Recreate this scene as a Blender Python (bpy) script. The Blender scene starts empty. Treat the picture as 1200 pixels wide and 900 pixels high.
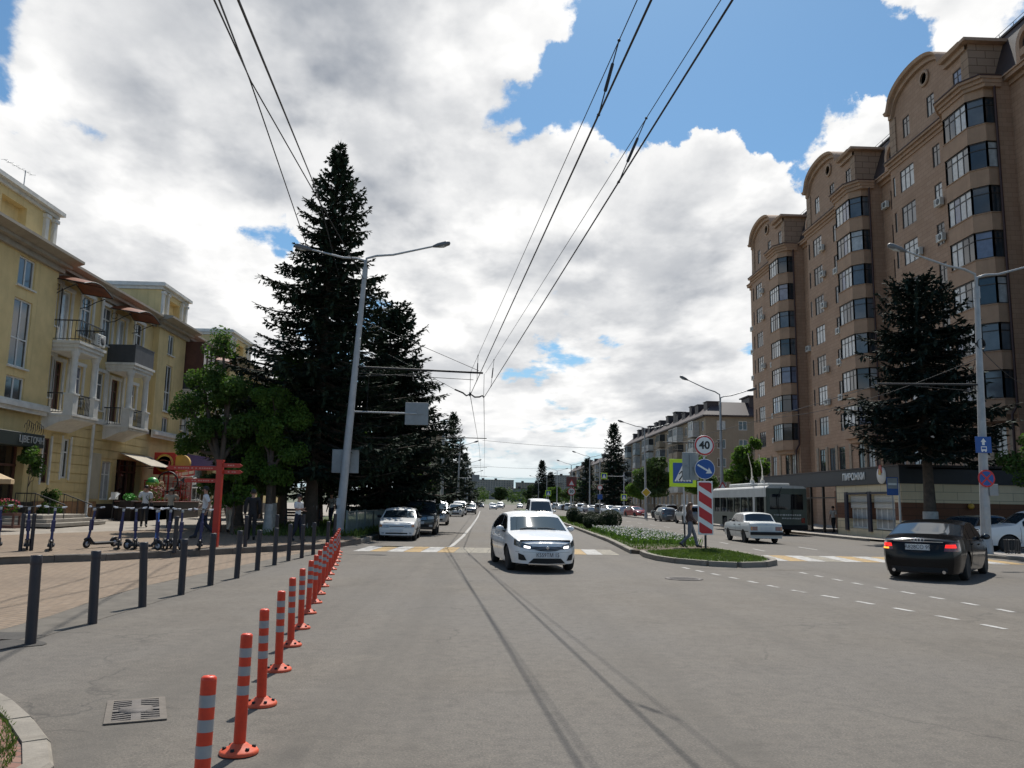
import bpy, bmesh, math, random
from mathutils import Vector, Matrix
RND = random.Random(11)
scene = bpy.context.scene
COL = scene.collection
# ---------------------------------------------------------------- camera
cam_d = bpy.data.cameras.new("camera"); cam = bpy.data.objects.new("camera", cam_d); COL.objects.link(cam)
cam_d.sensor_width = 36.0; cam_d.lens = 28.5; cam_d.clip_start = 0.05; cam_d.clip_end = 6000
cR = Vector((0.999224, -0.035396, 0.01727)); cU = Vector((-0.022188, -0.143664, 0.989378)); cF = Vector((0.032539, 0.988993, 0.144338))
mw = Matrix(((cR.x, cU.x, -cF.x, 0.0), (cR.y, cU.y, -cF.y, 0.0), (cR.z, cU.z, -cF.z, 1.7), (0, 0, 0, 1)))
cam.matrix_world = mw
scene.camera = cam
# ---------------------------------------------------------------- exposure, sun, sky
scene.view_settings.view_transform = 'Standard'; scene.view_settings.look = 'None'
scene.view_settings.exposure = 0.05; scene.view_settings.gamma = 1.0; scene.view_settings.use_curve_mapping = False
SUN_EL, SUN_AZ = math.radians(57), math.radians(9)     # azimuth clockwise from +Y
sun_d = bpy.data.lights.new("sun", 'SUN'); sun_d.energy = 5.0; sun_d.angle = math.radians(0.53); sun_d.color = (1.0, 0.955, 0.88)
sun = bpy.data.objects.new("sun", sun_d); COL.objects.link(sun)
sdir = Vector((math.cos(SUN_EL)*math.sin(SUN_AZ), math.cos(SUN_EL)*math.cos(SUN_AZ), math.sin(SUN_EL)))
sun.rotation_euler = sdir.to_track_quat('Z', 'Y').to_euler(); sun.location = sdir*300

class NT:
    """tiny helper to write node trees"""
    def __init__(s, tree): s.t = tree; s.n = tree.nodes; s.l = tree.links
    def new(s, typ, **kw):
        n = s.n.new(typ)
        for k, v in kw.items(): setattr(n, k, v)
        return n
    def put(s, sock, v):
        if isinstance(v, bpy.types.NodeSocket): s.l.new(v, sock)
        elif isinstance(v, (tuple, list)) and len(v) == 3 and len(getattr(sock, 'default_value', ())) == 4: sock.default_value = (*v, 1)
        else: sock.default_value = v
    def math(s, op, a, b=0.0, c=None, clamp=False):
        n = s.new('ShaderNodeMath', operation=op); n.use_clamp = clamp
        s.put(n.inputs[0], a); s.put(n.inputs[1], b)
        if c is not None: s.put(n.inputs[2], c)
        return n.outputs[0]
    def vmath(s, op, a, b=None, scale=None):
        n = s.new('ShaderNodeVectorMath', operation=op); s.put(n.inputs[0], a)
        if b is not None: s.put(n.inputs[1], b)
        if scale is not None: s.put(n.inputs['Scale'], scale)
        return n.outputs['Value'] if op in ('DOT_PRODUCT', 'LENGTH') else n.outputs[0]
    def noise(s, vec, scale, detail=4, rough=.55, dist=0.0):
        n = s.new('ShaderNodeTexNoise'); s.put(n.inputs['Vector'], vec); n.inputs['Scale'].default_value = scale
        n.inputs['Detail'].default_value = detail; n.inputs['Roughness'].default_value = rough; n.inputs['Distortion'].default_value = dist
        return n.outputs[0]
    def ramp(s, v, a, b, lo=0.0, hi=1.0, smooth=True):
        n = s.new('ShaderNodeMapRange', interpolation_type='SMOOTHSTEP' if smooth else 'LINEAR')
        s.put(n.inputs[0], v); n.inputs[1].default_value = a; n.inputs[2].default_value = b; n.inputs[3].default_value = lo; n.inputs[4].default_value = hi
        return n.outputs[0]
    def mix(s, f, a, b, blend='MIX'):
        n = s.new('ShaderNodeMix', data_type='RGBA', blend_type=blend)
        s.put(n.inputs[0], f); s.put(n.inputs[6], a); s.put(n.inputs[7], b)
        return n.outputs[2]

world = bpy.data.worlds.new("World"); scene.world = world; world.use_nodes = True
SKY_SHIFT = (1.2, 4.4, 8.8)
def build_sky():
    w = NT(world.node_tree); w.n.clear()
    d = w.new('ShaderNodeTexCoord').outputs['Generated']
    sky = w.new('ShaderNodeTexSky', sky_type='NISHITA'); sky.sun_disc = False; sky.sun_elevation = SUN_EL; sky.sun_rotation = SUN_AZ
    sky.air_density = 1.0; sky.dust_density = 0.6; sky.ozone_density = 1.6
    sep = w.new('ShaderNodeSeparateXYZ'); w.put(sep.inputs[0], d); dz = sep.outputs[2]
    dzc = w.math('MAXIMUM', dz, 0.0)
    inv = w.math('DIVIDE', 1.0, w.math('ADD', dzc, 0.22))
    q = w.vmath('SCALE', d, scale=inv)
    stretch = w.vmath('MULTIPLY', q, (1.0, 0.75, 1.5))
    def density(shift):
        v = w.vmath('ADD', stretch, shift)
        big = w.noise(v, .95, 2, .5)
        fine = w.noise(v, 2.5, 15, .57, .15)
        bump = w.noise(v, 7.0, 8, .55)
        d_ = w.math('ADD', w.math('MULTIPLY', w.math('SUBTRACT', big, .5), .7), w.math('MULTIPLY', w.math('SUBTRACT', fine, .5), 1.55))
        return w.math('ADD', w.math('ADD', d_, .5), w.math('MULTIPLY', w.math('SUBTRACT', bump, .5), .22)), big, fine
    S0 = SKY_SHIFT
    dens, big, fine = density(S0)
    dens_up, _, _ = density((S0[0], S0[1] + .02, S0[2] + .12))
    d_soft = w.noise(w.vmath('ADD', stretch, S0), 3.2, 5, .5); d_soft2 = w.noise(w.vmath('ADD', stretch, (S0[0]-.03, S0[1]+.03, S0[2]+.22)), 3.2, 5, .5)
    nw = w.new('ShaderNodeTexNoise'); w.put(nw.inputs['Vector'], d); nw.inputs['Scale'].default_value = 9; nw.inputs['Detail'].default_value = 7; nw.inputs['Roughness'].default_value = .6
    dwp = w.vmath('NORMALIZE', w.vmath('ADD', d, w.vmath('SCALE', w.vmath('SUBTRACT', nw.outputs[1], (.5,.5,.5)), scale=.17)))
    def blob(dirv, deg, amp):
        dot = w.vmath('DOT_PRODUCT', dwp, dirv); c = math.cos(math.radians(deg))
        return w.math('MULTIPLY', w.ramp(dot, c, 1.0), amp)
    cov = None
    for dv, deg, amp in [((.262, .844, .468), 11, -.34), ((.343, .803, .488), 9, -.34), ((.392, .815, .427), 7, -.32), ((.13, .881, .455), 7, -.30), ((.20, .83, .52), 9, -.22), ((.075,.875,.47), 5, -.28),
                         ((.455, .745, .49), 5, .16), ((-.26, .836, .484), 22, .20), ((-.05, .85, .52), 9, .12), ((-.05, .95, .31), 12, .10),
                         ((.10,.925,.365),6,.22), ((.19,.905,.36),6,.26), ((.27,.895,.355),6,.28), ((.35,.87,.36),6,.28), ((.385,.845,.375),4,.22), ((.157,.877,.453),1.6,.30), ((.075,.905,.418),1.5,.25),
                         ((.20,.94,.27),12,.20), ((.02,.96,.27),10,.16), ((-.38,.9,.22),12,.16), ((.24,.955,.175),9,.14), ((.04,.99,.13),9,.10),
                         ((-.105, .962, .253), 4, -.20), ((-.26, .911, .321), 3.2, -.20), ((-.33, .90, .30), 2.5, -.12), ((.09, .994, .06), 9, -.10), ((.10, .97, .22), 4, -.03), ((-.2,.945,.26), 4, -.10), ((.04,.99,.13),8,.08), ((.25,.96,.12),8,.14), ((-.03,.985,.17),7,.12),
                         ((0, -1, .25), 80, -.22), ((0, .08, .995), 48, -.9)]:  # out-of-view sky: cloud cover behind and overhead shaped for fill light and reflections
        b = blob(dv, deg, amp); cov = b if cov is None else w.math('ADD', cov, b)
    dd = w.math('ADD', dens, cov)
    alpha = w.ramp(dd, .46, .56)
    # sides of the cloud turned to the sun are white, thick undersides are grey
    lit = w.math('ADD', w.ramp(w.math('SUBTRACT', dens, dens_up), -.22, .20, -.14, .11), w.ramp(w.math('SUBTRACT', d_soft, d_soft2), -.12, .12, -.15, .11))
    thick = w.ramp(dd, .62, 1.05, .0, -.09)
    greyzone = None
    for dv, deg, amp in [((-.22, .83, .51), 17, .26), ((-.36, .88, .32), 9, .12), ((-.13, .93, .33), 8, .15), ((.09, .96, .26), 7, .16), ((.30, .94, .17), 8, .14)]:
        b = blob(dv, deg, amp); greyzone = b if greyzone is None else w.math('ADD', greyzone, b)
    gz = w.math('MULTIPLY', greyzone, w.ramp(fine, .36, .60, .35, 1.0))
    val = w.math('SUBTRACT', w.math('ADD', w.math('ADD', .98, lit), thick), gz)
    ccol = w.mix(w.ramp(val, .45, 1.0, 0, 1, False), (.33, .36, .41), (1.0, .995, .985))
    bg1 = w.new('ShaderNodeBackground'); w.put(bg1.inputs[0], w.mix(1.0, sky.outputs[0], (.70, 1.0, 1.12), 'MULTIPLY')); bg1.inputs[1].default_value = 0.095
    # low thin haze layer near the horizon
    hz = w.ramp(dz, .0, .22, .72, 0.0)
    bgh = w.new('ShaderNodeBackground'); w.put(bgh.inputs[0], (.58, .71, .84)); bgh.inputs[1].default_value = .95
    bg2 = w.new('ShaderNodeBackground'); w.put(bg2.inputs[0], ccol); bg2.inputs[1].default_value = 1.0
    m0 = w.new('ShaderNodeMixShader'); w.put(m0.inputs[0], hz); w.l.new(bg1.outputs[0], m0.inputs[1]); w.l.new(bgh.outputs[0], m0.inputs[2])
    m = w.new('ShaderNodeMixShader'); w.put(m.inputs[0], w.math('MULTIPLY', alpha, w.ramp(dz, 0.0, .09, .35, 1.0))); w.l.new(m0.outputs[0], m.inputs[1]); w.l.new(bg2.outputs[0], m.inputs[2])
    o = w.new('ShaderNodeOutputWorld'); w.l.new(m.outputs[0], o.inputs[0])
build_sky()

# ---------------------------------------------------------------- mesh helpers
class MB:
    def __init__(s): s.v = []; s.f = []; s.mi = []; s.sm = []; s.M = None
    def add(s, vs, fs, mi=0, smooth=False):
        o = len(s.v)
        for p in vs:
            p = Vector(p); s.v.append(tuple(s.M @ p if s.M is not None else p))
        for f in fs: s.f.append([i+o for i in f]); s.mi.append(mi); s.sm.append(smooth)
        return s
    def bb(s, x0, x1, y0, y1, z0, z1, mi=0):
        return s.add([(x0,y0,z0),(x1,y0,z0),(x1,y1,z0),(x0,y1,z0),(x0,y0,z1),(x1,y0,z1),(x1,y1,z1),(x0,y1,z1)],
                     [(0,3,2,1),(4,5,6,7),(0,1,5,4),(1,2,6,5),(2,3,7,6),(3,0,4,7)], mi)
    def bev(s, x0, x1, y0, y1, z0, z1, b=.02, mi=0):
        """box with chamfered edges"""
        vs = []; X, Y, Z = (x0, x1), (y0, y1), (z0, z1); idx = {}
        for i in (0,1):
            for j in (0,1):
                for k in (0,1):
                    sx, sy, sz = (1-2*i), (1-2*j), (1-2*k)
                    for a in range(3):
                        p = [X[i]+sx*b, Y[j]+sy*b, Z[k]+sz*b]; p[a] = (X[i], Y[j], Z[k])[a]
                        idx[(i,j,k,a)] = len(vs); vs.append(p)
        fs = []
        g = lambda i,j,k,a: idx[(i,j,k,a)]
        for i in (0,1): fs.append([g(i,0,0,0), g(i,1,0,0), g(i,1,1,0), g(i,0,1,0)][::(-1 if i == 0 else 1)])
        for j in (0,1): fs.append([g(0,j,0,1), g(1,j,0,1), g(1,j,1,1), g(0,j,1,1)][::(1 if j == 0 else -1)])
        for k in (0,1): fs.append([g(0,0,k,2), g(1,0,k,2), g(1,1,k,2), g(0,1,k,2)][::(-1 if k == 0 else 1)])
        for i in (0,1):
            for j in (0,1): fs.append([g(i,j,0,0), g(i,j,0,1), g(i,j,1,1), g(i,j,1,0)])
            for k in (0,1): fs.append([g(i,0,k,0), g(i,0,k,2), g(i,1,k,2), g(i,1,k,0)])
        for j in (0,1):
            for k in (0,1): fs.append([g(0,j,k,1), g(0,j,k,2), g(1,j,k,2), g(1,j,k,1)])
        for i in (0,1):
            for j in (0,1):
                for k in (0,1): fs.append([g(i,j,k,0), g(i,j,k,1), g(i,j,k,2)])
        return s.add(vs, fs, mi)
    def tube(s, pts, r, n=8, mi=0, cap=True, smooth=True):
        pts = [Vector(p) for p in pts]; k = len(pts); rs = r if isinstance(r, (list, tuple)) else [r]*k
        vs = []; fs = []; up = Vector((0,0,1))
        t0 = (pts[1]-pts[0]).normalized(); a = t0.cross(up)
        if a.length < 1e-3: a = t0.cross(Vector((1,0,0)))
        a.normalize()
        for i, p in enumerate(pts):
            t = ((pts[min(i+1,k-1)]-pts[i]).normalized() + (pts[i]-pts[max(i-1,0)]).normalized())
            t = t.normalized() if t.length > 1e-6 else t0
            a = (a - t*a.dot(t)); a = a.normalized() if a.length > 1e-6 else t.orthogonal().normalized()
            b = t.cross(a)
            for j in range(n):
                th = 2*math.pi*j/n; vs.append(p + (a*math.cos(th)+b*math.sin(th))*rs[i])
        for i in range(k-1):
            for j in range(n): fs.append((i*n+j, i*n+(j+1)%n, (i+1)*n+(j+1)%n, (i+1)*n+j))
        s.add(vs, fs, mi, smooth)
        if cap: s.add(vs[:n], [tuple(range(n))[::-1]], mi); s.add(vs[(k-1)*n:], [tuple(range(n))], mi)
        return s
    def bar(s, p, q, w, h=None, mi=0):
        """rectangular bar from p to q"""
        p, q = Vector(p), Vector(q); h = h or w; t = (q-p).normalized(); a = t.cross(Vector((0,0,1)))
        if a.length < 1e-3: a = Vector((1,0,0))
        a.normalize(); b = a.cross(t).normalized()
        vs = [c + a*(sx*w/2) + b*(sz*h/2) for c in (p, q) for sx, sz in ((-1,-1),(1,-1),(1,1),(-1,1))]
        return s.add(vs, [(0,1,2,3),(7,6,5,4),(0,4,5,1),(1,5,6,2),(2,6,7,3),(3,7,4,0)], mi)
    def prism(s, poly, plane, a, b, mi=0, smooth=False):
        """poly 2D list extruded along the third axis; plane 'xy','xz','yz'"""
        def P(u, v, t): return {'xy': (u,v,t), 'xz': (u,t,v), 'yz': (t,u,v)}[plane]
        n = len(poly); vs = [P(u,v,a) for u,v in poly]+[P(u,v,b) for u,v in poly]
        fs = [tuple(range(n))[::-1], tuple(range(n,2*n))]+[(i,(i+1)%n,n+(i+1)%n,n+i) for i in range(n)]
        return s.add(vs, fs, mi, smooth)
    def lathe(s, prof, c=(0,0,0), n=16, mi=0, axis='z', smooth=True, cap=True):
        vs = []; fs = []; k = len(prof)
        for r, h in prof:
            for j in range(n):
                th = 2*math.pi*j/n; x, y = r*math.cos(th), r*math.sin(th)
                p = {'z': (x,y,h), 'x': (h,x,y), 'y': (x,h,y)}[axis]
                vs.append((p[0]+c[0], p[1]+c[1], p[2]+c[2]))
        for i in range(k-1):
            for j in range(n): fs.append((i*n+j, i*n+(j+1)%n, (i+1)*n+(j+1)%n, (i+1)*n+j))
        s.add(vs, fs, mi, smooth)
        if cap and prof[0][0] > 1e-5: s.add(vs[:n], [tuple(range(n))[::-1]], mi)
        if cap and prof[-1][0] > 1e-5: s.add(vs[(k-1)*n:], [tuple(range(n))], mi)
        return s
    def ball(s, c, r, n=10, m=7, mi=0):
        sc = r if isinstance(r, (tuple, list)) else (r, r, r); vs = []; fs = []
        for i in range(m+1):
            ph = math.pi*i/m
            for j in range(n):
                th = 2*math.pi*j/n
                vs.append((c[0]+sc[0]*math.sin(ph)*math.cos(th), c[1]+sc[1]*math.sin(ph)*math.sin(th), c[2]-sc[2]*math.cos(ph)))
        for i in range(m):
            for j in range(n): fs.append((i*n+j, i*n+(j+1)%n, (i+1)*n+(j+1)%n, (i+1)*n+j))
        return s.add(vs, fs, mi, True)
    def grid(s, P, nu, nv, mi=0, smooth=True):
        vs = [P(i/nu, j/nv) for j in range(nv+1) for i in range(nu+1)]
        fs = [(j*(nu+1)+i, j*(nu+1)+i+1, (j+1)*(nu+1)+i+1, (j+1)*(nu+1)+i) for j in range(nv) for i in range(nu)]
        return s.add(vs, fs, mi, smooth)
    def mesh(s, name):
        me = bpy.data.meshes.new(name); me.from_pydata(s.v, [], s.f)
        me.polygons.foreach_set('material_index', s.mi); me.polygons.foreach_set('use_smooth', s.sm); me.update()
        return me
    def build(s, name, mats, parent=None, loc=(0,0,0), rz=0.0, weld=False, auto=None):
        me = s.mesh(name)
        if weld:
            bm = bmesh.new(); bm.from_mesh(me); bmesh.ops.remove_doubles(bm, verts=bm.verts, dist=1e-4)
            bmesh.ops.recalc_face_normals(bm, faces=bm.faces); bm.to_mesh(me); bm.free()
        for m in (mats if isinstance(mats, (list, tuple)) else [mats]): me.materials.append(m)
        if auto is not None:
            try: me.set_sharp_from_angle(angle=auto)
            except Exception: pass
        o = bpy.data.objects.new(name, me); COL.objects.link(o); o.location = loc; o.rotation_euler = (0,0,rz)
        if parent: o.parent = parent
        return o

def tag(o, label=None, cat=None, group=None, kind=None):
    if label: o['label'] = label
    if cat: o['category'] = cat
    if group: o['group'] = group
    if kind: o['kind'] = kind
    return o
def thing(name, label, cat, loc=(0,0,0), rz=0.0, group=None):
    o = bpy.data.objects.new(name, None); COL.objects.link(o); o.empty_display_size = .2
    o.location = loc; o.rotation_euler = (0,0,rz)
    return tag(o, label, cat, group)
def dup(o, parent=None):
    c = o.copy(); COL.objects.link(c)
    if parent: c.parent = parent
    for ch in list(o.children): dup(ch, c)
    return c
def place(o, loc, rz=None, label=None, scale=None):
    o.location = loc
    if rz is not None: o.rotation_euler = (0,0,rz)
    if label: o['label'] = label
    if scale is not None: o.scale = (scale,)*3 if not isinstance(scale, tuple) else scale
    return o
def repaint(o, old, new):
    for s in o.material_slots:
        if s.material == old: s.link = 'OBJECT'; s.material = new
    for ch in o.children: repaint(ch, old, new)
def struct(o): o['kind'] = 'structure'; return o

# ---------------------------------------------------------------- materials
def pm(name, base, rough=.6, var=.12, scale=2.0, detail=5, bump=0.0, bscale=30.0, metal=0.0, coat=0.0, spec=.5, dirt=0.0, streak=0.0):
    m = bpy.data.materials.new(name); m.use_nodes = True; t = NT(m.node_tree); t.n.clear()
    co = t.new('ShaderNodeTexCoord').outputs['Object']
    b = t.new('ShaderNodeBsdfPrincipled'); o = t.new('ShaderNodeOutputMaterial'); t.l.new(b.outputs[0], o.inputs[0])
    n = t.noise(co, scale, detail, .6)
    f = t.ramp(n, .3, .7, 1-var, 1+var, False)
    col = t.mix(1.0, base, (1,1,1), 'MULTIPLY')
    hv = t.new('ShaderNodeHueSaturation'); t.put(hv.inputs['Color'], base); t.put(hv.inputs['Value'], f); col = hv.outputs[0]
    if dirt:
        n2 = t.noise(co, scale*.35, 6, .7, .6); col = t.mix(t.ramp(n2, .5, .72, 0, dirt), col, (base[0]*.45, base[1]*.42, base[2]*.38))
    if streak:
        v = t.vmath('MULTIPLY', co, (2.2, 2.2, .12)); n3 = t.noise(v, 2.0, 6, .65); col = t.mix(t.ramp(n3, .5, .75, 0, streak), col, (base[0]*.5, base[1]*.47, base[2]*.43))
    t.put(b.inputs['Base Color'], col); b.inputs['Roughness'].default_value = rough; b.inputs['Metallic'].default_value = metal
    b.inputs['Coat Weight'].default_value = coat; b.inputs['Coat Roughness'].default_value = .04; b.inputs['Specular IOR Level'].default_value = spec
    if bump:
        bn = t.new('ShaderNodeBump'); bn.inputs['Strength'].default_value = bump; bn.inputs['Distance'].default_value = .02
        t.put(bn.inputs['Height'], t.noise(co, bscale, 6, .6)); t.l.new(bn.outputs[0], b.inputs['Normal'])
    return m

def asphalt_mat():
    m = bpy.data.materials.new("asphalt"); m.use_nodes = True; t = NT(m.node_tree); t.n.clear()
    co = t.new('ShaderNodeTexCoord').outputs['Object']
    b = t.new('ShaderNodeBsdfPrincipled'); o = t.new('ShaderNodeOutputMaterial'); t.l.new(b.outputs[0], o.inputs[0])
    fine = t.noise(co, 55, 6, .75); mid = t.noise(co, 1.1, 6, .65, .4); big = t.noise(co, .13, 4, .55)
    col = t.mix(t.ramp(mid, .3, .72), (.100,.086,.070), (.134,.118,.098))
    col = t.mix(t.ramp(big, .35, .68), col, (.118,.108,.097))
    col = t.mix(t.math('MULTIPLY', t.ramp(fine, .50, .66), .75), col, (.23,.20,.165))
    col = t.mix(t.math('MULTIPLY', t.ramp(fine, .47, .34), .75), col, (.042,.039,.036))
    grit = t.noise(co, 7.5, 5, .7); col = t.mix(t.ramp(grit, .48, .70, 0, .40), col, (.172,.150,.124)); col = t.mix(t.ramp(grit, .50, .32, 0, .40), col, (.068,.060,.052))
    # wheel tracks / worn bands along the road
    band = t.noise(t.vmath('MULTIPLY', co, (1.0, .03, 1)), .9, 4, .6)
    col = t.mix(t.ramp(band, .45, .70, 0, .55), col, (.088,.079,.068))
    st = t.noise(co, .55, 7, .7, 1.2); col = t.mix(t.ramp(st, .56, .74, 0, .6), col, (.072,.064,.055))
    st2 = t.noise(t.vmath('ADD', co, (31, 7, 0)), .8, 7, .7, .8); col = t.mix(t.ramp(st2, .62, .74, 0, .4), col, (.175,.150,.118))
    # cracks
    wv = t.vmath('ADD', co, t.vmath('SCALE', t.new('ShaderNodeTexNoise').outputs[1], scale=.0))
    vo = t.new('ShaderNodeTexVoronoi', feature='DISTANCE_TO_EDGE'); nd = t.new('ShaderNodeTexNoise'); t.put(nd.inputs['Vector'], co); nd.inputs['Scale'].default_value = 1.6; nd.inputs['Detail'].default_value = 6
    t.put(vo.inputs['Vector'], t.vmath('ADD', co, t.vmath('SCALE', nd.outputs[1], scale=.9))); vo.inputs['Scale'].default_value = .22
    crack = t.ramp(vo.outputs[0], .0, .006, 1, 0); cm = t.ramp(t.noise(co, .35, 3, .5), .50, .60)
    col = t.mix(t.math('MULTIPLY', t.math('MULTIPLY', crack, cm), .42), col, (.030,.028,.026))
    t.put(b.inputs['Base Color'], col); b.inputs['Roughness'].default_value = .82; b.inputs['Specular IOR Level'].default_value = .35
    bn = t.new('ShaderNodeBump'); bn.inputs['Strength'].default_value = .5; bn.inputs['Distance'].default_value = .012
    t.put(bn.inputs['Height'], fine); t.l.new(bn.outputs[0], b.inputs['Normal'])
    return m

def brick_mat(name, c1, c2, mortar, bw, bh, rot=0.0, msize=.012, rough=.85, var=.5):
    m = bpy.data.materials.new(name); m.use_nodes = True; t = NT(m.node_tree); t.n.clear()
    co = t.new('ShaderNodeTexCoord').outputs['Object']
    mp = t.new('ShaderNodeMapping'); t.put(mp.inputs[0], co); mp.inputs['Rotation'].default_value = (0,0,rot)
    b = t.new('ShaderNodeBsdfPrincipled'); o = t.new('ShaderNodeOutputMaterial'); t.l.new(b.outputs[0], o.inputs[0])
    br = t.new('ShaderNodeTexBrick'); t.put(br.inputs['Vector'], mp.outputs[0]); br.inputs['Scale'].default_value = 1
    br.inputs['Brick Width'].default_value = bw; br.inputs['Row Height'].default_value = bh; br.inputs['Mortar Size'].default_value = msize; br.inputs['Bias'].default_value = 0
    t.put(br.inputs['Color1'], c1); t.put(br.inputs['Color2'], c2); t.put(br.inputs['Mortar'], mortar)
    n = t.noise(co, .5, 6, .65, .5); n2 = t.noise(co, 9, 5, .6)
    col = t.mix(t.ramp(n, .42, .7, 0, var), br.outputs[0], (c1[0]*.55, c1[1]*.56, c1[2]*.6))
    col = t.mix(t.ramp(n2, .4, .75, 0, .35), col, (c2[0]*1.25, c2[1]*1.2, c2[2]*1.15))
    t.put(b.inputs['Base Color'], col); b.inputs['Roughness'].default_value = rough
    bn = t.new('ShaderNodeBump'); bn.inputs['Strength'].default_value = .35; bn.inputs['Distance'].default_value = .01
    t.put(bn.inputs['Height'], t.math('ADD', t.math('MULTIPLY', br.outputs[1], -1.0), t.math('MULTIPLY', n2, .4))); t.l.new(bn.outputs[0], b.inputs['Normal'])
    return m

def wall_tile_mat(name, c1, c2, mortar, bw, bh, axis, msize=.01, streak=.25):
    """stone cladding on a vertical wall; axis 'y' = wall running along y, 'x' = along x"""
    m = bpy.data.materials.new(name); m.use_nodes = True; t = NT(m.node_tree); t.n.clear()
    co = t.new('ShaderNodeTexCoord').outputs['Object']; sp = t.new('ShaderNodeSeparateXYZ'); t.put(sp.inputs[0], co)
    cb = t.new('ShaderNodeCombineXYZ'); h = t.math('ADD', sp.outputs[0], sp.outputs[1]); t.put(cb.inputs[0], h); t.put(cb.inputs[1], sp.outputs[2])
    b = t.new('ShaderNodeBsdfPrincipled'); o = t.new('ShaderNodeOutputMaterial'); t.l.new(b.outputs[0], o.inputs[0])
    br = t.new('ShaderNodeTexBrick'); t.put(br.inputs['Vector'], cb.outputs[0]); br.inputs['Scale'].default_value = 1
    br.inputs['Brick Width'].default_value = bw; br.inputs['Row Height'].default_value = bh; br.inputs['Mortar Size'].default_value = msize; br.inputs['Bias'].default_value = 0
    t.put(br.inputs['Color1'], c1); t.put(br.inputs['Color2'], c2); t.put(br.inputs['Mortar'], mortar)
    n = t.noise(co, .35, 6, .65, .5); col = t.mix(t.ramp(n, .4, .72, 0, .35), br.outputs[0], (c1[0]*.7, c1[1]*.68, c1[2]*.66))
    v = t.vmath('MULTIPLY', co, (1.6, 1.6, .10)); n3 = t.noise(v, 2.0, 6, .65); col = t.mix(t.ramp(n3, .5, .75, 0, streak), col, (c1[0]*.55, c1[1]*.52, c1[2]*.5))
    t.put(b.inputs['Base Color'], col); b.inputs['Roughness'].default_value = .8
    return m

def leaf_mat(name, c, var=.5, trans=.35):
    m = bpy.data.materials.new(name); m.use_nodes = True; t = NT(m.node_tree); t.n.clear()
    co = t.new('ShaderNodeTexCoord').outputs['Object']; n = t.noise(co, 1.3, 4, .6); n2 = t.noise(co, 14, 3, .6)
    col = t.mix(t.ramp(n, .3, .7), (c[0]*(1-var), c[1]*(1-var), c[2]*(1-var)), (c[0]*(1+var), c[1]*(1+var), c[2]*(1+var*.6)))
    col = t.mix(t.ramp(n2, .45, .75, 0, .5), col, (c[0]*1.9, c[1]*1.6, c[2]*1.1) if trans else (c[0]*1.35, c[1]*1.3, c[2]*1.2))
    b = t.new('ShaderNodeBsdfPrincipled'); o = t.new('ShaderNodeOutputMaterial')
    t.put(b.inputs['Base Color'], col); b.inputs['Roughness'].default_value = .7; b.inputs['Specular IOR Level'].default_value = .3 if trans else .08
    if trans:
        tr = t.new('ShaderNodeBsdfTranslucent'); t.put(tr.inputs[0], t.mix(.5, col, (c[0]*1.6, c[1]*1.8, c[2]*.5)))
        mx = t.new('ShaderNodeMixShader'); mx.inputs[0].default_value = trans; t.l.new(b.outputs[0], mx.inputs[1]); t.l.new(tr.outputs[0], mx.inputs[2]); t.l.new(mx.outputs[0], o.inputs[0])
    else: t.l.new(b.outputs[0], o.inputs[0])
    return m

def paint_mark_mat(name, c, worn):
    """road paint worn through to the asphalt"""
    m = bpy.data.materials.new(name); m.use_nodes = True; t = NT(m.node_tree); t.n.clear()
    co = t.new('ShaderNodeTexCoord').outputs['Object']
    b = t.new('ShaderNodeBsdfPrincipled'); o = t.new('ShaderNodeOutputMaterial'); t.l.new(b.outputs[0], o.inputs[0])
    n = t.noise(co, 4.5, 8, .75, .6); n2 = t.noise(co, 50, 4, .7)
    f = t.ramp(t.math('ADD', t.math('MULTIPLY', n, .7), t.math('MULTIPLY', n2, .3)), worn-.10, worn+.10, .15, 1.0)
    t.put(b.inputs['Base Color'], t.mix(f, (.114,.100,.084), c)); b.inputs['Roughness'].default_value = .75
    return m

M = {}
M['asphalt'] = asphalt_mat()
M['mark_white'] = paint_mark_mat('road_paint_white', (.44,.43,.41), .47)
M['mark_yellow'] = paint_mark_mat('road_paint_yellow', (.42,.26,.075), .48)
M['mark_faded'] = paint_mark_mat('road_paint_faded', (.40,.36,.26), .56)
M['paver_tan'] = brick_mat('tan_pavers', (.185,.130,.084), (.225,.165,.113), (.105,.08,.058), .24, .12, .5)
M['paver_light'] = brick_mat('light_pavers', (.25,.22,.18), (.30,.265,.225), (.17,.15,.13), .4, .4, .5)
M['paver_red'] = brick_mat('red_pavers', (.23,.105,.075), (.28,.165,.12), (.09,.075,.06), .2, .1, .2, .01)
M['paver_grey'] = brick_mat('grey_pavers', (.30,.27,.24), (.35,.32,.28), (.2,.18,.16), .3, .3, 0)
M['kerb'] = pm('kerb_concrete', (.23,.205,.17), .85, .2, 3, bump=.4, bscale=25, dirt=.5)
M['kerb_dark'] = pm('dark_kerb_stone', (.12,.105,.09), .85, .2, 3, bump=.4, bscale=25, dirt=.4)
M['soil'] = pm('soil', (.10,.075,.05), .95, .3, 4, bump=.6, bscale=18)
M['turf'] = pm('turf', (.060,.085,.025), .9, .45, 3, bump=.7, bscale=40)
M['land'] = pm('far_land', (.10,.11,.07), .95, .3, .02)
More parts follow.
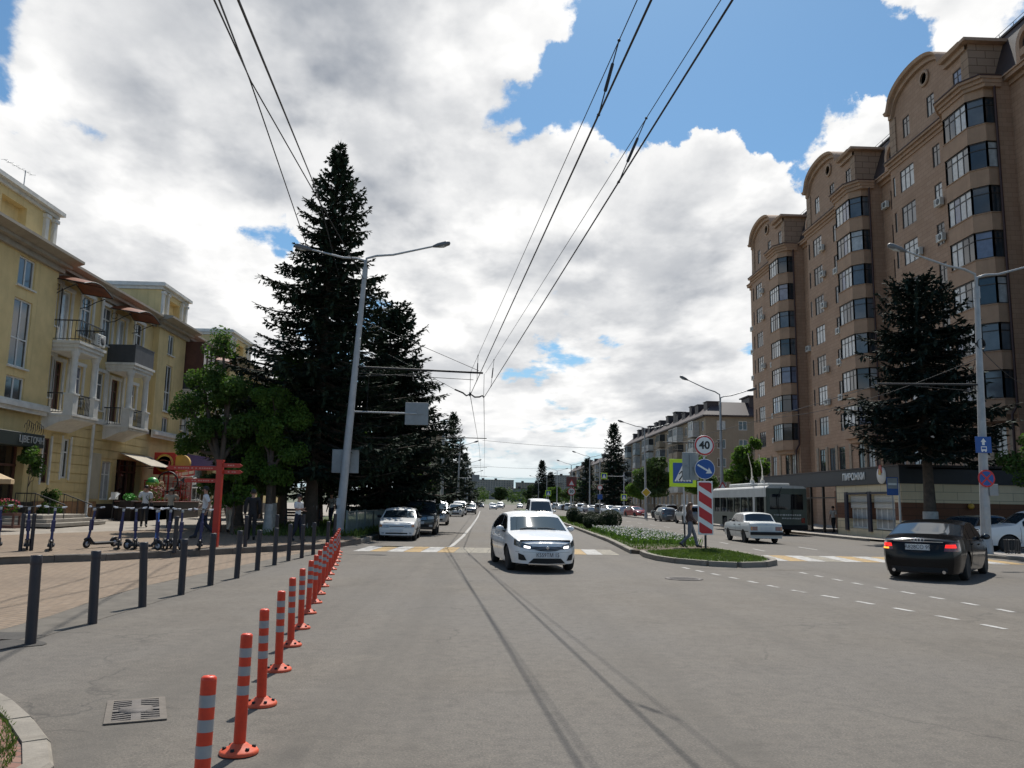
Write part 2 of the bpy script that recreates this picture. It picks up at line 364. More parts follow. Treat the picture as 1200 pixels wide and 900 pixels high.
# ================================================================ GROUND
def sheet(name, poly, z, mat, kind='structure', thick=None, parent=None):
    mb = MB(); pts = [(p[0], p[1], p[2] if len(p) > 2 else z) for p in poly]
    mb.add(pts, [tuple(range(len(pts)))])
    o = mb.build(name, mat); me = o.data
    if me.polygons[0].normal.z < 0: me.flip_normals()
    if kind: o['kind'] = kind
    return o
def kerb_along(name, pts, w, h, mat, side=1, z0=-.02, joint=1.0):
    """kerb stones laid along a polyline: real step with chamfered stones and joints"""
    mb = MB(); pts = [Vector((p[0], p[1], 0)) for p in pts]; zs = 0
    for a, b in zip(pts[:-1], pts[1:]):
        L = (b-a).length; n = max(1, round(L/joint)); t = (b-a)/L; nrm = Vector((-t.y, t.x, 0))*side
        for i in range(n):
            s0, s1 = L*i/n+.006, L*(i+1)/n-.006
            j = RND.uniform(-.008, .008)
            c0, c1 = a+t*s0, a+t*s1; e = .025
            prof = [(0, z0), (0, h-e+j), (e, h+j), (w, h+j), (w, z0)]
            vs = [tuple(c+nrm*u+Vector((0,0,v))) for c in (c0, c1) for u, v in prof]
            k = len(prof)
            mb.add(vs, [tuple(range(k)), tuple(range(k, 2*k))[::-1]]+[(q, k+q, k+(q+1)%k, (q+1)%k) for q in range(k)])
    return struct(mb.build(name, mat, weld=False))
ground = sheet('ground', [(-3000,-200),(3000,-200),(3000,4000),(-3000,4000)], -.05, M['land'])
road = MB(); road.grid(lambda u, v: (-60+u*130, -14+v*560, 0), 26, 112, 0, False); road = struct(road.build('road', M['asphalt']))
# --- left: lower paved apron at road level, then the raised plaza
apron_edge = [(-5.95,8.2),(-6.05,12.0),(-6.30,14.0),(-6.40,15.9),(-6.32,17.6),(-6.15,19.6),(-6.0,22.3),(-5.75,25.4),(-5.5,27.9)]
KL = [(-19.0,11.0),(-15.2,15.4),(-11.6,20.3),(-9.8,21.95),(-8.15,24.2),(-6.9,26.3),(-5.65,28.2),(-5.0,30.2),(-4.7,32.3)]   # plaza kerb line
sheet('lower_plaza_paving', apron_edge + [(p[0]+.02, p[1]-.02) for p in KL[6::-1]] + [(-19.2,9.0)], .006, M['paver_tan'])
def plaza_z(x, y):
    # height above road grows gently from the kerb to the house fronts
    d = (-(x+5.65)*.835 + (y-28.2)*.55); return .18 + max(0.0, min(d, 22))*.0155
mb = MB(); back = [(-24,11.0),(-22,15.4),(-20.2,20.3)] 
rows = []
for k in range(13):
    t = k/12; row = []
    for i in range(19):
        # near edge follows the kerb, far edge the house line
        s = i/18*(len(KL)-1); a = int(min(s, len(KL)-2)); fr = s-a
        near = Vector(KL[a]).lerp(Vector(KL[a+1]), fr)
        far = Vector((-30+ (i/18)*8, 26+ (i/18)*50))
        p = near.lerp(far, t); row.append((p.x, p.y, plaza_z(p.x, p.y)-.004))
    rows.append(row)
vs = [p for r in rows for p in r]; n = 19
mb.add(vs, [(k*n+i, k*n+i+1, (k+1)*n+i+1, (k+1)*n+i) for k in range(12) for i in range(n-1)], 0, True)
for q in range(len(mb.f)): mb.mi[q] = 0 if q//(n-1) < 4 else 1
struct(mb.build('plaza_paving', [M['paver_tan'], M['paver_light']]))
kerb_along('plaza_kerb', KL, .22, .185, M['kerb_dark'], side=1)
# filler strip of paving behind the grass (path between houses and trees)
mb = MB(); mb.add([(-4.95,32.3,.15),(-22,76,.42),(-60,76,.42),(-60,400,.4),(-5.3,400,.15)], [(0,4,3,2,1)]); struct(mb.build('left_footway', M['paver_light']))
# verge with the spruces
ver = [(-4.72,32.6),(-3.9,88),(-3.3,125),(-3.0,300)]
mb = MB()
mb.add([(-4.72-.2,32.7,.2),(-9.8,31.6,.245),(-10.6,33.5,.28),(-11.3,60,.45),(-10.5,130,.40),(-9,300,.3),(-3.2,300,.2),(-3.5,125,.2),(-4.1,88,.2)], [tuple(range(9))[::-1]])
struct(mb.build('tree_verge', M['turf']))
kerb_along('left_road_kerb', [(-4.7,32.3),(-3.9,88),(-3.3,125),(-3.0,230)], .2, .17, M['kerb'], side=1)
# --- near left corner: kerb, red pavers
kc = [(-2.62,4.6),(-2.64,5.45),(-2.92,5.95),(-3.33,6.5),(-3.75,7.0),(-4.25,7.5),(-6.0,8.9)]
kerb_along('corner_kerb', kc, .17, .05, M['kerb'], side=1, joint=.6)
sheet('corner_pavement', [(p[0]-.13, p[1]-.09) for p in kc] + [(-9,9.2),(-9,3.5),(-2.8,3.5)], .03, M['paver_red'])
# --- right: pavements and lot
kerb_along('right_kerb', [(19.7,118),(19.8,66),(20.2,53.5),(20.3,42.5)], .2, .13, M['kerb'], side=-1)
sheet('right_pavement', [(19.9,118),(20.0,66),(20.4,53.5),(20.5,42.0),(33,42.0),(33,118)], .11, M['paver_grey'])
kerb_along('right_far_kerb', [(19.0,420),(19.4,122)], .2, .13, M['kerb'], side=-1)
sheet('right_far_pavement', [(21.8,420),(22.2,122),(36,122),(36,420)], .10, M['paver_grey'])
rc = [(26,23.6),(21.5,25.0),(18.9,27.4),(18.35,29.6),(18.7,31.3),(19.6,32.2)]
kerb_along('right_corner_kerb', rc, .2, .12, M['kerb'], side=-1)
sheet('right_corner_pavement', [(p[0]+.12, p[1]+.05) for p in rc] + [(21.5,31.2),(26,28.5)], .10, M['paver_grey'])
# --- median islands
tip = [(5.60,28.25),(5.45,26.9),(5.52,25.4),(5.85,24.3),(6.5,23.4),(7.2,23.05),(8.0,23.4),(8.55,24.2),(8.85,25.3),(8.85,28),(8.7,30.4)]
kerb_along('island_tip_kerb', tip, .18, .15, M['kerb'], side=-1, joint=.8)
sheet('island_tip_turf', [(p[0]*.97+7.2*.03, p[1]*.97+27*.03) for p in tip], .125, M['turf'])
longl = [(5.15,28.6),(5.3,31.0),(5.66,37),(5.9,45.4),(6.4,63),(6.95,92),(7.4,139),(7.6,200)]
longr = [(8.8,31.8),(9.0,37),(9.25,45.5),(9.7,66),(10.1,98),(10.3,139),(10.4,200)]
kerb_along('island_left_kerb', longl, .18, .15, M['kerb'], side=-1)
kerb_along('island_right_kerb', longr, .18, .15, M['kerb'], side=1)
sheet('island_turf', [(p[0]+.15, p[1]) for p in longl] + [(p[0]-.15, p[1]) for p in longr[::-1]], .125, M['turf'])
sheet('island_bare_earth', [(5.45,28.6),(8.6,31.0),(8.6,32.4),(5.5,31.4)], .132, M['soil'])
q = MB(); q.prism([(5.62,28.2),(5.16,28.64),(5.34,29.4),(8.75,32.2),(8.72,30.3)], 'xy', -.02, .128); struct(q.build('island_gap_earth', M['soil']))
# --- road paint (each marking lies 4 mm above the asphalt)
def marking(name, polys, mat, z=.004):
    mb = MB()
    for p in polys:
        mb.add([(x, y, z) for x, y in p], [tuple(range(len(p)))])
    o = mb.build(name, mat)
    bm = bmesh.new(); bm.from_mesh(o.data)
    for f in bm.faces:
        f.normal_update()
        if f.normal.z < 0: f.normal_flip()
    bm.to_mesh(o.data); bm.free()
    return struct(o)
def cross(x0, x1, y0, y1, w, skew=0.0, faded=()):
    wh, ye, fa = [], [], []; n = int((x1-x0)/w)
    for i in range(n):
        x = x0+i*w; p = [(x,y0),(x+w*.97,y0),(x+w*.97+skew,y1),(x+skew,y1)]
        (fa if i in faded else (wh if i % 2 == 0 else ye)).append(p)
    return wh, ye, fa
wh, ye, fa = cross(-4.3, 5.2, 27.7, 30.8, .56, .15, (6, 7, 8, 15, 16))
marking('crosswalk_white_stripes', wh, M['mark_white']); marking('crosswalk_yellow_stripes', ye, M['mark_yellow']); marking('crosswalk_worn_stripes', fa, M['mark_faded'])
wh, ye, fa = cross(9.2, 18.0, 26.0, 28.9, .6, .3, (3, 9))
marking('right_crosswalk_white_stripes', wh, M['mark_white']); marking('right_crosswalk_yellow_stripes', ye, M['mark_yellow']); marking('right_crosswalk_worn_stripes', fa, M['mark_faded'])
def ribbon(pts, w):
    out = []
    for a, b in zip(pts[:-1], pts[1:]):
        a, b = Vector(a), Vector(b); t = (b-a).normalized(); nn = Vector((-t.y, t.x))*w/2
        out.append([tuple(a-nn), tuple(b-nn), tuple(b+nn), tuple(a+nn)])
    return out
marking('bus_lane_line', ribbon([(-1.25,30.9),(-1.15,31.7),(-.95,40),(-.75,58),(-.55,92),(-.5,150)], .16), M['mark_white'], .008)
marking('bus_lane_stop_line', ribbon([(-1.3,31.0),(-3.9,31.0)], .12), M['mark_faded'], .0055)
dash = []
def dashes(pts, on, off, w):
    P = [Vector(p) for p in pts]; seg = [(P[i+1]-P[i]).length for i in range(len(P)-1)]; tot = sum(seg); s = 0
    def at(d):
        for i, L in enumerate(seg):
            if d <= L: return P[i]+(P[i+1]-P[i])*(d/L)
            d -= L
        return P[-1]
    while s+on < tot: dash.extend(ribbon([tuple(at(s)), tuple(at(s+on))], w)); s += on+off
dashes([(5.55,22.7),(5.75,21.2),(6.1,19.2),(6.35,17.3),(6.7,16.0),(7.05,14.7),(7.45,13.0),(7.7,11.5),(7.9,9.5)], .46, .5, .11)
dashes([(8.40,21.6),(8.45,20.2),(8.58,18.4),(8.8,16.5),(9.02,14.4),(9.1,12)], .42, .5, .11)
marking('turn_guide_dashes', dash, M['mark_white'])
dash = []
dashes([(13.6,33),(13.9,45),(14.3,66),(14.5,120),(14.5,220)], 2.2, 3.6, .12); dashes([(10.9,31.5),(11.6,46),(12.0,66),(12.2,120)], 1.6, 4.0, .10)
dashes([(2.3,34),(2.6,50),(3.2,90),(3.6,200)], 2.0, 4.2, .11)
marking('lane_dashes', dash, M['mark_white'])
marking('right_stop_line', ribbon([(19.0,24.5),(23.5,22.0)], .1), M['mark_yellow'])
# yellow-ish stain patches and asphalt repairs on the carriageway
M['patch'] = pm('asphalt_patch', (.050,.045,.040), .85, .25, 5, bump=.4, bscale=60)
M['patch2'] = pm('asphalt_patch_sandy', (.112,.098,.080), .88, .25, 3, bump=.4, bscale=60)
def blobpoly(cx, cy, rx, ry, n=18, seed=1):
    r = random.Random(seed); ph = [r.uniform(.75, 1.15) for _ in range(n)]
    return [(cx+rx*ph[i]*math.cos(2*math.pi*i/n), cy+ry*ph[i]*math.sin(2*math.pi*i/n)) for i in range(n)]
marking('dust_along_island', [blobpoly(7.6,22.4,1.5,.35,20,3), blobpoly(5.0,30,.25,3,18,4)], M['patch2'], .0025)
marking('damp_patch', [blobpoly(-5.5,9.7,.55,.32,18,5), blobpoly(-5.9,10.2,.6,.45,18,8)], M['patch'], .0072)
marking('gravel_apron', [[(-5.25,8.5),(-5.25,27.5),(-5.0,30.0),(-5.55,27.9),(-6.0,22.3),(-6.3,17.6),(-6.4,15.9),(-6.1,12.0),(-5.95,8.2)]], M['patch2'], .0045)
# ================================================================ BUILDINGS
M['yellow'] = pm('yellow_render', (.68,.525,.255), .85, .10, 1.2, bump=.15, bscale=30, dirt=.22, streak=.36)
M['yellow_rust'] = pm('yellow_rusticated_render', (.64,.495,.24), .85, .12, 1.2, bump=.15, bscale=30, dirt=.25, streak=.4)
M['trim'] = pm('whitewashed_trim', (.66,.64,.59), .8, .10, 2.5, bump=.2, bscale=30, dirt=.3, streak=.3)
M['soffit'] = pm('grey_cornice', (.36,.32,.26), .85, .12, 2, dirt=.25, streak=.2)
M['plinth'] = pm('orange_plinth_stone', (.36,.19,.09), .8, .2, 3, bump=.2)
M['brownstone'] = pm('dark_brown_cladding', (.022,.015,.013), .5, .2, 2)
M['cream'] = pm('cream_render', (.50,.44,.32), .85, .10, 1.5, dirt=.2, streak=.3)
M['pvc'] = pm('white_frames', (.68,.68,.66), .45, .06, 3)
M['darkframe'] = pm('dark_brown_frames', (.035,.028,.024), .45, .1, 3)
M['brownwood'] = pm('brown_wood', (.11,.045,.03), .6, .2, 4)
M['iron'] = pm('black_iron', (.02,.02,.022), .5, .1, 6)
M['roof_grey'] = pm('grey_roof_sheet', (.22,.24,.27), .5, .12, 2, metal=.3)
M['roof_dark'] = pm('dark_mansard_tiles', (.040,.028,.028), .6, .2, 3, bump=.3, bscale=8)
M['roof_brown'] = pm('brown_roof_sheet', (.048,.032,.031), .55, .15, 2, streak=.2)
M['copper'] = pm('rust_canopy', (.26,.085,.035), .45, .25, 3)
M['canopy_amber'] = pm('amber_canopy_sheet', (.19,.060,.026), .45, .3, 2)
M['slate'] = pm('slate_fascia', (.026,.030,.036), .6, .12, 2, streak=.2)
M['ac_white'] = pm('ac_white', (.58,.57,.53), .5, .08, 3)
M['grill'] = pm('ac_grill', (.10,.10,.10), .6, .1, 3)
def glass(name, c, rough=.06, spec=.8, var=.3, sc=.8):
    m = pm(name, c, rough, var, sc, 3, spec=spec); return m
M['glass'] = glass('window_glass', (.030,.038,.045))
M['glass2'] = glass('window_glass_grey', (.10,.115,.13), .08)
M['curtain'] = glass('curtained_window', (.42,.43,.43), .12, .7, .22, 3)
M['blind'] = glass('blue_tinted_window', (.16,.18,.25), .10, .7, .2, 2)
M['glass_brown'] = glass('brown_glass', (.035,.025,.02))

def wall(mb, x0, x1, z0, z1, ops, y=0.0, depth=.18, mi=0, rmi=None):
    """facade sheet at y with real openings and reveals; ops = (x0,x1,z0,z1)"""
    rmi = mi if rmi is None else rmi
    ops = [(max(a,x0), min(b,x1), max(c,z0), min(d,z1)) for a,b,c,d in ops if b > x0 and a < x1 and d > z0 and c < z1]
    xs = sorted({x0, x1} | {o[0] for o in ops} | {o[1] for o in ops}); zs = sorted({z0, z1} | {o[2] for o in ops} | {o[3] for o in ops})
    for i in range(len(xs)-1):
        # merge vertically where free
        run = None
        for k in range(len(zs)-1):
            cx, cz = (xs[i]+xs[i+1])/2, (zs[k]+zs[k+1])/2
            free = not any(a < cx < b and c < cz < d for a,b,c,d in ops)
            if free: run = [zs[k], zs[k+1]] if run is None else [run[0], zs[k+1]]
            if (not free or k == len(zs)-2) and run:
                mb.add([(xs[i],y,run[0]),(xs[i+1],y,run[0]),(xs[i+1],y,run[1]),(xs[i],y,run[1])], [(0,1,2,3)], mi); run = None
    for a,b,c,d in ops:
        mb.add([(a,y,c),(b,y,c),(b,y,d),(a,y,d),(a,y-depth,c),(b,y-depth,c),(b,y-depth,d),(a,y-depth,d)], [(0,4,5,1),(1,5,6,2),(2,6,7,3),(3,7,4,0)], rmi)
WCACHE = {}
def window_mesh(w, h, cols, rows, fw, key, transom=None):
    """frame mesh (bars) centred at x=0, z from 0, facing +y"""
    k = ('f', round(w,3), round(h,3), cols, rows, fw, transom)
    if k not in WCACHE:
        mb = MB(); t = .06
        mb.bb(-w/2, -w/2+fw, -t, 0, 0, h); mb.bb(w/2-fw, w/2, -t, 0, 0, h); mb.bb(-w/2+fw, w/2-fw, -t, 0, 0, fw); mb.bb(-w/2+fw, w/2-fw, -t, 0, h-fw, h)
        for i in range(1, cols):
            x = -w/2+w*i/cols; mb.bb(x-fw*.5, x+fw*.5, -t+.004, -.006, fw, h-fw)
        if transom: mb.bb(-w/2+fw, w/2-fw, -t+.008, -.010, h*transom-fw*.4, h*transom+fw*.4)
        for j in range(1, rows):
            z = h*j/rows; mb.bb(-w/2+fw, w/2-fw, -t+.008, -.010, z-fw*.4, z+fw*.4)
        WCACHE[k] = mb.mesh('window')
    return WCACHE[k]
def pane_mesh(w, h):
    k = ('p', round(w,3), round(h,3))
    if k not in WCACHE:
        mb = MB(); mb.bb(-w/2, w/2, -.05, -.035, 0, h); WCACHE[k] = mb.mesh('pane')
    return WCACHE[k]
def inst(name, me, mats, parent, loc, rz=0.0):
    if not me.materials:
        for m in mats: me.materials.append(m)
    o = bpy.data.objects.new(name, me); COL.objects.link(o); o.parent = parent; o.location = loc; o.rotation_euler = (0,0,rz)
    if me.materials[0] != mats[0]:
        o.material_slots[0].link = 'OBJECT'; o.material_slots[0].material = mats[0]
    return o
def window(parent, x, z, w, h, y=0.0, cols=2, rows=1, fw=.06, frame=None, gl=None, rz=0.0, name='window', inset=.08, transom=None, sill=None):
    frame = frame or M['pvc']; gl = gl or M['glass']
    f = inst(name, window_mesh(w, h, cols, rows, fw, frame.name, transom), [frame], parent, (x, y-inset, z), rz)
    inst('pane', pane_mesh(w, h), [gl], f, (0,0,0))
    if sill:
        k = ('s', round(w,3))
        if k not in WCACHE:
            mb = MB(); mb.bb(-w/2-.08, w/2+.08, .0, inset+.10, -.07, -.004); WCACHE[k] = mb.mesh('sill')
        inst('sill', WCACHE[k], [sill], f, (0,0,0))
    return f

# ---------------------------------------------------------------- yellow house on the left
def yellow_house():
    B = thing('apartment_house', 'three-storey yellow apartment house with white columned balconies and attic towers over small shops', 'apartment house', (-19.8, 36.4, .45), -math.pi/2)
    wl = MB(); rs = MB(); tr = MB(); co = MB(); pl = MB()
    X = lambda Y: 36.4-Y
    zg = 5.1                                                      # top of ground floor band (local z)
    # window table: (Ycentre, width, z0, z1, style)
    mid3 = [(36.95,.62,8.9,10.9,'w'),(37.9,.95,8.15,10.75,'d'),(39.9,1.15,8.95,10.95,'w'),(42.1,1.15,8.95,10.95,'w'),(43.85,.9,8.15,10.7,'d'),(46.0,1.1,8.95,10.95,'w')]
    mid2 = [(36.95,.62,5.6,7.5,'w'),(37.75,.8,4.95,7.35,'b'),(39.6,.95,5.55,7.45,'w'),(41.8,1.15,5.55,7.5,'w'),(43.6,.95,4.95,7.35,'b'),(45.8,.9,5.55,7.4,'w')]
    midg = [(37.25,.62,1.75,3.75,'n'),(38.95,.72,2.0,3.85,'w'),(43.3,1.1,1.0,3.0,'s')]
    pavA = [(33.9,1.25,9.85,11.1,'p'),(33.9,1.35,6.45,9.3,'p2'),(33.9,1.35,4.95,6.05,'p')]
    pavB = [(49.9,.95,9.85,11.1,'p'),(49.9,1.0,6.35,9.2,'p2'),(49.9,.95,4.95,6.0,'p')]
    ops = lambda L: [(X(y)-w/2, X(y)+w/2, a, b) for y,w,a,b,_ in L]
    secs = [(28.0,36.4,.35,pavA),(36.4,48.0,0.0,mid3+mid2),(48.0,52.3,.35,pavB)]
    # the house goes on behind the trees: mirrored bay, third tower
    mid3b = [(53.2,.6,8.9,10.9,'w'),(54.2,.9,8.15,10.7,'d'),(56.0,1.1,8.95,10.95,'w'),(58.2,1.1,8.95,10.95,'w'),(60.2,.9,8.95,10.95,'w')]
    mid2b = [(y,w,a-3.35,b-3.35,s) for y,w,a,b,s in mid3b]
    pavC = [(64.3,1.1,9.85,11.1,'p'),(64.3,1.1,6.35,9.2,'p2')]
    secs += [(52.3,61.5,0.0,mid3b+mid2b),(61.5,67.0,.35,pavC),(67.0,82.0,0.0,[])]
    for ya, yb, off, L in secs:
        wall(wl, X(yb), X(ya), zg, 11.6, ops(L), off, .16)
        if off:
            for yy in (ya, yb): wl.add([(X(yy),0,zg),(X(yy),off,zg),(X(yy),off,11.6),(X(yy),0,11.6)], [(0,1,2,3)])
    # ground floor with rustication grooves
    zz = .95
    bands = []
    while zz < zg-.35: bands.append((zz, min(zz+.40, zg-.3))); zz += .44
    gops = ops(midg) + [(X(35.6), X(29.5), 0.0, 3.35), (X(47.6), X(44.4), .4, 3.2), (X(60), X(53.0), .5, 3.6)]
    wall(rs, X(82), X(28), 0, zg-.28, gops, .10, .45)
    for a, b in bands:
        xs = sorted([(o[0]-.06, o[1]+.06) for o in gops if o[2] < b and o[3] > a]); cur = X(43.0)
        segs = []; x = X(48)
        for o0, o1 in xs+[(X(36.4), 99)]:
            if o0 > x and x < X(36.4): segs.append((x, min(o0, X(36.4))))
            x = max(x, o1)
        for s0, s1 in segs:
            if s1-s0 > .1: rs.bb(s0, s1, .10, .135, a, b)
    # plinth, string course
    pl.bb(X(42.3), X(36.5), .10, .18, -.2, .93); pl.bb(X(82), X(42.3), .10, .17, -.2, .80, 1); pl.bb(X(36.5), X(28), .10, .19, -.2, .9, 1)
    for ya, yb, off in [(28,36.4,.35),(36.4,48,0),(48,52.3,.35),(52.3,61.5,0),(61.5,67,.35),(67,82,0)]:
        tr.bb(X(yb), X(ya), off-.02, off+.22, zg-.28, zg-.10); tr.bb(X(yb), X(ya), off-.02, off+.14, zg-.10, zg)
        tr.bb(X(yb), X(ya), off-.02, off+.10, zg-.45, zg-.28)
        # cornice: three stepped mouldings
        e = .18 if off else 0
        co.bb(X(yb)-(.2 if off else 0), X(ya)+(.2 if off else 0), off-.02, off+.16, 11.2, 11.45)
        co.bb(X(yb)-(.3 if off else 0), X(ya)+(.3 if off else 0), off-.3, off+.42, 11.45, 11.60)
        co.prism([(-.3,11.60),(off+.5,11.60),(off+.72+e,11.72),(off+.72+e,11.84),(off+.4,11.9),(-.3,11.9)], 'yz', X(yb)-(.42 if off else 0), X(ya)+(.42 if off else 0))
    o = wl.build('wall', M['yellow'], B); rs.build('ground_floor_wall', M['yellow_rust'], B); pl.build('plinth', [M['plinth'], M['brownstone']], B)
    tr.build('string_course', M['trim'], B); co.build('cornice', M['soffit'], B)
    # body behind the facade (end wall towards the viewer, back, roof)
    bd = MB(); bd.bb(X(82), X(28), -12, -.5, 0, 11.6); bd.build('rear_wall', M['yellow'], B)
    rf = MB(); rf.prism([(-.3,11.9),(-12.4,11.9),(-6.2,14.1)], 'yz', X(82), X(28)); rf.build('roof', M['roof_grey'], B)
    # attic towers
    for ya, yb in [(29.6,35.9),(48.15,52.2),(61.6,66.8)]:
        at = MB(); xa, xb = X(yb), X(ya); c = (xa+xb)/2; w = xb-xa
        wall(at, xa, xb, 11.9, 13.55, [(c-.9, c+.9, 12.05, 13.2)], .22, .35)
        at.add([(xa,.22,11.9),(xa,-3.2,11.9),(xa,-3.2,13.55),(xa,.22,13.55),(xb,.22,11.9),(xb,-3.2,11.9),(xb,-3.2,13.55),(xb,.22,13.55)], [(0,3,2,1),(4,5,6,7)])
        at.bb(c-.9, c+.9, -.16, -.13, 12.05, 13.2)
        t = at.build('attic_tower', M['yellow'], B)
        tp = MB(); tp.bb(xa-.12, xb+.12, -3.3, .34, 13.55, 13.72); tp.bb(xa-.28, xb+.28, -3.45, .52, 13.72, 13.9); tp.bb(xa-.2, xb+.2, -3.4, .42, 13.9, 13.97)
        tp.build('tower_cornice', M['trim'], t)
        for px in (xa+.16, xa+.85, xb-.85, xb-.16):
            q = MB(); q.bb(px-.13, px+.13, .22, .36, 11.92, 13.30); q.bb(px-.19, px+.19, .22, .42, 13.30, 13.45); q.bb(px-.17, px+.17, .22, .40, 11.9, 12.02); q.build('pilaster', M['trim'], t)
        window(t, c-.25, 12.35, .7, .6, -.10, 1, 1, .05, M['pvc'], M['glass'])
    # windows, doors and their white surrounds
    for ya, yb, off, L in secs:
        for y, w, a, b, s in L:
            if s in ('p', 'p2'):
                window(B, X(y), a, w, b-a, off, 2, 1, .07, M['pvc'], RND.choice([M['glass'], M['glass2']]), sill=M['trim'], transom=(.42 if s == 'p2' else None))
            elif s == 'd':
                window(B, X(y), a, w, b-a, off, 1, 1, .09, M['pvc'], M['curtain'], name='balcony_door')
            elif s == 'b':
                window(B, X(y), a, w, b-a, off, 2, 1, .09, M['brownwood'], M['glass_brown'], name='balcony_door', transom=.75)
            else:
                window(B, X(y), a, w, b-a, off, 2, 1, .08, M['pvc'], RND.choice([M['glass'], M['glass2'], M['blind']]), sill=M['trim'], transom=.68)
            if s in 'wdb' and off == 0:
                t = MB(); d = .14; t.bb(X(y)-w/2-d, X(y)-w/2, .0, .07, a, b); t.bb(X(y)+w/2, X(y)+w/2+d, .0, .07, a, b); t.bb(X(y)-w/2-d-.04, X(y)+w/2+d+.04, .0, .10, b, b+.16)
                t.build('window_surround', M['trim'], B)
    for y, w, a, b, s in midg:
        window(B, X(y), a, w, b-a, .10, 1 if s == 'n' else 2, 1, .08, M['brownwood'] if s == 'n' else M['pvc'], M['glass_brown'] if s == 'n' else (M['curtain'] if s == 's' else M['glass']), transom=.66, inset=.07)
        if s != 's':
            t = MB(); d = .12; t.bb(X(y)-w/2-d, X(y)-w/2, .10, .16, a-.08, b+.12); t.bb(X(y)+w/2, X(y)+w/2+d, .10, .16, a-.08, b+.12); t.build('window_surround', M['trim'], B)
    # shutter panel, down pipe
    q = MB(); q.bev(X(42.5), X(41.35), .10, .16, 1.05, 3.35, .02); q.build('shutter_panel', M['cream'], B)
    q = MB(); q.tube([(X(41.1),.2,11.4),(X(41.1),.2,zg+.2),(X(41.0),.33,zg-.1),(X(41.0),.33,.25),(X(41.0),.45,.1)], .075, 8); q.build('downpipe', M['trim'], B)
    q = MB(); q.tube([(X(36.6),.15,11.3),(X(36.6),.15,zg+.2)], .06, 8); q.build('downpipe', M['trim'], B)
    # balconies: lower loggia on a shaped corbel, columns, upper slab with iron railing or dark panel
    def balcony(Ya, Yb, style, plants=False):
        xa, xb = X(Yb), X(Ya); D = 1.42; z2, z3 = 4.72, 8.02
        b = MB()
        prof = [(0,z2-.62),(.25,z2-.60),(.55,z2-.45),(.9,z2-.28),(D-.06,z2-.16),(D,z2-.10),(D,z2),(0,z2)]
        b.prism(prof, 'yz', xa, xb); b.bb(xa-.05, xb+.05, .0, D+.06, z2, z2+.10)
        bl = b.build('balcony', M['trim'], B)
        c = MB(); c.bb(xa-.03, xb+.03, 0, D+.05, z3-.20, z3-.03); c.bb(xa-.10, xb+.10, 0, D+.12, z3-.03, z3+.09); c.bb(xa+.04, xb-.04, 0, D-.02, z3-.36, z3-.2)
        up = c.build('balcony_slab', M['trim'], bl)
        for px in (xa+.22, xb-.22):
            k = MB(); k.bb(px-.22, px+.22, D-.40, D+.02, z2+.10, z2+.95); k.bb(px-.26, px+.26, D-.44, D+.06, z2+.95, z2+1.03)
            k.lathe([(.16,z2+1.03),(.17,z2+1.10),(.15,z2+1.16),(.14,z3-.62),(.15,z3-.58),(.19,z3-.50),(.21,z3-.36)], (px, D-.19, 0), 14)
            k.build('column', M['trim'], bl)
        for px in (xa+.22, xb-.22):       # pilasters with console on the wall
            k = MB(); k.bb(px-.12, px+.12, 0, .08, z2+.1, z3-.36); k.build('pilaster', M['trim'], bl)
        r = MB()
        def rail(mb, z, yv, x0, x1, dens=.13):
            mb.bb(x0, x1, yv-.02, yv+.02, z+.92, z+.97); mb.bb(x0, x1, yv-.012, yv+.012, z+.08, z+.11)
            n = int((x1-x0)/dens)
            for i in range(n+1):
                x = x0+(x1-x0)*i/n; mb.tube([(x,yv,z+.1),(x,yv,z+.93)], .011, 5)
            for i in range(n):
                x = x0+(x1-x0)*(i+.5)/n
                mb.tube([(x-.04,yv,z+.3),(x+.04,yv,z+.5),(x-.04,yv,z+.7)], .008, 4)
        def railside(mb, z, xv, y0, y1):
            mb.bb(xv-.02, xv+.02, y0, y1, z+.92, z+.97); mb.bb(xv-.012, xv+.012, y0, y1, z+.08, z+.11)
            for i in range(9):
                y = y0+(y1-y0)*i/8; mb.tube([(xv,y,z+.1),(xv,y,z+.93)], .011, 5)
        rail(r, z2+.08, D-.2, xa+.44, xb-.44)
        railside(r, z2+.08, xb-.1, .05, D-.4); railside(r, z2+.08, xa+.1, .05, D-.4)
        r.build('railing', M['iron'], bl)
        if style == 'iron':
            r = MB(); rail(r, z3+.09, D+.04, xa, xb); railside(r, z3+.09, xb, .05, D); railside(r, z3+.09, xa, .05, D); r.build('railing', M['iron'], bl)
        else:
            r = MB(); r.bb(xa, xb, D, D+.04, z3+.09, z3+1.05); r.bb(xb-.04, xb, .02, D, z3+.09, z3+1.05); r.bb(xa, xa+.04, .02, D, z3+.09, z3+1.05)
            r.bb(xa-.02, xb+.02, D-.02, D+.06, z3+1.05, z3+1.1)
            r.build('balcony_panel', M['balcony_panel'], bl)
        if style != 'loggia':
            # bent canopy sheet on scrolled iron brackets
            k = MB()
            P = lambda u, v: (xa-.25+(xb-xa+.5)*u, .05+1.5*v, 10.95+.42*math.sin(math.pi*u)*(1-.25*v)-.22*v)
            k.grid(P, 16, 6); k.grid(lambda u, v: tuple(Vector(P(u,v))+Vector((0,0,.035))), 16, 6)
            cn = k.build('canopy', M['canopy_amber'] , bl)
            k = MB()
            for u in (0.0, .33, .66, 1.0): k.tube([P(u, v/6) for v in range(7)], .025, 6)
            k.tube([P(i/16, 1.0) for i in range(17)], .03, 6); k.tube([P(i/16, 0.02) for i in range(17)], .03, 6)
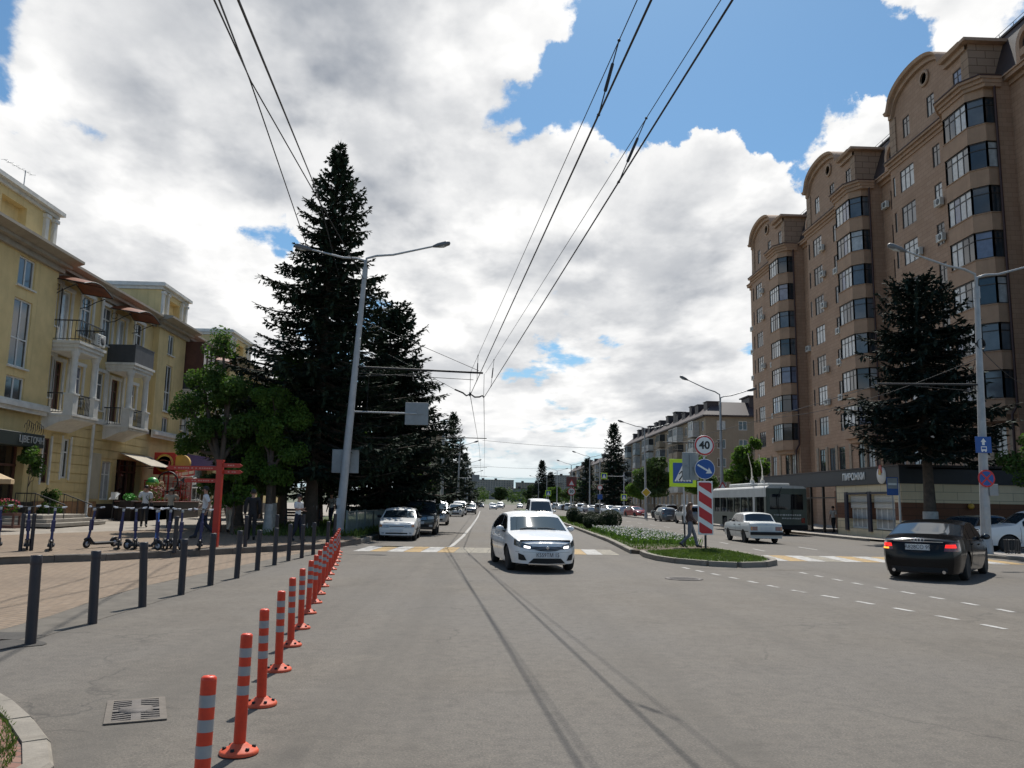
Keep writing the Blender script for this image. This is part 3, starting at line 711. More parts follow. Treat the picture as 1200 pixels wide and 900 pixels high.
            for u in (.02, .98):
                x = P(u,0)[0]; k.tube([(x,.05,10.2),(x,.35,10.25),(x,.75,10.5),(x,1.2,10.68)], .022, 6)
                k.tube([(x, .3+.16*math.cos(a), 10.55+.16*math.sin(a)) for a in [i*.6 for i in range(11)]], .015, 5)
            k.build('canopy_bracket', M['iron'], cn)
        else:
            k = MB(); k.bb(xa-.05, xb+.05, D-.02, D+.02, z3+1.1, z3+3.1); k.bb(xb, xb+.05, 0, D-.02, z3+1.1, z3+3.1); k.bb(xa-.06, xb+.06, 0, D+.1, z3+3.1, z3+3.2)
            k.build('loggia_glazing', M['brownwood'], bl)
            for i in range(3): window(bl, xa+(xb-xa)*(i+.5)/3, z3+1.5, (xb-xa)/3-.06, 1.4, D+.06, 1, 1, .05, M['brownwood'], M['glass_brown'], name='loggia_window', inset=.0)
    M['balcony_panel'] = pm('dark_balcony_sheet', (.055,.057,.062), .6, .15, 3, streak=.3)
    balcony(36.55, 38.95, 'iron'); balcony(42.4, 44.8, 'panel'); balcony(52.5, 54.9, 'loggia')
    balcony(57.5, 59.9, 'iron')
    # air conditioner on upper balcony, aerial on the near tower
    ac_part(B, X(38.4), 8.2, 1.2)
    # shop recesses: dark glazed fronts
    q = MB(); q.bb(X(35.6), X(29.5), -.34, -.30, 0, 3.35); q.bb(X(47.6), X(44.4), -.34, -.30, .4, 3.2); q.bb(X(60), X(53), -.34, -.30, .5, 3.6)
    q.build('shop_glazing', M['glass_brown'], B)
    q = MB()
    for y in (29.6, 31.0, 32.6, 34.2, 35.5): q.bb(X(y)-.05, X(y)+.05, -.29, -.22, 0, 3.35)
    q.bb(X(35.6), X(29.5), -.29, -.22, 2.4, 2.5)
    for y in (44.5, 45.5, 46.5, 47.5): q.bb(X(y)-.06, X(y)+.06, -.29, -.2, .4, 3.2)
    q.bb(X(47.6), X(44.4), -.29, -.2, 2.5, 2.6)
    q.build('shop_frame', M['brownwood'], B)
    return B
ACM = None
def ac_part(parent, x, z, y, rz=0.0):
    global ACM
    if ACM is None:
        mb = MB(); mb.bev(-.40, .40, .08, .38, 0, .56, .02); ACM = mb.mesh('air_conditioner'); ACM.materials.append(M['ac_white'])
        mb = MB(); mb.lathe([(0,.386),(.06,.388),(.21,.386),(.21,.381)], (-.1,0,.28), 14, 0, 'y'); 
        for k in range(5): mb.bb(.16, .36, .381, .387, .08+.09*k, .12+.09*k)
        g = mb.mesh('fan_grille'); g.materials.append(M['grill']); ACM['g'] = 1; WCACHE['grille'] = g
    a = bpy.data.objects.new('air_conditioner', ACM); COL.objects.link(a); a.parent = parent; a.location = (x, y, z); a.rotation_euler = (0,0,rz)
    g = bpy.data.objects.new('fan_grille', WCACHE['grille']); COL.objects.link(g); g.parent = a
    return a
HOUSE = yellow_house()

# ---------------------------------------------------------------- brown stone tower on the right
M['sand'] = wall_tile_mat('brown_sandstone', (.345,.215,.140), (.395,.255,.172), (.20,.12,.075), .62, .31, 'y')
M['sand_smooth'] = pm('brown_bay_render', (.36,.23,.150), .8, .12, 1.2, bump=.15, bscale=20, streak=.3)
M['sand_trim'] = pm('pale_brown_cornice', (.38,.255,.175), .8, .12, 1.5, streak=.25)
M['quoin'] = wall_tile_mat('quoin_stone', (.31,.21,.14), (.35,.24,.165), (.16,.10,.06), 1.2, .55, 'y', .03)
M['rusty_pipe'] = pm('dark_red_pipe', (.045,.018,.015), .6, .2, 4)
M['striped_pier'] = pm('pale_stone_pier', (.30,.24,.18), .8, .2, 3)
def tower():
    T = thing('apartment_tower', 'ten-storey brown sandstone apartment tower with angled bay windows and arched gables', 'apartment tower', (32, 42, 0), math.pi/2)
    P0 = [47.25-42, 64.15-42, 81.05-42]; PER = 16.9; R_ = 13.4
    wl = MB(); by = MB(); cn = MB(); qn = MB(); zc = [9.32+2.93*k for k in range(7)]
    winlist = []        # (x, z0, w, h, y, cols, transom)
    def modu(P, first=False, last=False):
        ops = []
        if not first:
            # risalit front with windows
            for z in zc:
                for dx, w, h, cols, tr in [(6.95,.95,1.6,2,.72),(11.0,2.0,1.75,3,.72)]:
                    ops.append((P+dx-w/2, P+dx+w/2, z-h/2, z+h/2)); winlist.append((P+dx, z-h/2, w, h, 0.0, cols, tr, P))
                ops.append((P+12.75, P+13.1, z-.8, z+.8)); winlist.append((P+12.925, z-.8, .35, 1.6, 0.0, 1, None, P))
            for dx in (1.9, 3.6, 7.4, 9.4, 11.6):
                ops.append((P+dx-.6, P+dx+.6, 4.95, 7.15)); winlist.append((P+dx, 4.95, 1.2, 2.2, 0.0, 2, .75, P))
            wall(wl, P, P+13.4, 0, 28.6, ops, 0.0, .22)
            # attic storey with arched gable
            aops = []
            for dx in (4.1, 7.5, 10.95):
                aops.append((P+dx-.5, P+dx+.5, 30.25, 31.85)); winlist.append((P+dx, 30.25, 1.0, 1.6, -.12, 2, .72, P))
            wall(wl, P+2.7, P+13.15, 29.1, 32.0, aops, -.12, .22)
            prof = [(P+2.7,32.0),(P+2.7,32.9),(P+5.3,32.9)]+[(P+8.95-3.6*math.cos(math.pi*i/20), 32.95+1.85*math.sin(math.pi*i/20)**.8) for i in range(1, 20)]+[(P+12.75,32.9),(P+13.15,32.9),(P+13.15,32.0)]
            wl.prism([(a,b) for a,b in prof], 'xz', -.45, -.12)
            # moulding that follows the gable
            top = prof[1:-1]
            for (a,b),(c,d) in zip(top[:-1], top[1:]):
                cn.add([(a,-.9,b),(c,-.9,d),(c,.42,d),(a,.42,b),(a,-.9,b+.22),(c,-.9,d+.22),(c,.55,d+.22),(a,.55,b+.22)], [(0,1,2,3),(4,7,6,5),(3,2,6,7),(0,4,5,1)])
                cn.add([(a,-.1,b-.35),(c,-.1,d-.35),(c,.12,d-.35),(a,.12,b-.35),(a,.12,b),(c,.12,d)], [(0,1,2,3),(3,2,5,4)])
            # oculus
            cn.lathe([(.42,-.10),(.62,-.10),(.62,.0),(.55,.05),(.42,.03)], (P+8.0,0,33.4), 20, 0, 'y', cap=False)
            oc = MB(); oc.lathe([(.43,-.095),(0,-.095)], (P+8.0,0,33.4), 20, 0, 'y'); oc.build('round_window', M['glass'], T)
            # quoins and side walls of the attic block
            for s0, s1 in ((P+2.57, P+3.4), (P+12.4, P+13.28)): qn = MB(); qn.bb(s0, s1, -.2, -.02, 29.35, 32.55); qn.build('quoin', M['quoin'], T)
            for xq in (P+2.565, P+13.285): qn = MB(); qn.add([(xq,-.02,29.2),(xq,-1.5,29.2),(xq,-2.5,32.9),(xq,-.02,32.9)], [(0,1,2,3)]); qn.build('attic_side_wall', M['quoin'], T)
            cn.bb(P+2.1, P+2.75, -2.6, .5, 32.9, 33.12)
            wl.add([(P,0,0),(P,-1.0,0),(P,-1.0,29),(P,0,29),(P+13.4,0,0),(P+13.4,-1.0,0),(P+13.4,-1.0,29),(P+13.4,0,29)], [(0,1,2,3),(4,7,6,5)])
            # main cornice (with the bay bulge)
            for (z0,z1,o) in ((28.35,28.6,.10),(28.6,28.85,.24),(28.85,29.02,.42),(29.02,29.10,.48)):
                cn.prism([(P-.15-o*.3,-.3),(P-.15-o*.3,.7+o),(P+.9,1.45+o),(P+3.7,1.45+o),(P+4.8,.6+o),(P+5.2,o),(P+13.4+o*.4,o),(P+13.4+o*.4,-.3)], 'xy', z0, z1, 1 if z1 < 29.05 else 2)
            cn.bb(P, P+13.4, -1, .05, 29.10, 29.22)
            # bay: spandrel bands (window bands are parts)
            plan = [(P+.15,0),(P+.15,.7),(P+.93,1.45),(P+3.55,1.45),(P+4.35,.7),(P+4.35,0)]
            edges = [7.45]+[e for z in zc for e in (z-.88, z+.88)]+[28.4]
            for k in range(0, len(edges), 2):
                by = MB(); by.prism(plan, 'xy', edges[k], edges[k+1])
                if k: by.prism([(P+.12,0),(P+.12,.71),(P+.92,1.48),(P+3.56,1.48),(P+4.38,.71),(P+4.38,0)], 'xy', edges[k], edges[k]+.10)
                else: by.prism([(P+.35,0),(P+.35,.55),(P+1.0,1.15),(P+3.45,1.15),(P+4.15,.55),(P+4.15,0)], 'xy', 7.1, 7.45)
                if k < len(edges)-2: by.prism([(P+.10,0),(P+.10,.72),(P+.91,1.50),(P+3.57,1.50),(P+4.40,.72),(P+4.40,0)], 'xy', edges[k+1]-.05, edges[k+1])
                by.build('bay_spandrel', M['sand_smooth'], T)
        # recess between the fronts
        R0, R1 = P+13.4, P+16.9; ops = []
        for z in zc:
            ops.append((R0+1.2, R0+2.1, z-.85, z+.75)); winlist.append((R0+1.65, z-.85, .9, 1.6, -1.0, 2, None, P))
        ops.append((R0+.8, R0+2.3, 4.95, 7.15)); winlist.append((R0+1.55, 4.95, 1.5, 2.2, -1.0, 2, .75, P))
        wall(wl, R0, R1, 0, 28.7, ops, -1.0, .22)
        for (z0,z1,o) in ((28.5,28.8,.15),(28.8,29.05,.45),(29.05,29.15,.55)): cn.bb(R0, R1, -1.3, -1.0+o, z0, z1, 1)
    modu(P0[0]-PER, first=True)
    # visible start of the next front towards the viewer
    wall(wl, -5, P0[0]-3.2, 0, 28.6, [], 0.0, .2); cn.bb(-5, P0[0]-3.2, -.3, .5, 28.6, 29.05, 1); wl.bb(-5, P0[0]-3.2, -.5, -.12, 29.05, 32.9)
    for P in P0: modu(P)
    # far end wall, back
    wl.bb(P0[2]+16.0, P0[2]+16.02, -14, -1.0, 0, 29); wl.bb(-5, P0[2]+16.0, -14.1, -14, 0, 29); wl.bb(-5.02, -5, -14, -.02, 0, 29)
    wl.build('wall', M['sand'], T)
    cn.build('cornice', [M['sand_trim'], M['sand_smooth'], M['rusty_pipe']], T)
    # mansard roof with arched dormers in the recesses
    mr = MB(); mr.prism([(-1.25,29.12),(-14,29.12),(-13,33.6),(-2.7,33.6)], 'yz', -5, P0[2]+16.0); roof = mr.build('mansard_roof', M['roof_dark'], T)
    mr = MB(); mr.bb(-5, P0[2]+16.0, -13, -2.6, 33.6, 33.75)
    for i in range(40):
        x = -5+i*1.5; mr.tube([(x,-2.75,33.7),(x,-2.75,34.1)], .02, 5)
    mr.tube([(-5,-2.75,34.1),(P0[2]+16.0,-2.75,34.1)], .02, 5); mr.build('roof_rail', M['iron'], roof)
    for P in [P0[0]-PER]+P0:
        d = MB(); R0 = P+13.4; c = R0+1.6
        arch = [(c-1.1,29.15),(c-1.1,30.6)]+[(c-1.1*math.cos(math.pi*i/12), 30.6+1.1*math.sin(math.pi*i/12)) for i in range(1,12)]+[(c+1.1,30.6),(c+1.1,29.15)]
        inn = [(c-.75,29.15),(c-.75,30.6)]+[(c-.75*math.cos(math.pi*i/12), 30.6+.75*math.sin(math.pi*i/12)) for i in range(1,12)]+[(c+.75,30.6),(c+.75,29.15)]
        n = len(arch)
        for i in range(n-1):
            a,b = arch[i], arch[i+1]; p,q = inn[i], inn[i+1]
            d.add([(a[0],-.95,a[1]),(b[0],-.95,b[1]),(q[0],-.95,q[1]),(p[0],-.95,p[1]),(a[0],-2.6,a[1]),(b[0],-2.6,b[1]),(p[0],-1.2,p[1]),(q[0],-1.2,q[1])], [(0,1,2,3),(0,4,5,1),(3,2,7,6)])
        dm = d.build('dormer', M['sand_trim'], roof)
        d = MB(); d.prism(inn, 'xz', -1.22, -1.18); d.build('dormer_window', M['glass'], dm)
    # windows
    gl_pick = lambda: RND.choices([M['glass'], M['glass2'], M['curtain'], M['blind']], [5,2.5,4.5,.6])[0]
    bars = {}
    for x, z, w, h, y, cols, tr, P in winlist:
        window(T, x, z, w, h, y, cols, 1, .065, M['darkframe'], gl_pick(), inset=.04, transom=tr, name='attic_window' if z > 29 else ('shop_floor_window' if z < 7 else ('narrow_window' if w < .5 else 'window')))
    # bay window bands: frame with five faces, glazed
    for P in P0:
        for z in zc:
            plan = [(P+.22,0),(P+.22,.66),(P+.96,1.37),(P+3.52,1.37),(P+4.28,.66),(P+4.28,0)]
            f = MB(); 
            for (a,b),nn in zip(zip(plan[:-1], plan[1:]), (1,1,4,1,1)):
                a, b = Vector((*a,0)), Vector((*b,0))
                for i in range(nn+1):
                    q = a.lerp(b, i/nn); e = .05 if i in (0,nn) else .03; f.bb(q.x-e, q.x+e, q.y-e, q.y+e, z-.88, z+.88)
                for zz, e in ((z-.84,.04),(z+.84,.04),(z+.38,.03)): f.bar(a+Vector((0,0,zz)), b+Vector((0,0,zz)), .07, e*2)
            fr = f.build('bay_window', M['darkframe'], T)
            for (a,b),nn in zip(zip(plan[:-1], plan[1:]), (1,1,4,1,1)):
                a, b = Vector((*a,0)), Vector((*b,0)); 
                g = MB(); mats = [M['glass'], M['glass2'], M['curtain'], M['blind']]
                for i in range(nn):
                    p, q = a.lerp(b, i/nn), a.lerp(b, (i+1)/nn)
                    mi = RND.choices([0,1,2,3], [4,2,5,1] if nn == 4 else [5,4,2.5,1.6])[0]
                    g.add([(p.x,p.y,z-.86),(q.x,q.y,z-.86),(q.x,q.y,z+.86),(p.x,p.y,z+.86)], [(0,1,2,3)], mi)
                g.build('pane', mats, fr)
    # pipes, air conditioners, pale piers between the shop floor windows
    for P in P0:
        q = MB(); q.tube([(P-.12,.14,28.4),(P-.12,.14,8.0),(P-.12,.5,7.4),(P-.12,.5,4.2)], .08, 7); q.build('downpipe', M['rusty_pipe'], T)
        for dx in (.7, 2.75, 5.6, 8.4, 10.5, 12.6):
            q = MB(); q.bb(P+dx-.2, P+dx+.2, -.02, .05, 4.5, 7.3)
            for k in range(5): q.bb(P+dx-.22, P+dx+.22, .0, .10, 4.5+.58*k, 4.5+.58*k+.46)
            q.build('stone_pier', M['striped_pier'], T)
    r = random.Random(5)
    for P in P0:
        for z in zc:
            for dx, y, p in ((6.6,0,.45),(9.6,0,.5),(4.9,0,.30),(13.4+2.6,-1.0,.25)):
                if r.random() < p: ac_part(T, P+dx, z-1.05+r.uniform(-.1,.5), y)
    return T
TOWER = tower()
# ---------------------------------------------------------------- writing
def text_obj(name, body, size, mat, parent, loc, rot, extrude=.012, align='CENTER', bold=0.0, sx=1.0):
    cu = bpy.data.curves.new(name, 'FONT'); cu.body = body; cu.size = size; cu.extrude = extrude; cu.align_x = align; cu.align_y = 'CENTER'; cu.offset = bold; cu.resolution_u = 3
    tmp = bpy.data.objects.new(name+'_tmp', cu); COL.objects.link(tmp)
    dg = bpy.context.evaluated_depsgraph_get(); dg.update()
    me = bpy.data.meshes.new_from_object(tmp.evaluated_get(dg)); bpy.data.objects.remove(tmp); bpy.data.curves.remove(cu)
    me.name = name; me.materials.clear(); me.materials.append(mat)
    o = bpy.data.objects.new(name, me); COL.objects.link(o); o.parent = parent; o.location = loc; o.rotation_euler = rot; o.scale = (sx,1,1)
    return o
UP = (math.pi/2, 0, 0)         # text standing, facing local -y
UPB = (math.pi/2, 0, math.pi)  # text standing, facing local +y
M['letter_white'] = pm('white_lettering', (.75,.75,.73), .5, .05, 3)
M['tile_cream'] = wall_tile_mat('cream_facing_tiles', (.68,.57,.38), (.74,.62,.43), (.26,.22,.16), 1.5, .42, 'y', .012, .2)
M['tile_brown'] = wall_tile_mat('brown_facing_tiles', (.15,.062,.032), (.17,.074,.04), (.05,.03,.02), 1.5, .42, 'y', .012, .2)
M['shutter'] = pm('roller_shutter', (.55,.54,.50), .5, .06, 4)
M['darkblue'] = pm('dark_blue_trim', (.02,.022,.04), .5, .1, 4)
M['red'] = pm('red_enamel', (.42,.025,.018), .35, .1, 3)
M['white_enamel'] = pm('white_enamel', (.72,.72,.70), .35, .06, 3, dirt=.15)
M['gold'] = pm('golden_yellow', (.60,.36,.06), .4, .1, 3)
def annex():
    A = thing('pastry_shop', 'low cream and brown tiled pastry shop with a dark fascia below the brown tower', 'shop', (22.0, 42.3, .1), math.pi/2)
    w1, w2 = (3.9, 6.3), (.75, 3.35)
    for k, (z0, z1) in enumerate(((0,1.0),(1.0,1.95),(1.95,2.95))):
        mb = MB(); ops = [(w1[0], w1[1], .45, 2.35), (w2[0], w2[1], .40, 2.35)]
        wall(mb, 0, 7.9, z0, z1, ops, 0.0, .35)
        mb.add([(0,0,z0),(0,-11,z0),(0,-11,z1),(0,0,z1),(7.9,0,z0),(7.9,-9,z0),(7.9,-9,z1),(7.9,0,z1)], [(0,3,2,1),(4,5,6,7)])
        mb.build('tiled_wall', M['tile_brown'] if k == 1 else M['tile_cream'], A)
    f = MB(); f.bb(-.12, 22.0, -.3, .14, 2.95, 3.86); f.bb(-.12, .02, -11.0, -.3, 2.95, 3.86); f.bb(-.12, 22, -10.5, -.3, 3.72, 3.80)
    f.build('fascia', M['slate'], A)
    f = MB(); f.bb(-.2, 22.06, -11.0, .2, 3.86, 3.93); f.build('roof', M['roof_dark'], A)
    for a, b in (w1, w2):
        c, w = (a+b)/2, b-a
        fr = window(A, c, .45, w, 1.9, -.1, 4, 1, .08, M['pvc'], M['curtain'], inset=.12, name='shop_window', transom=.62)
        q = MB()
        for k in range(8): q.bev(a+.1, b-.1, -.15, -.09, 1.63+.09*k, 1.715+.09*k, .012)
        q.build('roller_shutter', M['shutter'], fr).location = (-c, .22, -.45)
        q = MB(); q.bb(b-.02, b+.32, .005, .12, .3, 2.55); q.bb(a-.1, b-.02, .005, .1, 2.40, 2.52); q.build('window_casing', M['darkblue'], A)
    q = MB(); q.tube([(.05,.1,2.95),(.05,.1,.1)], .06, 7); q.build('downpipe', M['trim'], A)
    # open pavilion part: posts, red-brown back wall
    q = MB()
    for x in (8.1, 10.2, 12.2, 14.8, 17.6, 20.4, 21.9): q.bb(x-.07, x+.07, -.2, -.06, 0, 2.95)
    q.bb(7.9, 22, -.18, -.08, 2.2, 2.28); q.build('pavilion_post', M['darkframe'], A)
    q = MB(); q.bb(7.92, 22, -6.1, -6, 0, 2.95); q.build('pavilion_wall', M['tile_brown'], A)
    q = MB()
    for x0, x1 in ((12.3,14.7),(14.9,17.5),(17.7,20.3)): q.bb(x0, x1, -.15, -.12, .1, 2.2)
    q.build('pavilion_glazing', M['glass_brown'], A)
    text_obj('sign_lettering', 'ПИРОЖКИ', .56, M['letter_white'], A, (5.15, .17, 3.42), UPB, .02, bold=.012, sx=.98)
    q = MB(); q.lathe([(.0,.145),(.0,.20),(.46,.20),(.48,.145)][1:], (1.75, 0, 3.42), 24, 0, 'y'); lg = q.build('round_logo', M['white_enamel'], A)
    q = MB(); q.prism([(1.55,3.55),(1.98,3.5),(1.92,3.82),(1.8,4.02),(1.72,3.9),(1.6,4.0)], 'xz', .21, .235); q.build('logo_flame', M['red'], lg)
    q = MB(); q.prism([(1.62,3.45),(1.92,3.43),(1.84,3.66),(1.75,3.78),(1.68,3.66)], 'xz', .237, .25); q.build('logo_flame_heart', M['gold'], lg)
    return A
annex()
lt = thing('terrace_lamp', 'round cream wall lamp on the brown tiled side wall behind the black saloon', 'lamp', (25.6, 42.28, 1.9)); q = MB(); q.ball((0,-.14,0), .16, 12, 8); q.build('globe', M['gold'], lt); q = MB(); q.bb(-.05,.05,-.05,.0,-.1,.1); q.build('bracket', M['iron'], lt)

# ---------------------------------------------------------------- five-storey block further on
M['block_wall'] = pm('grey_tan_block_wall', (.27,.215,.155), .85, .14, .6, dirt=.25, streak=.35)
M['block_pale'] = pm('pale_loggia_panels', (.45,.44,.41), .7, .2, 1.5, streak=.3)
M['block_green'] = pm('pale_blue_loggia_panels', (.34,.38,.38), .7, .2, 1.5, streak=.3)
def block(name, label, loc, rz, L, D, floors, fh, z0, wallm, ncol, loggias, roofm, dormers, r):
    B = thing(name, label, 'apartment block', loc, rz)
    mb = MB(); ops = []; H = z0+floors*fh; step = L/ncol
    wins = []
    for k in range(floors):
        for i in range(ncol):
            if i in loggias and k >= 1: continue
            x = step*(i+.5); w, h = (1.45, 1.5) if k else (1.8, 1.7); z = z0+k*fh+.85; ops.append((x-w/2, x+w/2, z, z+h)); wins.append((x, z, w, h, 0.0, 0.0, 0))
    wall(mb, 0, L, 0, H, ops, 0.0, .2)
    # end wall facing the viewer (local -x): x=0 plane
    em = MB(); em.M = Matrix.Rotation(math.pi/2, 4, 'Z'); eops = []
    for k in range(floors):
        for yv in (2.5, 6.0, 10.0):
            if yv < D-1: eops.append((-yv-.7, -yv+.7, z0+k*fh+.85, z0+k*fh+2.3)); wins.append((0, z0+k*fh+.85, 1.4, 1.45, -yv, math.pi/2, 1))
    wall(em, -D, 0, 0, H, eops, 0.0, .2); em.M = None
    mb.add(em.v, em.f); mb.bb(0.01, L, -D, -D+.1, 0, H); mb.bb(L-.1, L, -D, -.01, 0, H)
    mb.build('wall', wallm, B)
    c = MB(); c.bb(-.5, L+.5, -D-.5, .55, H, H+.22); c.build('eaves', M['roof_brown'], B)
    rf = MB(); e = .55
    rf.add([(-e,-D-e,H+.22),(L+e,-D-e,H+.22),(L+e,e,H+.22),(-e,e,H+.22),(2.2,-D+2.2,H+2.6),(L-2.2,-D+2.2,H+2.6),(L-2.2,-2.2,H+2.6),(2.2,-2.2,H+2.6)], [(0,1,5,4),(1,2,6,5),(2,3,7,6),(3,0,4,7),(4,5,6,7)])
    rf = rf.build('roof', roofm, B)
    for x in dormers:
        d = MB(); h = r.uniform(1.0, 1.9); w = r.uniform(.7, 1.3); d.bb(x-w, x+w, -2.6, -.7, H+.5, H+1.3+h); d.bb(x-w-.12, x+w+.12, -2.7, -.58, H+1.3+h, H+1.42+h); d.build('dormer', M['roof_dark'], rf)
    for x, z, w, h, y, rot, side in wins:
        g = r.choice([M['glass'], M['glass2'], M['glass'], M['curtain']])
        if side == 0: window(B, x, z, w, h, 0.0, 3 if w > 1.5 else 2, 1, .09, M['pvc'], g, inset=.12)
        else: window(B, x+.12, z, w, h, y, 2, 1, .09, M['pvc'], g, inset=0.0, rz=rot, name='end_window')
    for i in loggias:
        for k in range(1, floors):
            x = step*(i+.5); z = z0+k*fh+.1; lm = r.choice([M['block_pale'], M['block_green'], M['block_pale'], M['block_wall']])
            q = MB(); q.bb(x-1.6, x+1.6, 0.0, 1.1, z, z+1.05); q.bb(x-1.65, x+1.65, 0, 1.15, z-.14, z-.004); q.bb(x-1.6, x+1.6, 0, 1.1, z+2.3, z+2.45)
            for xx in (-1.56, -.5, .5, 1.56): q.bb(x+xx-.05, x+xx+.05, 1.0, 1.09, z+1.05, z+2.3)
            l = q.build('loggia', lm, B); q = MB(); q.bb(x-1.5, x+1.5, .95, 1.0, z+1.05, z+2.3); q.bb(x-1.5, x-1.46, 0, .95, z+1.05, z+2.3); q.build('pane', r.choice([M['glass'], M['glass2'], M['curtain']]), l)
    return B
r5 = random.Random(3)
B5 = block('apartment_block', 'five-storey grey-tan apartment block with glazed loggias and a brown mansard roof, beyond the brown tower', (35, 127, 0), math.pi/2, 72, 13, 5, 2.95, 1.0, M['block_wall'], 20, (1,4,5,8,11,12,15,18), M['roof_brown'], (2.5,8,12,17,22,24,30,37,41,48,55,60,66), r5)
q = MB(); q.prism([(1.2,-7.5),(5.2,-7.5),(5.2,-12.5),(1.2,-12.5)], 'xy', 16, 19.2); q.prism([(0.9,-7.2),(5.5,-7.2),(5.5,-12.8),(.9,-12.8)], 'xy', 19.2, 19.4); q.build('stair_head', M['roof_dark'], B5)
B6 = block('apartment_block', 'long grey five-storey block half hidden by trees, farther along the right pavement', (40, 268, 0), math.pi/2, 110, 13, 5, 2.9, 1.0, M['block_wall'], 18, (2,5,8,11,14), M['roof_brown'], (10,30,50,70,90), r5)
B7 = block('apartment_block', 'grey seven-storey block showing its end between the spruces on the left', (-13, 270, 0), -math.pi/2, 60, 12, 7, 2.9, .5, M['block_wall'], 8, (), M['roof_brown'], (), r5)
B7.location = (-13, 300, 0)
# ---------------------------------------------------------------- the far end of the avenue
M['far_wall'] = []
for i, c in enumerate([(.24,.22,.20),(.30,.27,.24),(.20,.19,.19),(.27,.22,.18)]):
    m = bpy.data.materials.new('far_block_wall'); m.use_nodes = True; t = NT(m.node_tree); t.n.clear()
    co = t.new('ShaderNodeTexCoord').outputs['Object']; b = t.new('ShaderNodeBsdfPrincipled'); o = t.new('ShaderNodeOutputMaterial'); t.l.new(b.outputs[0], o.inputs[0])
    t.put(b.inputs['Base Color'], t.mix(t.ramp(t.noise(co, .2, 4), .4, .6), c, (c[0]*.8, c[1]*.8, c[2]*.8))); b.inputs['Roughness'].default_value = .85; M['far_wall'].append(m)
rf_ = random.Random(21)
far_lab = ['wide grey slab block at the far end of the avenue, left of the road', 'taller tan slab block standing on the far rise behind the road end', 'low dark block at the far end directly above the road', 'pale slab block on the far rise with two stair towers', 'brown distant block right of the road end', 'grey distant block seen above the white van', 'long pale block closing the avenue on the right', 'small distant tower block left above the parked cars']
for i, (x, y, z, L, fl) in enumerate([(-62,980,6,58,6),(8,1150,12,70,7),(52,900,2,42,5),(74,1080,10,62,6),(118,860,3,52,6),(112,1200,16,46,9),(170,1000,8,80,5),(-45,1150,14,30,9)]):
    B = thing('distant_block', far_lab[i], 'apartment block', (x, y, 0), rf_.uniform(-.25,.25), 'distant blocks closing the avenue')
    H = z+fl*2.9; mb = MB(); ops = []; n = int(L/3.6)
    wins = [(-L/2+(k+.5)*L/n, z+j*2.9+.9) for k in range(n) for j in range(fl)]
    mb.M = Matrix.Rotation(math.pi, 4, 'Z'); wall(mb, -L/2, L/2, 0, H, [(x0-.8, x0+.8, z0, z0+1.5) for x0, z0 in wins], 0.0, .3); mb.M = None
    mb.bb(-L/2, L/2, 12, 12.1, 0, H); mb.bb(-L/2, -L/2+.1, .01, 12, 0, H); mb.bb(L/2-.1, L/2, .01, 12, 0, H); mb.build('wall', M['far_wall'][i % 4], B)
    q = MB(); q.bb(-L/2-.4, L/2+.4, -.5, 12.5, H, H+.5); 
    for k in range(max(1, int(L/18))): q.bb(-L/2+9+k*18-1.6, -L/2+9+k*18+1.6, 4, 8, H+.5, H+2.6)
    q.build('roof', M['roof_dark'], B); q = MB(); 
    for x0, z0 in wins: q.add([(x0-.85,.25,z0-.05),(x0+.85,.25,z0-.05),(x0+.85,.25,z0+1.55),(x0-.85,.25,z0+1.55)], [(0,1,2,3)])
    tag(q.build('window', M['glass2'], B), kind='stuff')
mb = MB()   # the far rise the blocks stand on
mb.grid(lambda u, v: ((u-.5)*1600, 620+v*1500, -1.0 + 26*max(0, v)**.9*(.8+.2*math.sin(u*9)) - (0 if abs(u-.5) > .02 else 0)), 30, 12); struct(mb.build('far_hill', M['land']))
# ================================================================ TREES AND PLANTS
M['bark'] = pm('bark', (.085,.065,.05), .9, .3, 5, bump=.8, bscale=18)
M['whitewash'] = pm('whitewashed_bark', (.40,.39,.37), .85, .25, 5, bump=.7, bscale=18)
M['needle'] = leaf_mat('spruce_needles', (.031,.049,.036), .45, .0)
M['needle_blue'] = leaf_mat('blue_spruce_needles', (.021,.034,.031), .4, .0)
M['leaf'] = leaf_mat('broad_leaves', (.080,.145,.030), .45, .5)
M['leaf_mid'] = leaf_mat('mid_leaves', (.060,.112,.028), .45, .45)
M['leaf_box'] = leaf_mat('clipped_bush_leaves', (.024,.042,.016), .4, .1)
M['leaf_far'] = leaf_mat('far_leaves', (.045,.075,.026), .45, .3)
def trunk_mesh(base_r, top_r, h, lean=(0,0), wash=0.0, seg=9, r=None, n=10):
    mb = MB(); r = r or RND; pts = []; rad = []
    for i in range(seg+1):
        t = i/seg; pts.append((lean[0]*t+r.uniform(-.03,.03)*(1 if 0 < i else 0), lean[1]*t+r.uniform(-.03,.03)*(1 if 0 < i else 0), h*t)); rad.append(base_r+(top_r-base_r)*t**.8 + (base_r*.25 if i == 0 else 0))
    mb.tube(pts, rad, n)
    w = None
    if wash:
        w = MB(); t = wash/h; w.tube([(0,0,.02),(lean[0]*t*.5,lean[1]*t*.5,wash*.5),(lean[0]*t,lean[1]*t,wash)], [base_r*1.28, base_r*1.04, base_r*1.0], n, 0, False)
    return mb, w
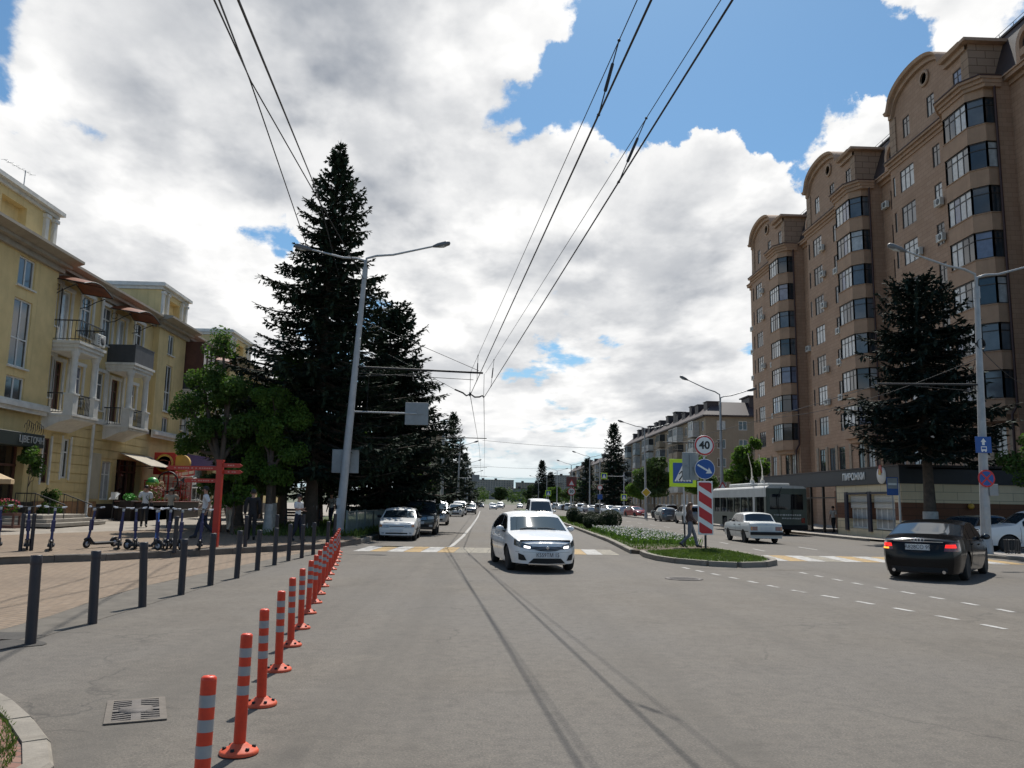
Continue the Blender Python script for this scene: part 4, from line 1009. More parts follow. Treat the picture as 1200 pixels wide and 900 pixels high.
def spruce(name, label, loc, h, rad, seed, r0=.5, skirt=1.6, lean=(0,0), mat='needle', density=1.0, wash=0.0, trunk_r=.28, top_narrow=1.0, group=None, prof=None, levels=None, size=1.0):
    """dark spruce: whorls of drooping limbs, each carrying twigs and hanging needle sprays"""
    r = random.Random(seed); T = thing(name, label, 'tree', loc, 0, group)
    tb, ww = trunk_mesh(trunk_r, .03, h*.97, lean, wash, r=r); t = tb.build('trunk', M['bark'], T)
    if ww: ww.build('whitewash', M['whitewash'], t)
    nd = MB(); br = MB(); V, F = [], []
    def spray(p, d, L, w):
        """a flat pointed needle spray from p along d, with two side slivers"""
        d = d.normalized(); s = d.cross(Vector((r.uniform(-.4,.4), r.uniform(-.4,.4), 1))); s = s.normalized() if s.length > 1e-3 else Vector((1,0,0))
        o = len(V); q = p+d*L*.5
        V.extend([p-s*w*.25, q-s*w*.5+Vector((0,0,-.03*L)), p+d*L, q+s*w*.5]); F.append((o,o+1,o+2,o+3))
        for sg in (-1, 1):
            b = p+d*L*r.uniform(.2,.5); dd = (d*.75+s*sg*.75+Vector((0,0,r.uniform(-.25,.15)))).normalized(); ll = L*r.uniform(.4,.6); n = dd.cross(Vector((0,0,1))).normalized() if abs(dd.z) < .99 else s
            o = len(V); V.extend([b, b+dd*ll*.5+n*w*.28, b+dd*ll, b+dd*ll*.5-n*w*.28]); F.append((o,o+1,o+2,o+3))
    z = skirt; prof = prof or (lambda t: max(0,1-t)**.82*(1+.25*math.sin(min(t*3,1)*math.pi)*0)+.02)
    step = .42
    while z < h-.15:
        t = (z-skirt)/(h-skirt); R = rad*prof(t)
        nb = max(4, int((7 if t < .8 else 5)*density**.5)); a0 = r.uniform(0, 6.28)
        for k in range(nb):
            a = a0+2*math.pi*k/nb+r.uniform(-.28,.28); L = R*r.uniform(.72,1.12)*(1.12 if r.random() < .15 else 1)
            if L < .12: continue
            zz = z+r.uniform(-.18,.18); ax = Vector((lean[0]*zz/h, lean[1]*zz/h, zz)); dirv = Vector((math.cos(a), math.sin(a), 0)); side = Vector((-dirv.y, dirv.x, 0))
            droop = (.34 if t < .75 else .02+.3*(.75-t)) + r.uniform(-.08,.08); up = .30
            P = lambda s: ax+dirv*(L*s)+Vector((0,0, L*(-droop*s+up*s**2.4)+ (.25*L if t > .8 else 0)*s)) + side*(.05*L*math.sin(s*3+a))
            n = max(4, int(L*4.2*density))
            br.tube([P(i/4) for i in range(5)], [max(.012,.03*L**.7)*(1-.8*i/4) for i in range(5)], 4, 0, False)
            for i in range(1, n+1):
                s = i/n; p = P(s); fwd = (P(min(1,s+.04))-P(max(0,s-.04))).normalized()
                if s < .18 and L > 1.2 and r.random() < .6: continue
                tw = (.20+.50*math.sin(min(1,s*1.1)*math.pi*.8))*min(1.1,.38+L*.17)*r.uniform(.7,1.2)
                for sg in (-1, 1):
                    d = (fwd*r.uniform(.45,.8)+side*sg*r.uniform(.7,1.0)+Vector((0,0,r.uniform(-.30,.12)))).normalized()
                    q = p+d*tw
                    m = max(1, int(tw/.20))
                    for j in range(m):
                        b = p+d*tw*(j/m)
                        spray(b, (d*r.uniform(.7,1.1)+fwd*.25+Vector((0,0,r.uniform(-.55,.05)))), size*r.uniform(.26,.42), size*r.uniform(.13,.20))
                spray(p, fwd+Vector((0,0,r.uniform(-.2,.3))), size*r.uniform(.26,.4), size*.16)
                if r.random() < .55: spray(p, Vector((r.uniform(-.4,.4), r.uniform(-.4,.4), -1))+fwd*.4, size*r.uniform(.3,.5), size*.17)
        z += step*(1.05-.45*t)*r.uniform(.85,1.15)/density**.3
    for k in range(14): spray(Vector((lean[0],lean[1],h-.05-.1*k)), Vector((r.uniform(-.8,.8), r.uniform(-.8,.8), .9)), .3, .12)
    spray(Vector((lean[0],lean[1],h-.3)), Vector((.05,0,1)), .7, .07)
    nd.v = [tuple(p) for p in V]; nd.f = [list(f) for f in F]; nd.mi = [0]*len(F); nd.sm = [False]*len(F)
    nd.build('crown', M[mat], T); br.build('limbs', M['bark'], T)
    return T
def leaf_cloud(mb, c, rad, n, size, r, shell=.45, mi=0):
    c = Vector(c)
    for _ in range(n):
        d = Vector((r.gauss(0,1), r.gauss(0,1), r.gauss(0,1))).normalized(); s = (r.random()**(1/3))*(1-shell)+shell if r.random() < .8 else r.random()
        p = c+Vector((d.x*rad[0]*s, d.y*rad[1]*s, d.z*rad[2]*s))
        nrm = (d*.7+Vector((r.gauss(0,.6), r.gauss(0,.6), r.gauss(0,.6)+.5))).normalized(); a = nrm.orthogonal().normalized(); a = (Matrix.Rotation(r.uniform(0,6.28), 3, nrm) @ a); b = nrm.cross(a)
        L = size*r.uniform(.6,1.25); w = L*r.uniform(.5,.8)
        o = len(mb.v); tip = p+a*L*.5-nrm*L*.12
        mb.v.extend([tuple(p-a*L*.5), tuple(p+b*w*.5), tuple(tip), tuple(p-b*w*.5)]); mb.f.append([o,o+1,o+2,o+3]); mb.mi.append(mi); mb.sm.append(False)
def broadleaf(name, label, loc, h, clumps, seed, trunk_r=.18, mat='leaf', size=.16, dens=1.0, group=None, wash=0.0, limbs=True, fork=.45, lean=(0,0), grow=1.0):
    """clumps: (x, y, z, rx, ry, rz) relative to the foot"""
    r = random.Random(seed); T = thing(name, label, 'tree', loc, 0, group)
    tb, ww = trunk_mesh(trunk_r, trunk_r*.55, h*fork, lean, wash, 5, r)
    top = Vector((lean[0], lean[1], h*fork))
    for (x,y,z,a,b,c) in clumps:
        e = Vector((x,y,z-.25*c)); m = top.lerp(e, .5)+Vector((r.uniform(-.2,.2), r.uniform(-.2,.2), -.15*abs(z-top.z)*.3)); st = Vector((lean[0]*.8, lean[1]*.8, h*fork*.8)) if r.random() < .5 else top
        tb.tube([st, st.lerp(m, .5)+Vector((0,0,.1)), m, e, e+Vector((r.uniform(-.2,.2), r.uniform(-.2,.2), .5*c))], [trunk_r*.5, trunk_r*.42, trunk_r*.34, trunk_r*.2, trunk_r*.06], 6, 0, False)
        for _ in range(4):
            d = Vector((r.uniform(-1,1)*a, r.uniform(-1,1)*b, r.uniform(-.6,1)*c))*.8
            tb.tube([e, e+d*.5+Vector((0,0,.08)), e+d], [trunk_r*.14, trunk_r*.09, .008], 4, 0, False)
    t = tb.build('trunk', M['bark'], T)
    if ww: ww.build('whitewash', M['whitewash'], t)
    lv = MB()
    for (x,y,z,a,b,c) in clumps:
        a *= grow; b *= grow; c *= grow
        vol = a*b*c; k = max(3, int(5+vol*1.2))
        for _ in range(k):   # each clump is a bunch of smaller puffs, so the outline is uneven
            d = Vector((r.gauss(0,1), r.gauss(0,1), r.gauss(0,1))).normalized()*r.uniform(.35,.95); q = r.uniform(.26,.48)
            leaf_cloud(lv, (x+d.x*a*.8, y+d.y*b*.8, z+d.z*c*.8), (a*q+.12, b*q+.12, c*q+.1), int(dens*230*max(.3,(a*b*c)**.5)*(.2/size)**1.2), size, r)
    lv.build('crown', M[mat], T)
    return T
def ball_bush(name, label, loc, rad, seed, mat='leaf_mid', group=None, size=.085, n=3800):
    r = random.Random(seed); T = thing(name, label, 'bush', loc, 0, group); tb = MB()
    for _ in range(7):
        d = Vector((r.uniform(-.6,.6)*rad[0], r.uniform(-.6,.6)*rad[1], rad[2]*.9)); tb.tube([(0,0,-.02), tuple(d*.5), tuple(d)], [.03,.02,.008], 5, 0, False)
    tb.build('stem', M['bark'], T); lv = MB(); leaf_cloud(lv, (0,0,rad[2]*.98), rad, n, size, r, .9); leaf_cloud(lv, (0,0,rad[2]*.9), (rad[0]*.7,rad[1]*.7,rad[2]*.7), n//3, size*1.6, r, .6)
    lv.build('foliage', M[mat], T); return T

# --- the big dark spruces beside the left kerb
spruce('spruce_tree', 'tallest dark spruce with a whitewashed trunk foot, behind the double-armed lamp post on the left', (-7.95, 38, .25), 18.6, 5.2, 4, skirt=2.9, lean=(.55,0), density=1.6, size=.9, wash=1.15, trunk_r=.33, prof=lambda t: (max(0,min(1,(1-t)*1.16))**.92)*(.86+.14*math.sin(t*26))*(1 if t > .08 else .8))
spruce('spruce_tree', 'second dark spruce, lower and wider, crowded behind the tallest one above the white hatchback', (-5.4, 45.0, .25), 12.3, 3.9, 9, skirt=1.5, density=1.8, size=.95, trunk_r=.3, prof=lambda t: max(0,min(1,(1-t)*1.25))**.55)
spruce('spruce_tree', 'dark spruce close behind the black parked jeep, third in the row from the lamp post', (-6.9, 60, .25), 12.4, 3.6, 12, skirt=1.5, density=.9, trunk_r=.3)
spruce('spruce_tree', 'dark spruce deep in the left row, almost hidden by the trees before it', (-9.4, 47, .3), 14, 3.6, 15, skirt=2.0, density=.8, trunk_r=.3)
spruce('spruce_tree', 'lone pointed dark spruce far down the left kerb, beyond the silver minivan', (-5.4, 140, .25), 16.6, 4.4, 21, skirt=1.2, density=.8, trunk_r=.3, size=1.5)
spruce('spruce_tree', 'lower dark spruce just in front of the far pointed one on the left', (-5.9, 118, .25), 9.8, 3.3, 22, skirt=1.0, density=.8, trunk_r=.26, size=1.4)
spruce('spruce_tree', 'distant spruce past the far pointed one along the left side of the avenue', (-4.6, 200, .25), 13, 4.2, 23, skirt=1.0, density=.6, trunk_r=.3, size=2.0)
# --- right: spruce in front of the pastry shop
spruce('spruce_tree', 'bluish spruce with bare gaps and a whitewashed trunk foot, before the pastry shop', (22.55, 40.6, .1), 13.4, 4.0, 31, skirt=4.7, density=1.6, wash=1.5, trunk_r=.36, mat='needle_blue', size=1.05,
       prof=lambda t: (.93 if t < .30 else (.58+.34*max(0,(.38-t)/.08) if t < .38 else .60-.1*(t-.38))) * (1 if t < .75 else (max(0,1-t)/.25)**.6))
spruce('spruce_tree', 'dark pointed spruce far along the right pavement before the five-storey block', (27.6, 172, .1), 18.6, 4.8, 41, skirt=1.2, density=.7, trunk_r=.35, size=1.8)
spruce('spruce_tree', 'small dark spruce beside the pointed one on the right pavement, towards the road end', (24.0, 188, .1), 12.0, 3.6, 42, skirt=1.0, density=.6, trunk_r=.3, size=1.8)
for i, (x, y, h, lab) in enumerate([(21.5, 300, 17, 'far dark spruce right of the avenue, tallest of the distant pair above the white van'), (26.0, 315, 13, 'far dark spruce right of the avenue, shorter of the distant pair')]):
    spruce('spruce_tree', lab, (x, y, .1), h, 4.0, 51+i, skirt=1.0, density=.5, trunk_r=.3, size=2.6)
# --- left: pollarded lindens before the houses
broadleaf('pollarded_tree', 'pollarded tree with lumpy bright green heads on bare limbs, behind the red direction post', (-11.0, 34.2, .28), 8.3,
    [(-.15,0,7.75,.62,.6,.62),(-.9,.2,6.2,1.0,.9,.75),(.35,-.2,5.9,.95,.9,.8),(-1.35,0,5.2,.75,.8,.7),(-.4,.6,5.0,1.0,.9,.8),(.9,.2,4.7,.9,.9,.8),(-1.4,.2,3.7,.62,.6,.42),(-.6,-.3,4.2,.7,.7,.5),(.5,.5,3.9,.6,.6,.5)], 61, .24, 'leaf_mid', .13, 1.0, fork=.36, lean=(.1,.1), grow=1.22)
broadleaf('pollarded_tree', 'pollarded tree with one high tuft on a bare limb, left of the tall spruce', (-9.3, 36.5, .28), 8.0,
    [(.35,0,7.4,.72,.6,.7),(-.2,0,5.9,1.1,.9,.8),(.6,.3,5.0,1.1,1,.9),(-.7,0,4.6,.9,.9,.9),(.2,-.2,3.7,1.0,.9,.8),(-.3,.3,3.0,.8,.8,.6)], 62, .22, 'leaf_mid', .13, 1.1, wash=1.2, fork=.36, grow=1.15)
broadleaf('broadleaf_tree', 'leafy tree with drooping light green branches between the pollarded trees and the spruce', (-8.75, 33.9, .26), 6.4,
    [(0,0,5.2,1.0,1.0,.8),(.4,.2,4.3,.9,1.0,.8),(-.5,0,4.1,.9,.9,.8),(.6,-.3,3.3,.85,.8,.6),(-.3,.3,3.1,.95,.9,.7),(.2,0,2.4,.8,.8,.5)], 63, .17, 'leaf', .125, 1.0, wash=1.2, grow=1.15)
broadleaf('small_tree', 'low leafy sapling beside the dark figure near the plaza kerb', (-9.8, 32.6, .26), 3.2, [(0,0,2.3,.7,.7,.5),(.4,0,1.6,.5,.5,.45),(-.3,.2,1.3,.5,.5,.4)], 64, .07, 'leaf', .13, 1.0)
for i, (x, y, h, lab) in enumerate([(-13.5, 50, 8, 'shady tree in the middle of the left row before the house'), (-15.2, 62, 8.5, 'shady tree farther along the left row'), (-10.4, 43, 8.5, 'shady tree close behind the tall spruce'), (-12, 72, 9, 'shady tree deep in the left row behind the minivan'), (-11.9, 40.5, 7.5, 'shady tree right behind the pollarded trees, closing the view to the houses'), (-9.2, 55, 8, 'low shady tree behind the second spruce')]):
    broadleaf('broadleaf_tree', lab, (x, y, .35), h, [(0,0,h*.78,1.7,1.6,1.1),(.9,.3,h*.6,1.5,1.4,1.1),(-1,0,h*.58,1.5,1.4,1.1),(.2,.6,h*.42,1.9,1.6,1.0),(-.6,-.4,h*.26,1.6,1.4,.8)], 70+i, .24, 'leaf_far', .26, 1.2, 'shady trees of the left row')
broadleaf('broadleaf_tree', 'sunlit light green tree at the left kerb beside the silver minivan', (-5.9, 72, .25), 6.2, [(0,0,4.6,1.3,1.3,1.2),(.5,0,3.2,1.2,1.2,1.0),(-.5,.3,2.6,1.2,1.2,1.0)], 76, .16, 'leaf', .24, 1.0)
# --- right side broadleaf trees
broadleaf('broadleaf_tree', 'grey-green leafy tree at the right edge beyond the parked white off-roader', (25.6, 36.6, .1), 6.8, [(0,0,5.0,1.3,1.3,.9),(.9,.2,4.2,1.3,1.2,.9),(-.7,0,3.9,1.1,1.0,.8),(.3,-.4,3.1,1.1,1.0,.6),(-.4,.2,2.8,.8,.8,.5),(1.5,.2,5.4,1.2,1.2,.9)], 81, .2, 'leaf_mid', .14, 1.1)
lab = ['bright green tree behind the trolleybus, left of the brown tower', 'green tree half hidden by the 40 sign, before the five-storey block', 'rounded dark green tree behind the yellow diamond sign', 'rounded tree next to the pointed spruce on the right pavement', 'low bright tree beyond the spruces on the right', 'green street tree past the last parked cars on the right', 'small green tree at the far right end of the avenue', 'leafy tree before the long grey block on the right']
for i, (x, y, h, w) in enumerate([(27.3, 84, 8.6, 2.6), (26.4, 99, 7.6, 2.4), (26.5, 126, 9.2, 3.6), (29, 150, 8.6, 3.4), (25, 205, 7.4, 3.4), (26, 236, 8, 4), (24.5, 280, 7.5, 4), (30, 262, 9, 4.5)]):
    broadleaf('broadleaf_tree', lab[i], (x, y, .1), h, [(0,0,h*.78,w*.62,w*.6,h*.16),(w*.4,.3,h*.6,w*.6,w*.55,h*.16),(-w*.4,0,h*.56,w*.6,w*.55,h*.17),(0,-.6,h*.42,w*.7,w*.6,h*.13),(w*.25,-.3,h*.9,w*.35,w*.35,h*.1)], 90+i, .22, ['leaf','leaf_mid','leaf_far'][i % 3], .24+.0010*y, 1.0, 'street trees along the right pavement', fork=.35)
lab = ['far green tree on the left edge of the road end', 'distant round tree in the middle of the road end', 'distant tree right of the road end', 'distant leafy tree beyond the last left cars', 'far tree under the slab blocks left', 'far tree under the slab blocks right']
for i, (x, y, h) in enumerate([(-6, 260, 8), (9, 430, 11), (24, 400, 12), (-9, 380, 11), (-14, 560, 13), (38, 520, 14)]):
    broadleaf('broadleaf_tree', lab[i], (x, y, 0), h, [(0,0,h*.75,3,3,1.8),(2.2,0,h*.55,2.6,2.6,1.7),(-2.2,.5,h*.5,2.8,2.6,1.7),(0,1,h*.35,3.2,2.6,1.2)], 110+i, .3, 'leaf_far', .7, .8, 'distant trees at the end of the avenue')
r = random.Random(77); mb = MB()
for _ in range(420):
    x = r.uniform(-110, 190); y = r.uniform(620, 960)
    if abs(x-5-y*.01) < 9: continue
    h = r.uniform(7, 14); z = -1+26*max(0,(y-620)/1500)**.9
    leaf_cloud(mb, (x,y,z+h*.55), (4.2,4.2,h*.45), 34, 2.4, r, .5)
tag(mb.build('distant_wood', M['leaf_far']), 'dark band of trees covering the rise at the far end of the avenue', 'woodland', kind='stuff')
# --- median planting
for i, (x, y, a, c, lab) in enumerate([(7.55,68,.62,.62,'clipped round bush on the median, farthest back from the flowers'),(7.75,63.5,.5,.42,'low clipped bush next to the farthest round one on the median'),(8.25,62.5,.42,.5,'small upright clipped bush beside the far round one'),
        (8.0,51.2,.72,.62,'biggest clipped round bush on the median, right behind the white flowers'),(7.0,52.2,.62,.40,'low spreading bush left of the biggest round one on the median'),(7.35,54.5,.7,.5,'middle clipped bush behind the low spreading one')]):
    ball_bush('clipped_bush', lab, (x, y, .13), (a,a,c), 120+i, 'leaf_box', 'clipped bushes on the median')
# flower bed
M['petal'] = pm('white_petals', (.46,.43,.40), .7, .15, 8)
r = random.Random(8); fl = MB()
for _ in range(9000):
    t = r.random(); y = 33.0+15.5*t; xl, xr = 6.0+.03*(y-33), 8.9+.03*(y-33)
    if y > 44: xr -= (y-44)*.25
    x = r.uniform(xl, xr); h = r.uniform(.16,.34); a = r.uniform(0,6.28); s = r.uniform(.018,.038)
    if r.random() < .26:
        c = Vector((x,y,.13+h)); n = Vector((r.gauss(0,.5), r.gauss(0,.5)-.5, .9)).normalized(); u = n.orthogonal().normalized()*s; v = n.cross(u)
        fl.add([c-u, c-v, c+u, c+v], [(0,1,2,3)], 1)
    else:
        d = Vector((math.cos(a), math.sin(a), 0))*r.uniform(.06,.13); c = Vector((x,y,.13)); w = Vector((-d.y, d.x, 0))*.35
        fl.add([c-w*.4, c+w*.4, c+d+w*.6+Vector((0,0,h*.7)), c+d*1.2+Vector((0,0,h))], [(0,1,2,3)], 0)
tag(fl.build('flower_bed', [M['leaf_mid'], M['petal']]), 'bed of low white flowers with green leaves on the median island', 'flowers', kind='stuff')
def grass(name, label, region, n, hmin, hmax, w, seed, z=.13, mat='grass'):
    r = random.Random(seed); g = MB()
    for _ in range(n):
        x, y = region(r); h = r.uniform(hmin, hmax); a = r.uniform(0, 6.28); d = Vector((math.cos(a), math.sin(a), 0)); l = Vector((r.gauss(0,.35), r.gauss(0,.35), 0))*h; c = Vector((x,y,z))
        g.add([c-d*w, c+d*w, c+d*w*.6+l*.4+Vector((0,0,h*.6)), c+l+Vector((0,0,h))], [(0,1,2,3)])
    return tag(g.build(name, M[mat]), label, 'grass', kind='stuff')
M['grass'] = leaf_mat('grass_blades', (.075,.115,.028), .45, .3)
def in_poly(poly):
    xs = [p[0] for p in poly]; ys = [p[1] for p in poly]
    def f(r):
        while True:
            x, y = r.uniform(min(xs),max(xs)), r.uniform(min(ys),max(ys)); c = False; j = len(poly)-1
            for i in range(len(poly)):
                if (poly[i][1] > y) != (poly[j][1] > y) and x < (poly[j][0]-poly[i][0])*(y-poly[i][1])/(poly[j][1]-poly[i][1])+poly[i][0]: c = not c
                j = i
            if c: return x, y
    return f
grass('island_tip_grass', 'tufted short grass growing on the rounded nose of the median', in_poly([(p[0]*.95+7.2*.05, p[1]*.95+27*.05) for p in tip]), 7000, .03, .085, .012, 1)
grass('island_grass', 'short grass along the long median island', in_poly([(p[0]+.2, p[1]) for p in longl[:6]] + [(p[0]-.2, p[1]) for p in longr[4::-1]]), 12000, .03, .10, .02, 2)
grass('verge_grass', 'long shaded grass under the spruces beside the left kerb', in_poly([(-4.95,33),(-9.6,32),(-10.4,36),(-10.6,52),(-4.6,52)]), 9000, .1, .32, .022, 3, .24)
def edge(r):
    t = r.random(); 
    pts = [(-2.83,4.8),(-2.86,5.5),(-3.12,6.0),(-3.5,6.55),(-3.95,7.1),(-4.45,7.6)]; s = t*5; i = min(4,int(s)); f = s-i
    x = pts[i][0]+(pts[i+1][0]-pts[i][0])*f; y = pts[i][1]+(pts[i+1][1]-pts[i][1])*f
    k = math.sin(t*19)+math.sin(t*7.3); 
    q = abs(r.gauss(0, .07))*(1.0 if k > -.4 else .35)
    return x-.04-q*.8, y-.03-q*.5
grass('kerb_weeds', 'weedy green grass tufts growing along the near left corner kerb', edge, 1000, .015, .05, .004, 4, .03)
# ================================================================ VEHICLES
def paint(name, c, rough=.25, metal=0.0): return pm(name, c, rough, .03, 2, coat=.55, metal=metal, spec=.4)
M['p_white'] = paint('white_car_paint', (.70,.70,.69)); M['p_white2'] = paint('off_white_car_paint', (.62,.62,.59), .4)
M['p_black'] = pm('black_car_paint', (.004,.004,.005), .16, .03, 2, coat=.15, spec=.22); M['p_jeep'] = paint('black_jeep_paint', (.020,.021,.024), .2); M['p_silver'] = paint('silver_car_paint', (.38,.39,.40), .3, .6)
M['p_grey'] = paint('grey_car_paint', (.12,.125,.13), .25, .4); M['p_blue'] = paint('pale_blue_car_paint', (.14,.22,.33), .25, .3)
M['p_red'] = paint('dark_red_car_paint', (.25,.02,.02)); M['p_beige'] = paint('beige_car_paint', (.42,.38,.31), .3, .3); M['p_dblue'] = paint('dark_blue_car_paint', (.015,.03,.09))
M['carglass'] = pm('car_glass', (.020,.028,.036), .03, .1, 2, coat=.25, spec=.5)
M['carglass_dark'] = pm('tinted_car_glass', (.008,.009,.011), .04, .1, 2, spec=.45)
M['rubber'] = pm('tyre_rubber', (.018,.018,.018), .85, .2, 8, bump=.2)
M['rim'] = pm('alloy_rim', (.42,.43,.44), .3, .1, 5, metal=.8); M['rim_dark'] = pm('steel_rim', (.10,.10,.105), .45, .1, 5, metal=.5)
M['blackplastic'] = pm('black_trim_plastic', (.012,.012,.013), .6, .1, 6, spec=.3); M['dull_chrome'] = pm('dull_chrome', (.30,.31,.32), .45, .1, 3, metal=.3); M['chrome'] = pm('chrome', (.62,.62,.63), .12, .05, 3, metal=1.0)
M['lamp_clear'] = pm('clear_headlamp', (.34,.36,.38), .08, .3, 14, coat=1.0); M['lamp_dark'] = pm('dark_headlamp', (.05,.055,.06), .08, .3, 14, coat=1.0)
M['lamp_red'] = pm('red_tail_lamp', (.16,.008,.008), .12, .2, 14, coat=1.0); M['lamp_amber'] = pm('amber_indicator', (.50,.16,.02), .15, .1, 8, coat=1.0)
M['plate'] = pm('number_plate', (.55,.56,.57), .5, .05, 5); M['plate_ink'] = pm('plate_ink', (.02,.02,.02), .6, .05, 5)
def emit(name, c, s):
    m = bpy.data.materials.new(name); m.use_nodes = True; b = m.node_tree.nodes['Principled BSDF']; b.inputs['Base Color'].default_value = (*c,1); b.inputs['Emission Color'].default_value = (*c,1); b.inputs['Emission Strength'].default_value = s; return m
M['lit_white'] = emit('lit_daytime_lamp', (1,.98,.94), 4.0); M['lit_red'] = emit('lit_brake_lamp', (.9,.02,.015), 1.2); M['lit_amber'] = emit('lit_turn_lamp', (1,.35,.04), 2.0)
def lerp_list(L, y):
    if y <= L[0][0]: return L[0][1]
    for (a,b),(c,d) in zip(L[:-1], L[1:]):
        if y <= c: return b+(d-b)*(y-a)/(c-a) if c > a else d
    return L[-1][1]
def smooth_list(L, y, k=.07):
    return (lerp_list(L, y-k)+2*lerp_list(L, y)+lerp_list(L, y+k))/4
class Car:
    """car body as one lofted surface; front = +y. top: roofline (y,z); belt: shoulder line (y,z); plan: half width (y,w)"""
    def __init__(s, top, belt, plan, axles, wr, sill, tumble=.36, k=.05, bulge_f=.22, bulge_r=.14, arch=1.14, nose=.0):
        s.top, s.belt, s.plan, s.axles, s.wr, s.sill, s.tumble, s.k = top, belt, plan, axles, wr, sill, tumble, k
        s.y0, s.y1 = top[0][0], top[-1][0]; s.bf, s.br, s.arch = bulge_f, bulge_r, arch
    def zt(s, y): return smooth_list(s.top, y, s.k)
    def zb(s, y): return min(smooth_list(s.belt, y, .12), s.zt(y)-.03)
    def w(s, y): return smooth_list(s.plan, y, .10)
    def z0(s, y):
        z = s.sill
        if y > s.axles[1]+.3: z = s.sill+.02
        for a in s.axles:
            ra = s.wr*s.arch; d = abs(y-a)
            if d < ra: z = max(z, s.wr*.98+math.sqrt(ra*ra-d*d))
        return min(z, s.zb(y)-.06)
    def wside(s, y, z):
        zb = s.zb(y); t = (z-s.sill)/(zb-s.sill); t = max(0, min(1, t))
        return s.w(y)*(.925+.075*math.sin(min(1,t/.55)*math.pi/2) - (.045*((t-.55)/.45)**2 if t > .55 else 0))
    def side(s, y, z, off=0.0):
        zb = s.zb(y)
        if z <= zb: return s.wside(y, z)+off
        return s.wside(y, zb)-(z-zb)*s.tumble+off
    def edge(s, y):
        h = s.zt(y)-s.zb(y); e = min(.07, .55*h); return e
    def ztop(s, x, y, off=0.0):
        e = s.edge(y); xr = s.side(y, s.zt(y)-e); t = min(1, abs(x)/max(.05, xr)); return s.zt(y)-e*t**2.6+off
    def section(s, y):
        z0, zb, zt = s.z0(y), s.zb(y), s.zt(y); pts = []
        for i in range(7):
            z = z0+(zb-z0)*i/6; pts.append((s.side(y, z), z))
        e = s.edge(y); ze = zt-e
        for t in (.33, .66, 1.0):
            z = zb+(ze-zb)*t; pts.append((s.side(y, z), z))
        xr = pts[-1][0]
        for t in (.93, .82, .6, .3, 0): pts.append((xr*t, zt-e*t**2.6))
        return pts
    def stations(s):
        ys = set(); n = 46
        for i in range(n+1): ys.add(round(s.y0+(s.y1-s.y0)*i/n, 4))
        for a in s.axles:
            ra = s.wr*s.arch
            for j in range(-9, 10): ys.add(round(a+ra*math.sin(j/9*math.pi/2)*.999, 4))
            ys.add(round(a-ra-.002,4)); ys.add(round(a+ra+.002,4))
        for L in (s.top,):
            for p in L: ys.add(round(p[0],4))
        ys = sorted(y for y in ys if s.y0 <= y <= s.y1); out = [ys[0]]
        for y in ys[1:]:
            if y-out[-1] > .0015: out.append(y)
        return out
    def ycap(s, x, z, front=True, off=0.0):
        y = s.y1 if front else s.y0; w = max(.05, s.side(y, min(z, s.zb(y)))); q = max(0, 1-(abs(x)/w)**2.4); zt = s.zt(y)
        t = max(0, min(1, (z-s.sill)/(zt-s.sill))); v = .35+.65*math.sin(min(1,max(0,(1-t)*1.5+.25))*math.pi*.5)
        bl = s.bf if front else s.br
        return (y+(bl*q*v+off) if front else y-(bl*q*v+off))
    def body(s, parent, mat, name='body'):
        mb = MB(); ys = s.stations(); secs = [s.section(y) for y in ys]; n = len(secs[0])
        for sg in (1, -1):
            vs = [(sg*x, y, z) for y, sec in zip(ys, secs) for x, z in sec]
            mb.add(vs, [(i*n+j, i*n+j+1, (i+1)*n+j+1, (i+1)*n+j) for i in range(len(ys)-1) for j in range(n-1)], 0, True)
        for front in (True, False):
            y = s.y1 if front else s.y0
            def P(u, v):
                q = u*2-1; zb = s.z0(y); 
                zt_ = s.zt(y); z = zb+(zt_-zb)*v; zz = z
                wx = s.side(y, min(z, zt_-s.edge(y))); x = q*wx
                ztx = s.ztop(x, y); z = min(z, zb+(ztx-zb)*v)
                return (x, s.ycap(x, z, front), z)
            mb.grid(P, 18, 12, 0, True)
            mb.grid(lambda u, v: ((u*2-1)*s.side(y, s.zt(y)-s.edge(y)), y+(s.ycap((u*2-1)*s.side(y, s.zt(y)-s.edge(y)), s.ztop((u*2-1)*s.side(y, s.zt(y)-s.edge(y)), y), front)-y)*v, s.ztop((u*2-1)*s.side(y, s.zt(y)-s.edge(y)), y)), 18, 3, 0, True)
        # wheel-house liners and floor, matt black
        o = mb.build(name, [mat], parent, weld=True, auto=math.radians(38))
        ub = MB(); ww = min(s.w(s.axles[0]), s.w(s.axles[1]))
        ub.bb(-ww+.24, ww-.24, s.y0+.12, s.y1-.06, s.sill-.02, s.zb((s.y0+s.y1)/2)-.15)
        mid0, mid1 = s.axles[0]+s.wr*s.arch+.02, s.axles[1]-s.wr*s.arch-.02
        ub.bb(-ww+.07, ww-.07, mid0, mid1, s.sill+.01, s.sill+.10)
        ub.build('underbody', M['blackplastic'], parent)
        return o
    # ---- patches that follow the body surface
    def patch_side(s, lo, hi, sg, off=.006, m=5, ny=10, mb=None, mi=0):
        """lo, hi: polylines of (y,z) from rear to front"""
        mb = mb or MB(); lo, hi = res(lo, ny), res(hi, ny)
        def P(u, v):
            i = int(round(u*ny)); a, b = lo[i], hi[i]; y, z = a[0]+(b[0]-a[0])*v, a[1]+(b[1]-a[1])*v
            return (sg*s.side(y, z, off), y, z)
        mb.grid(P, ny, m, mi); return mb
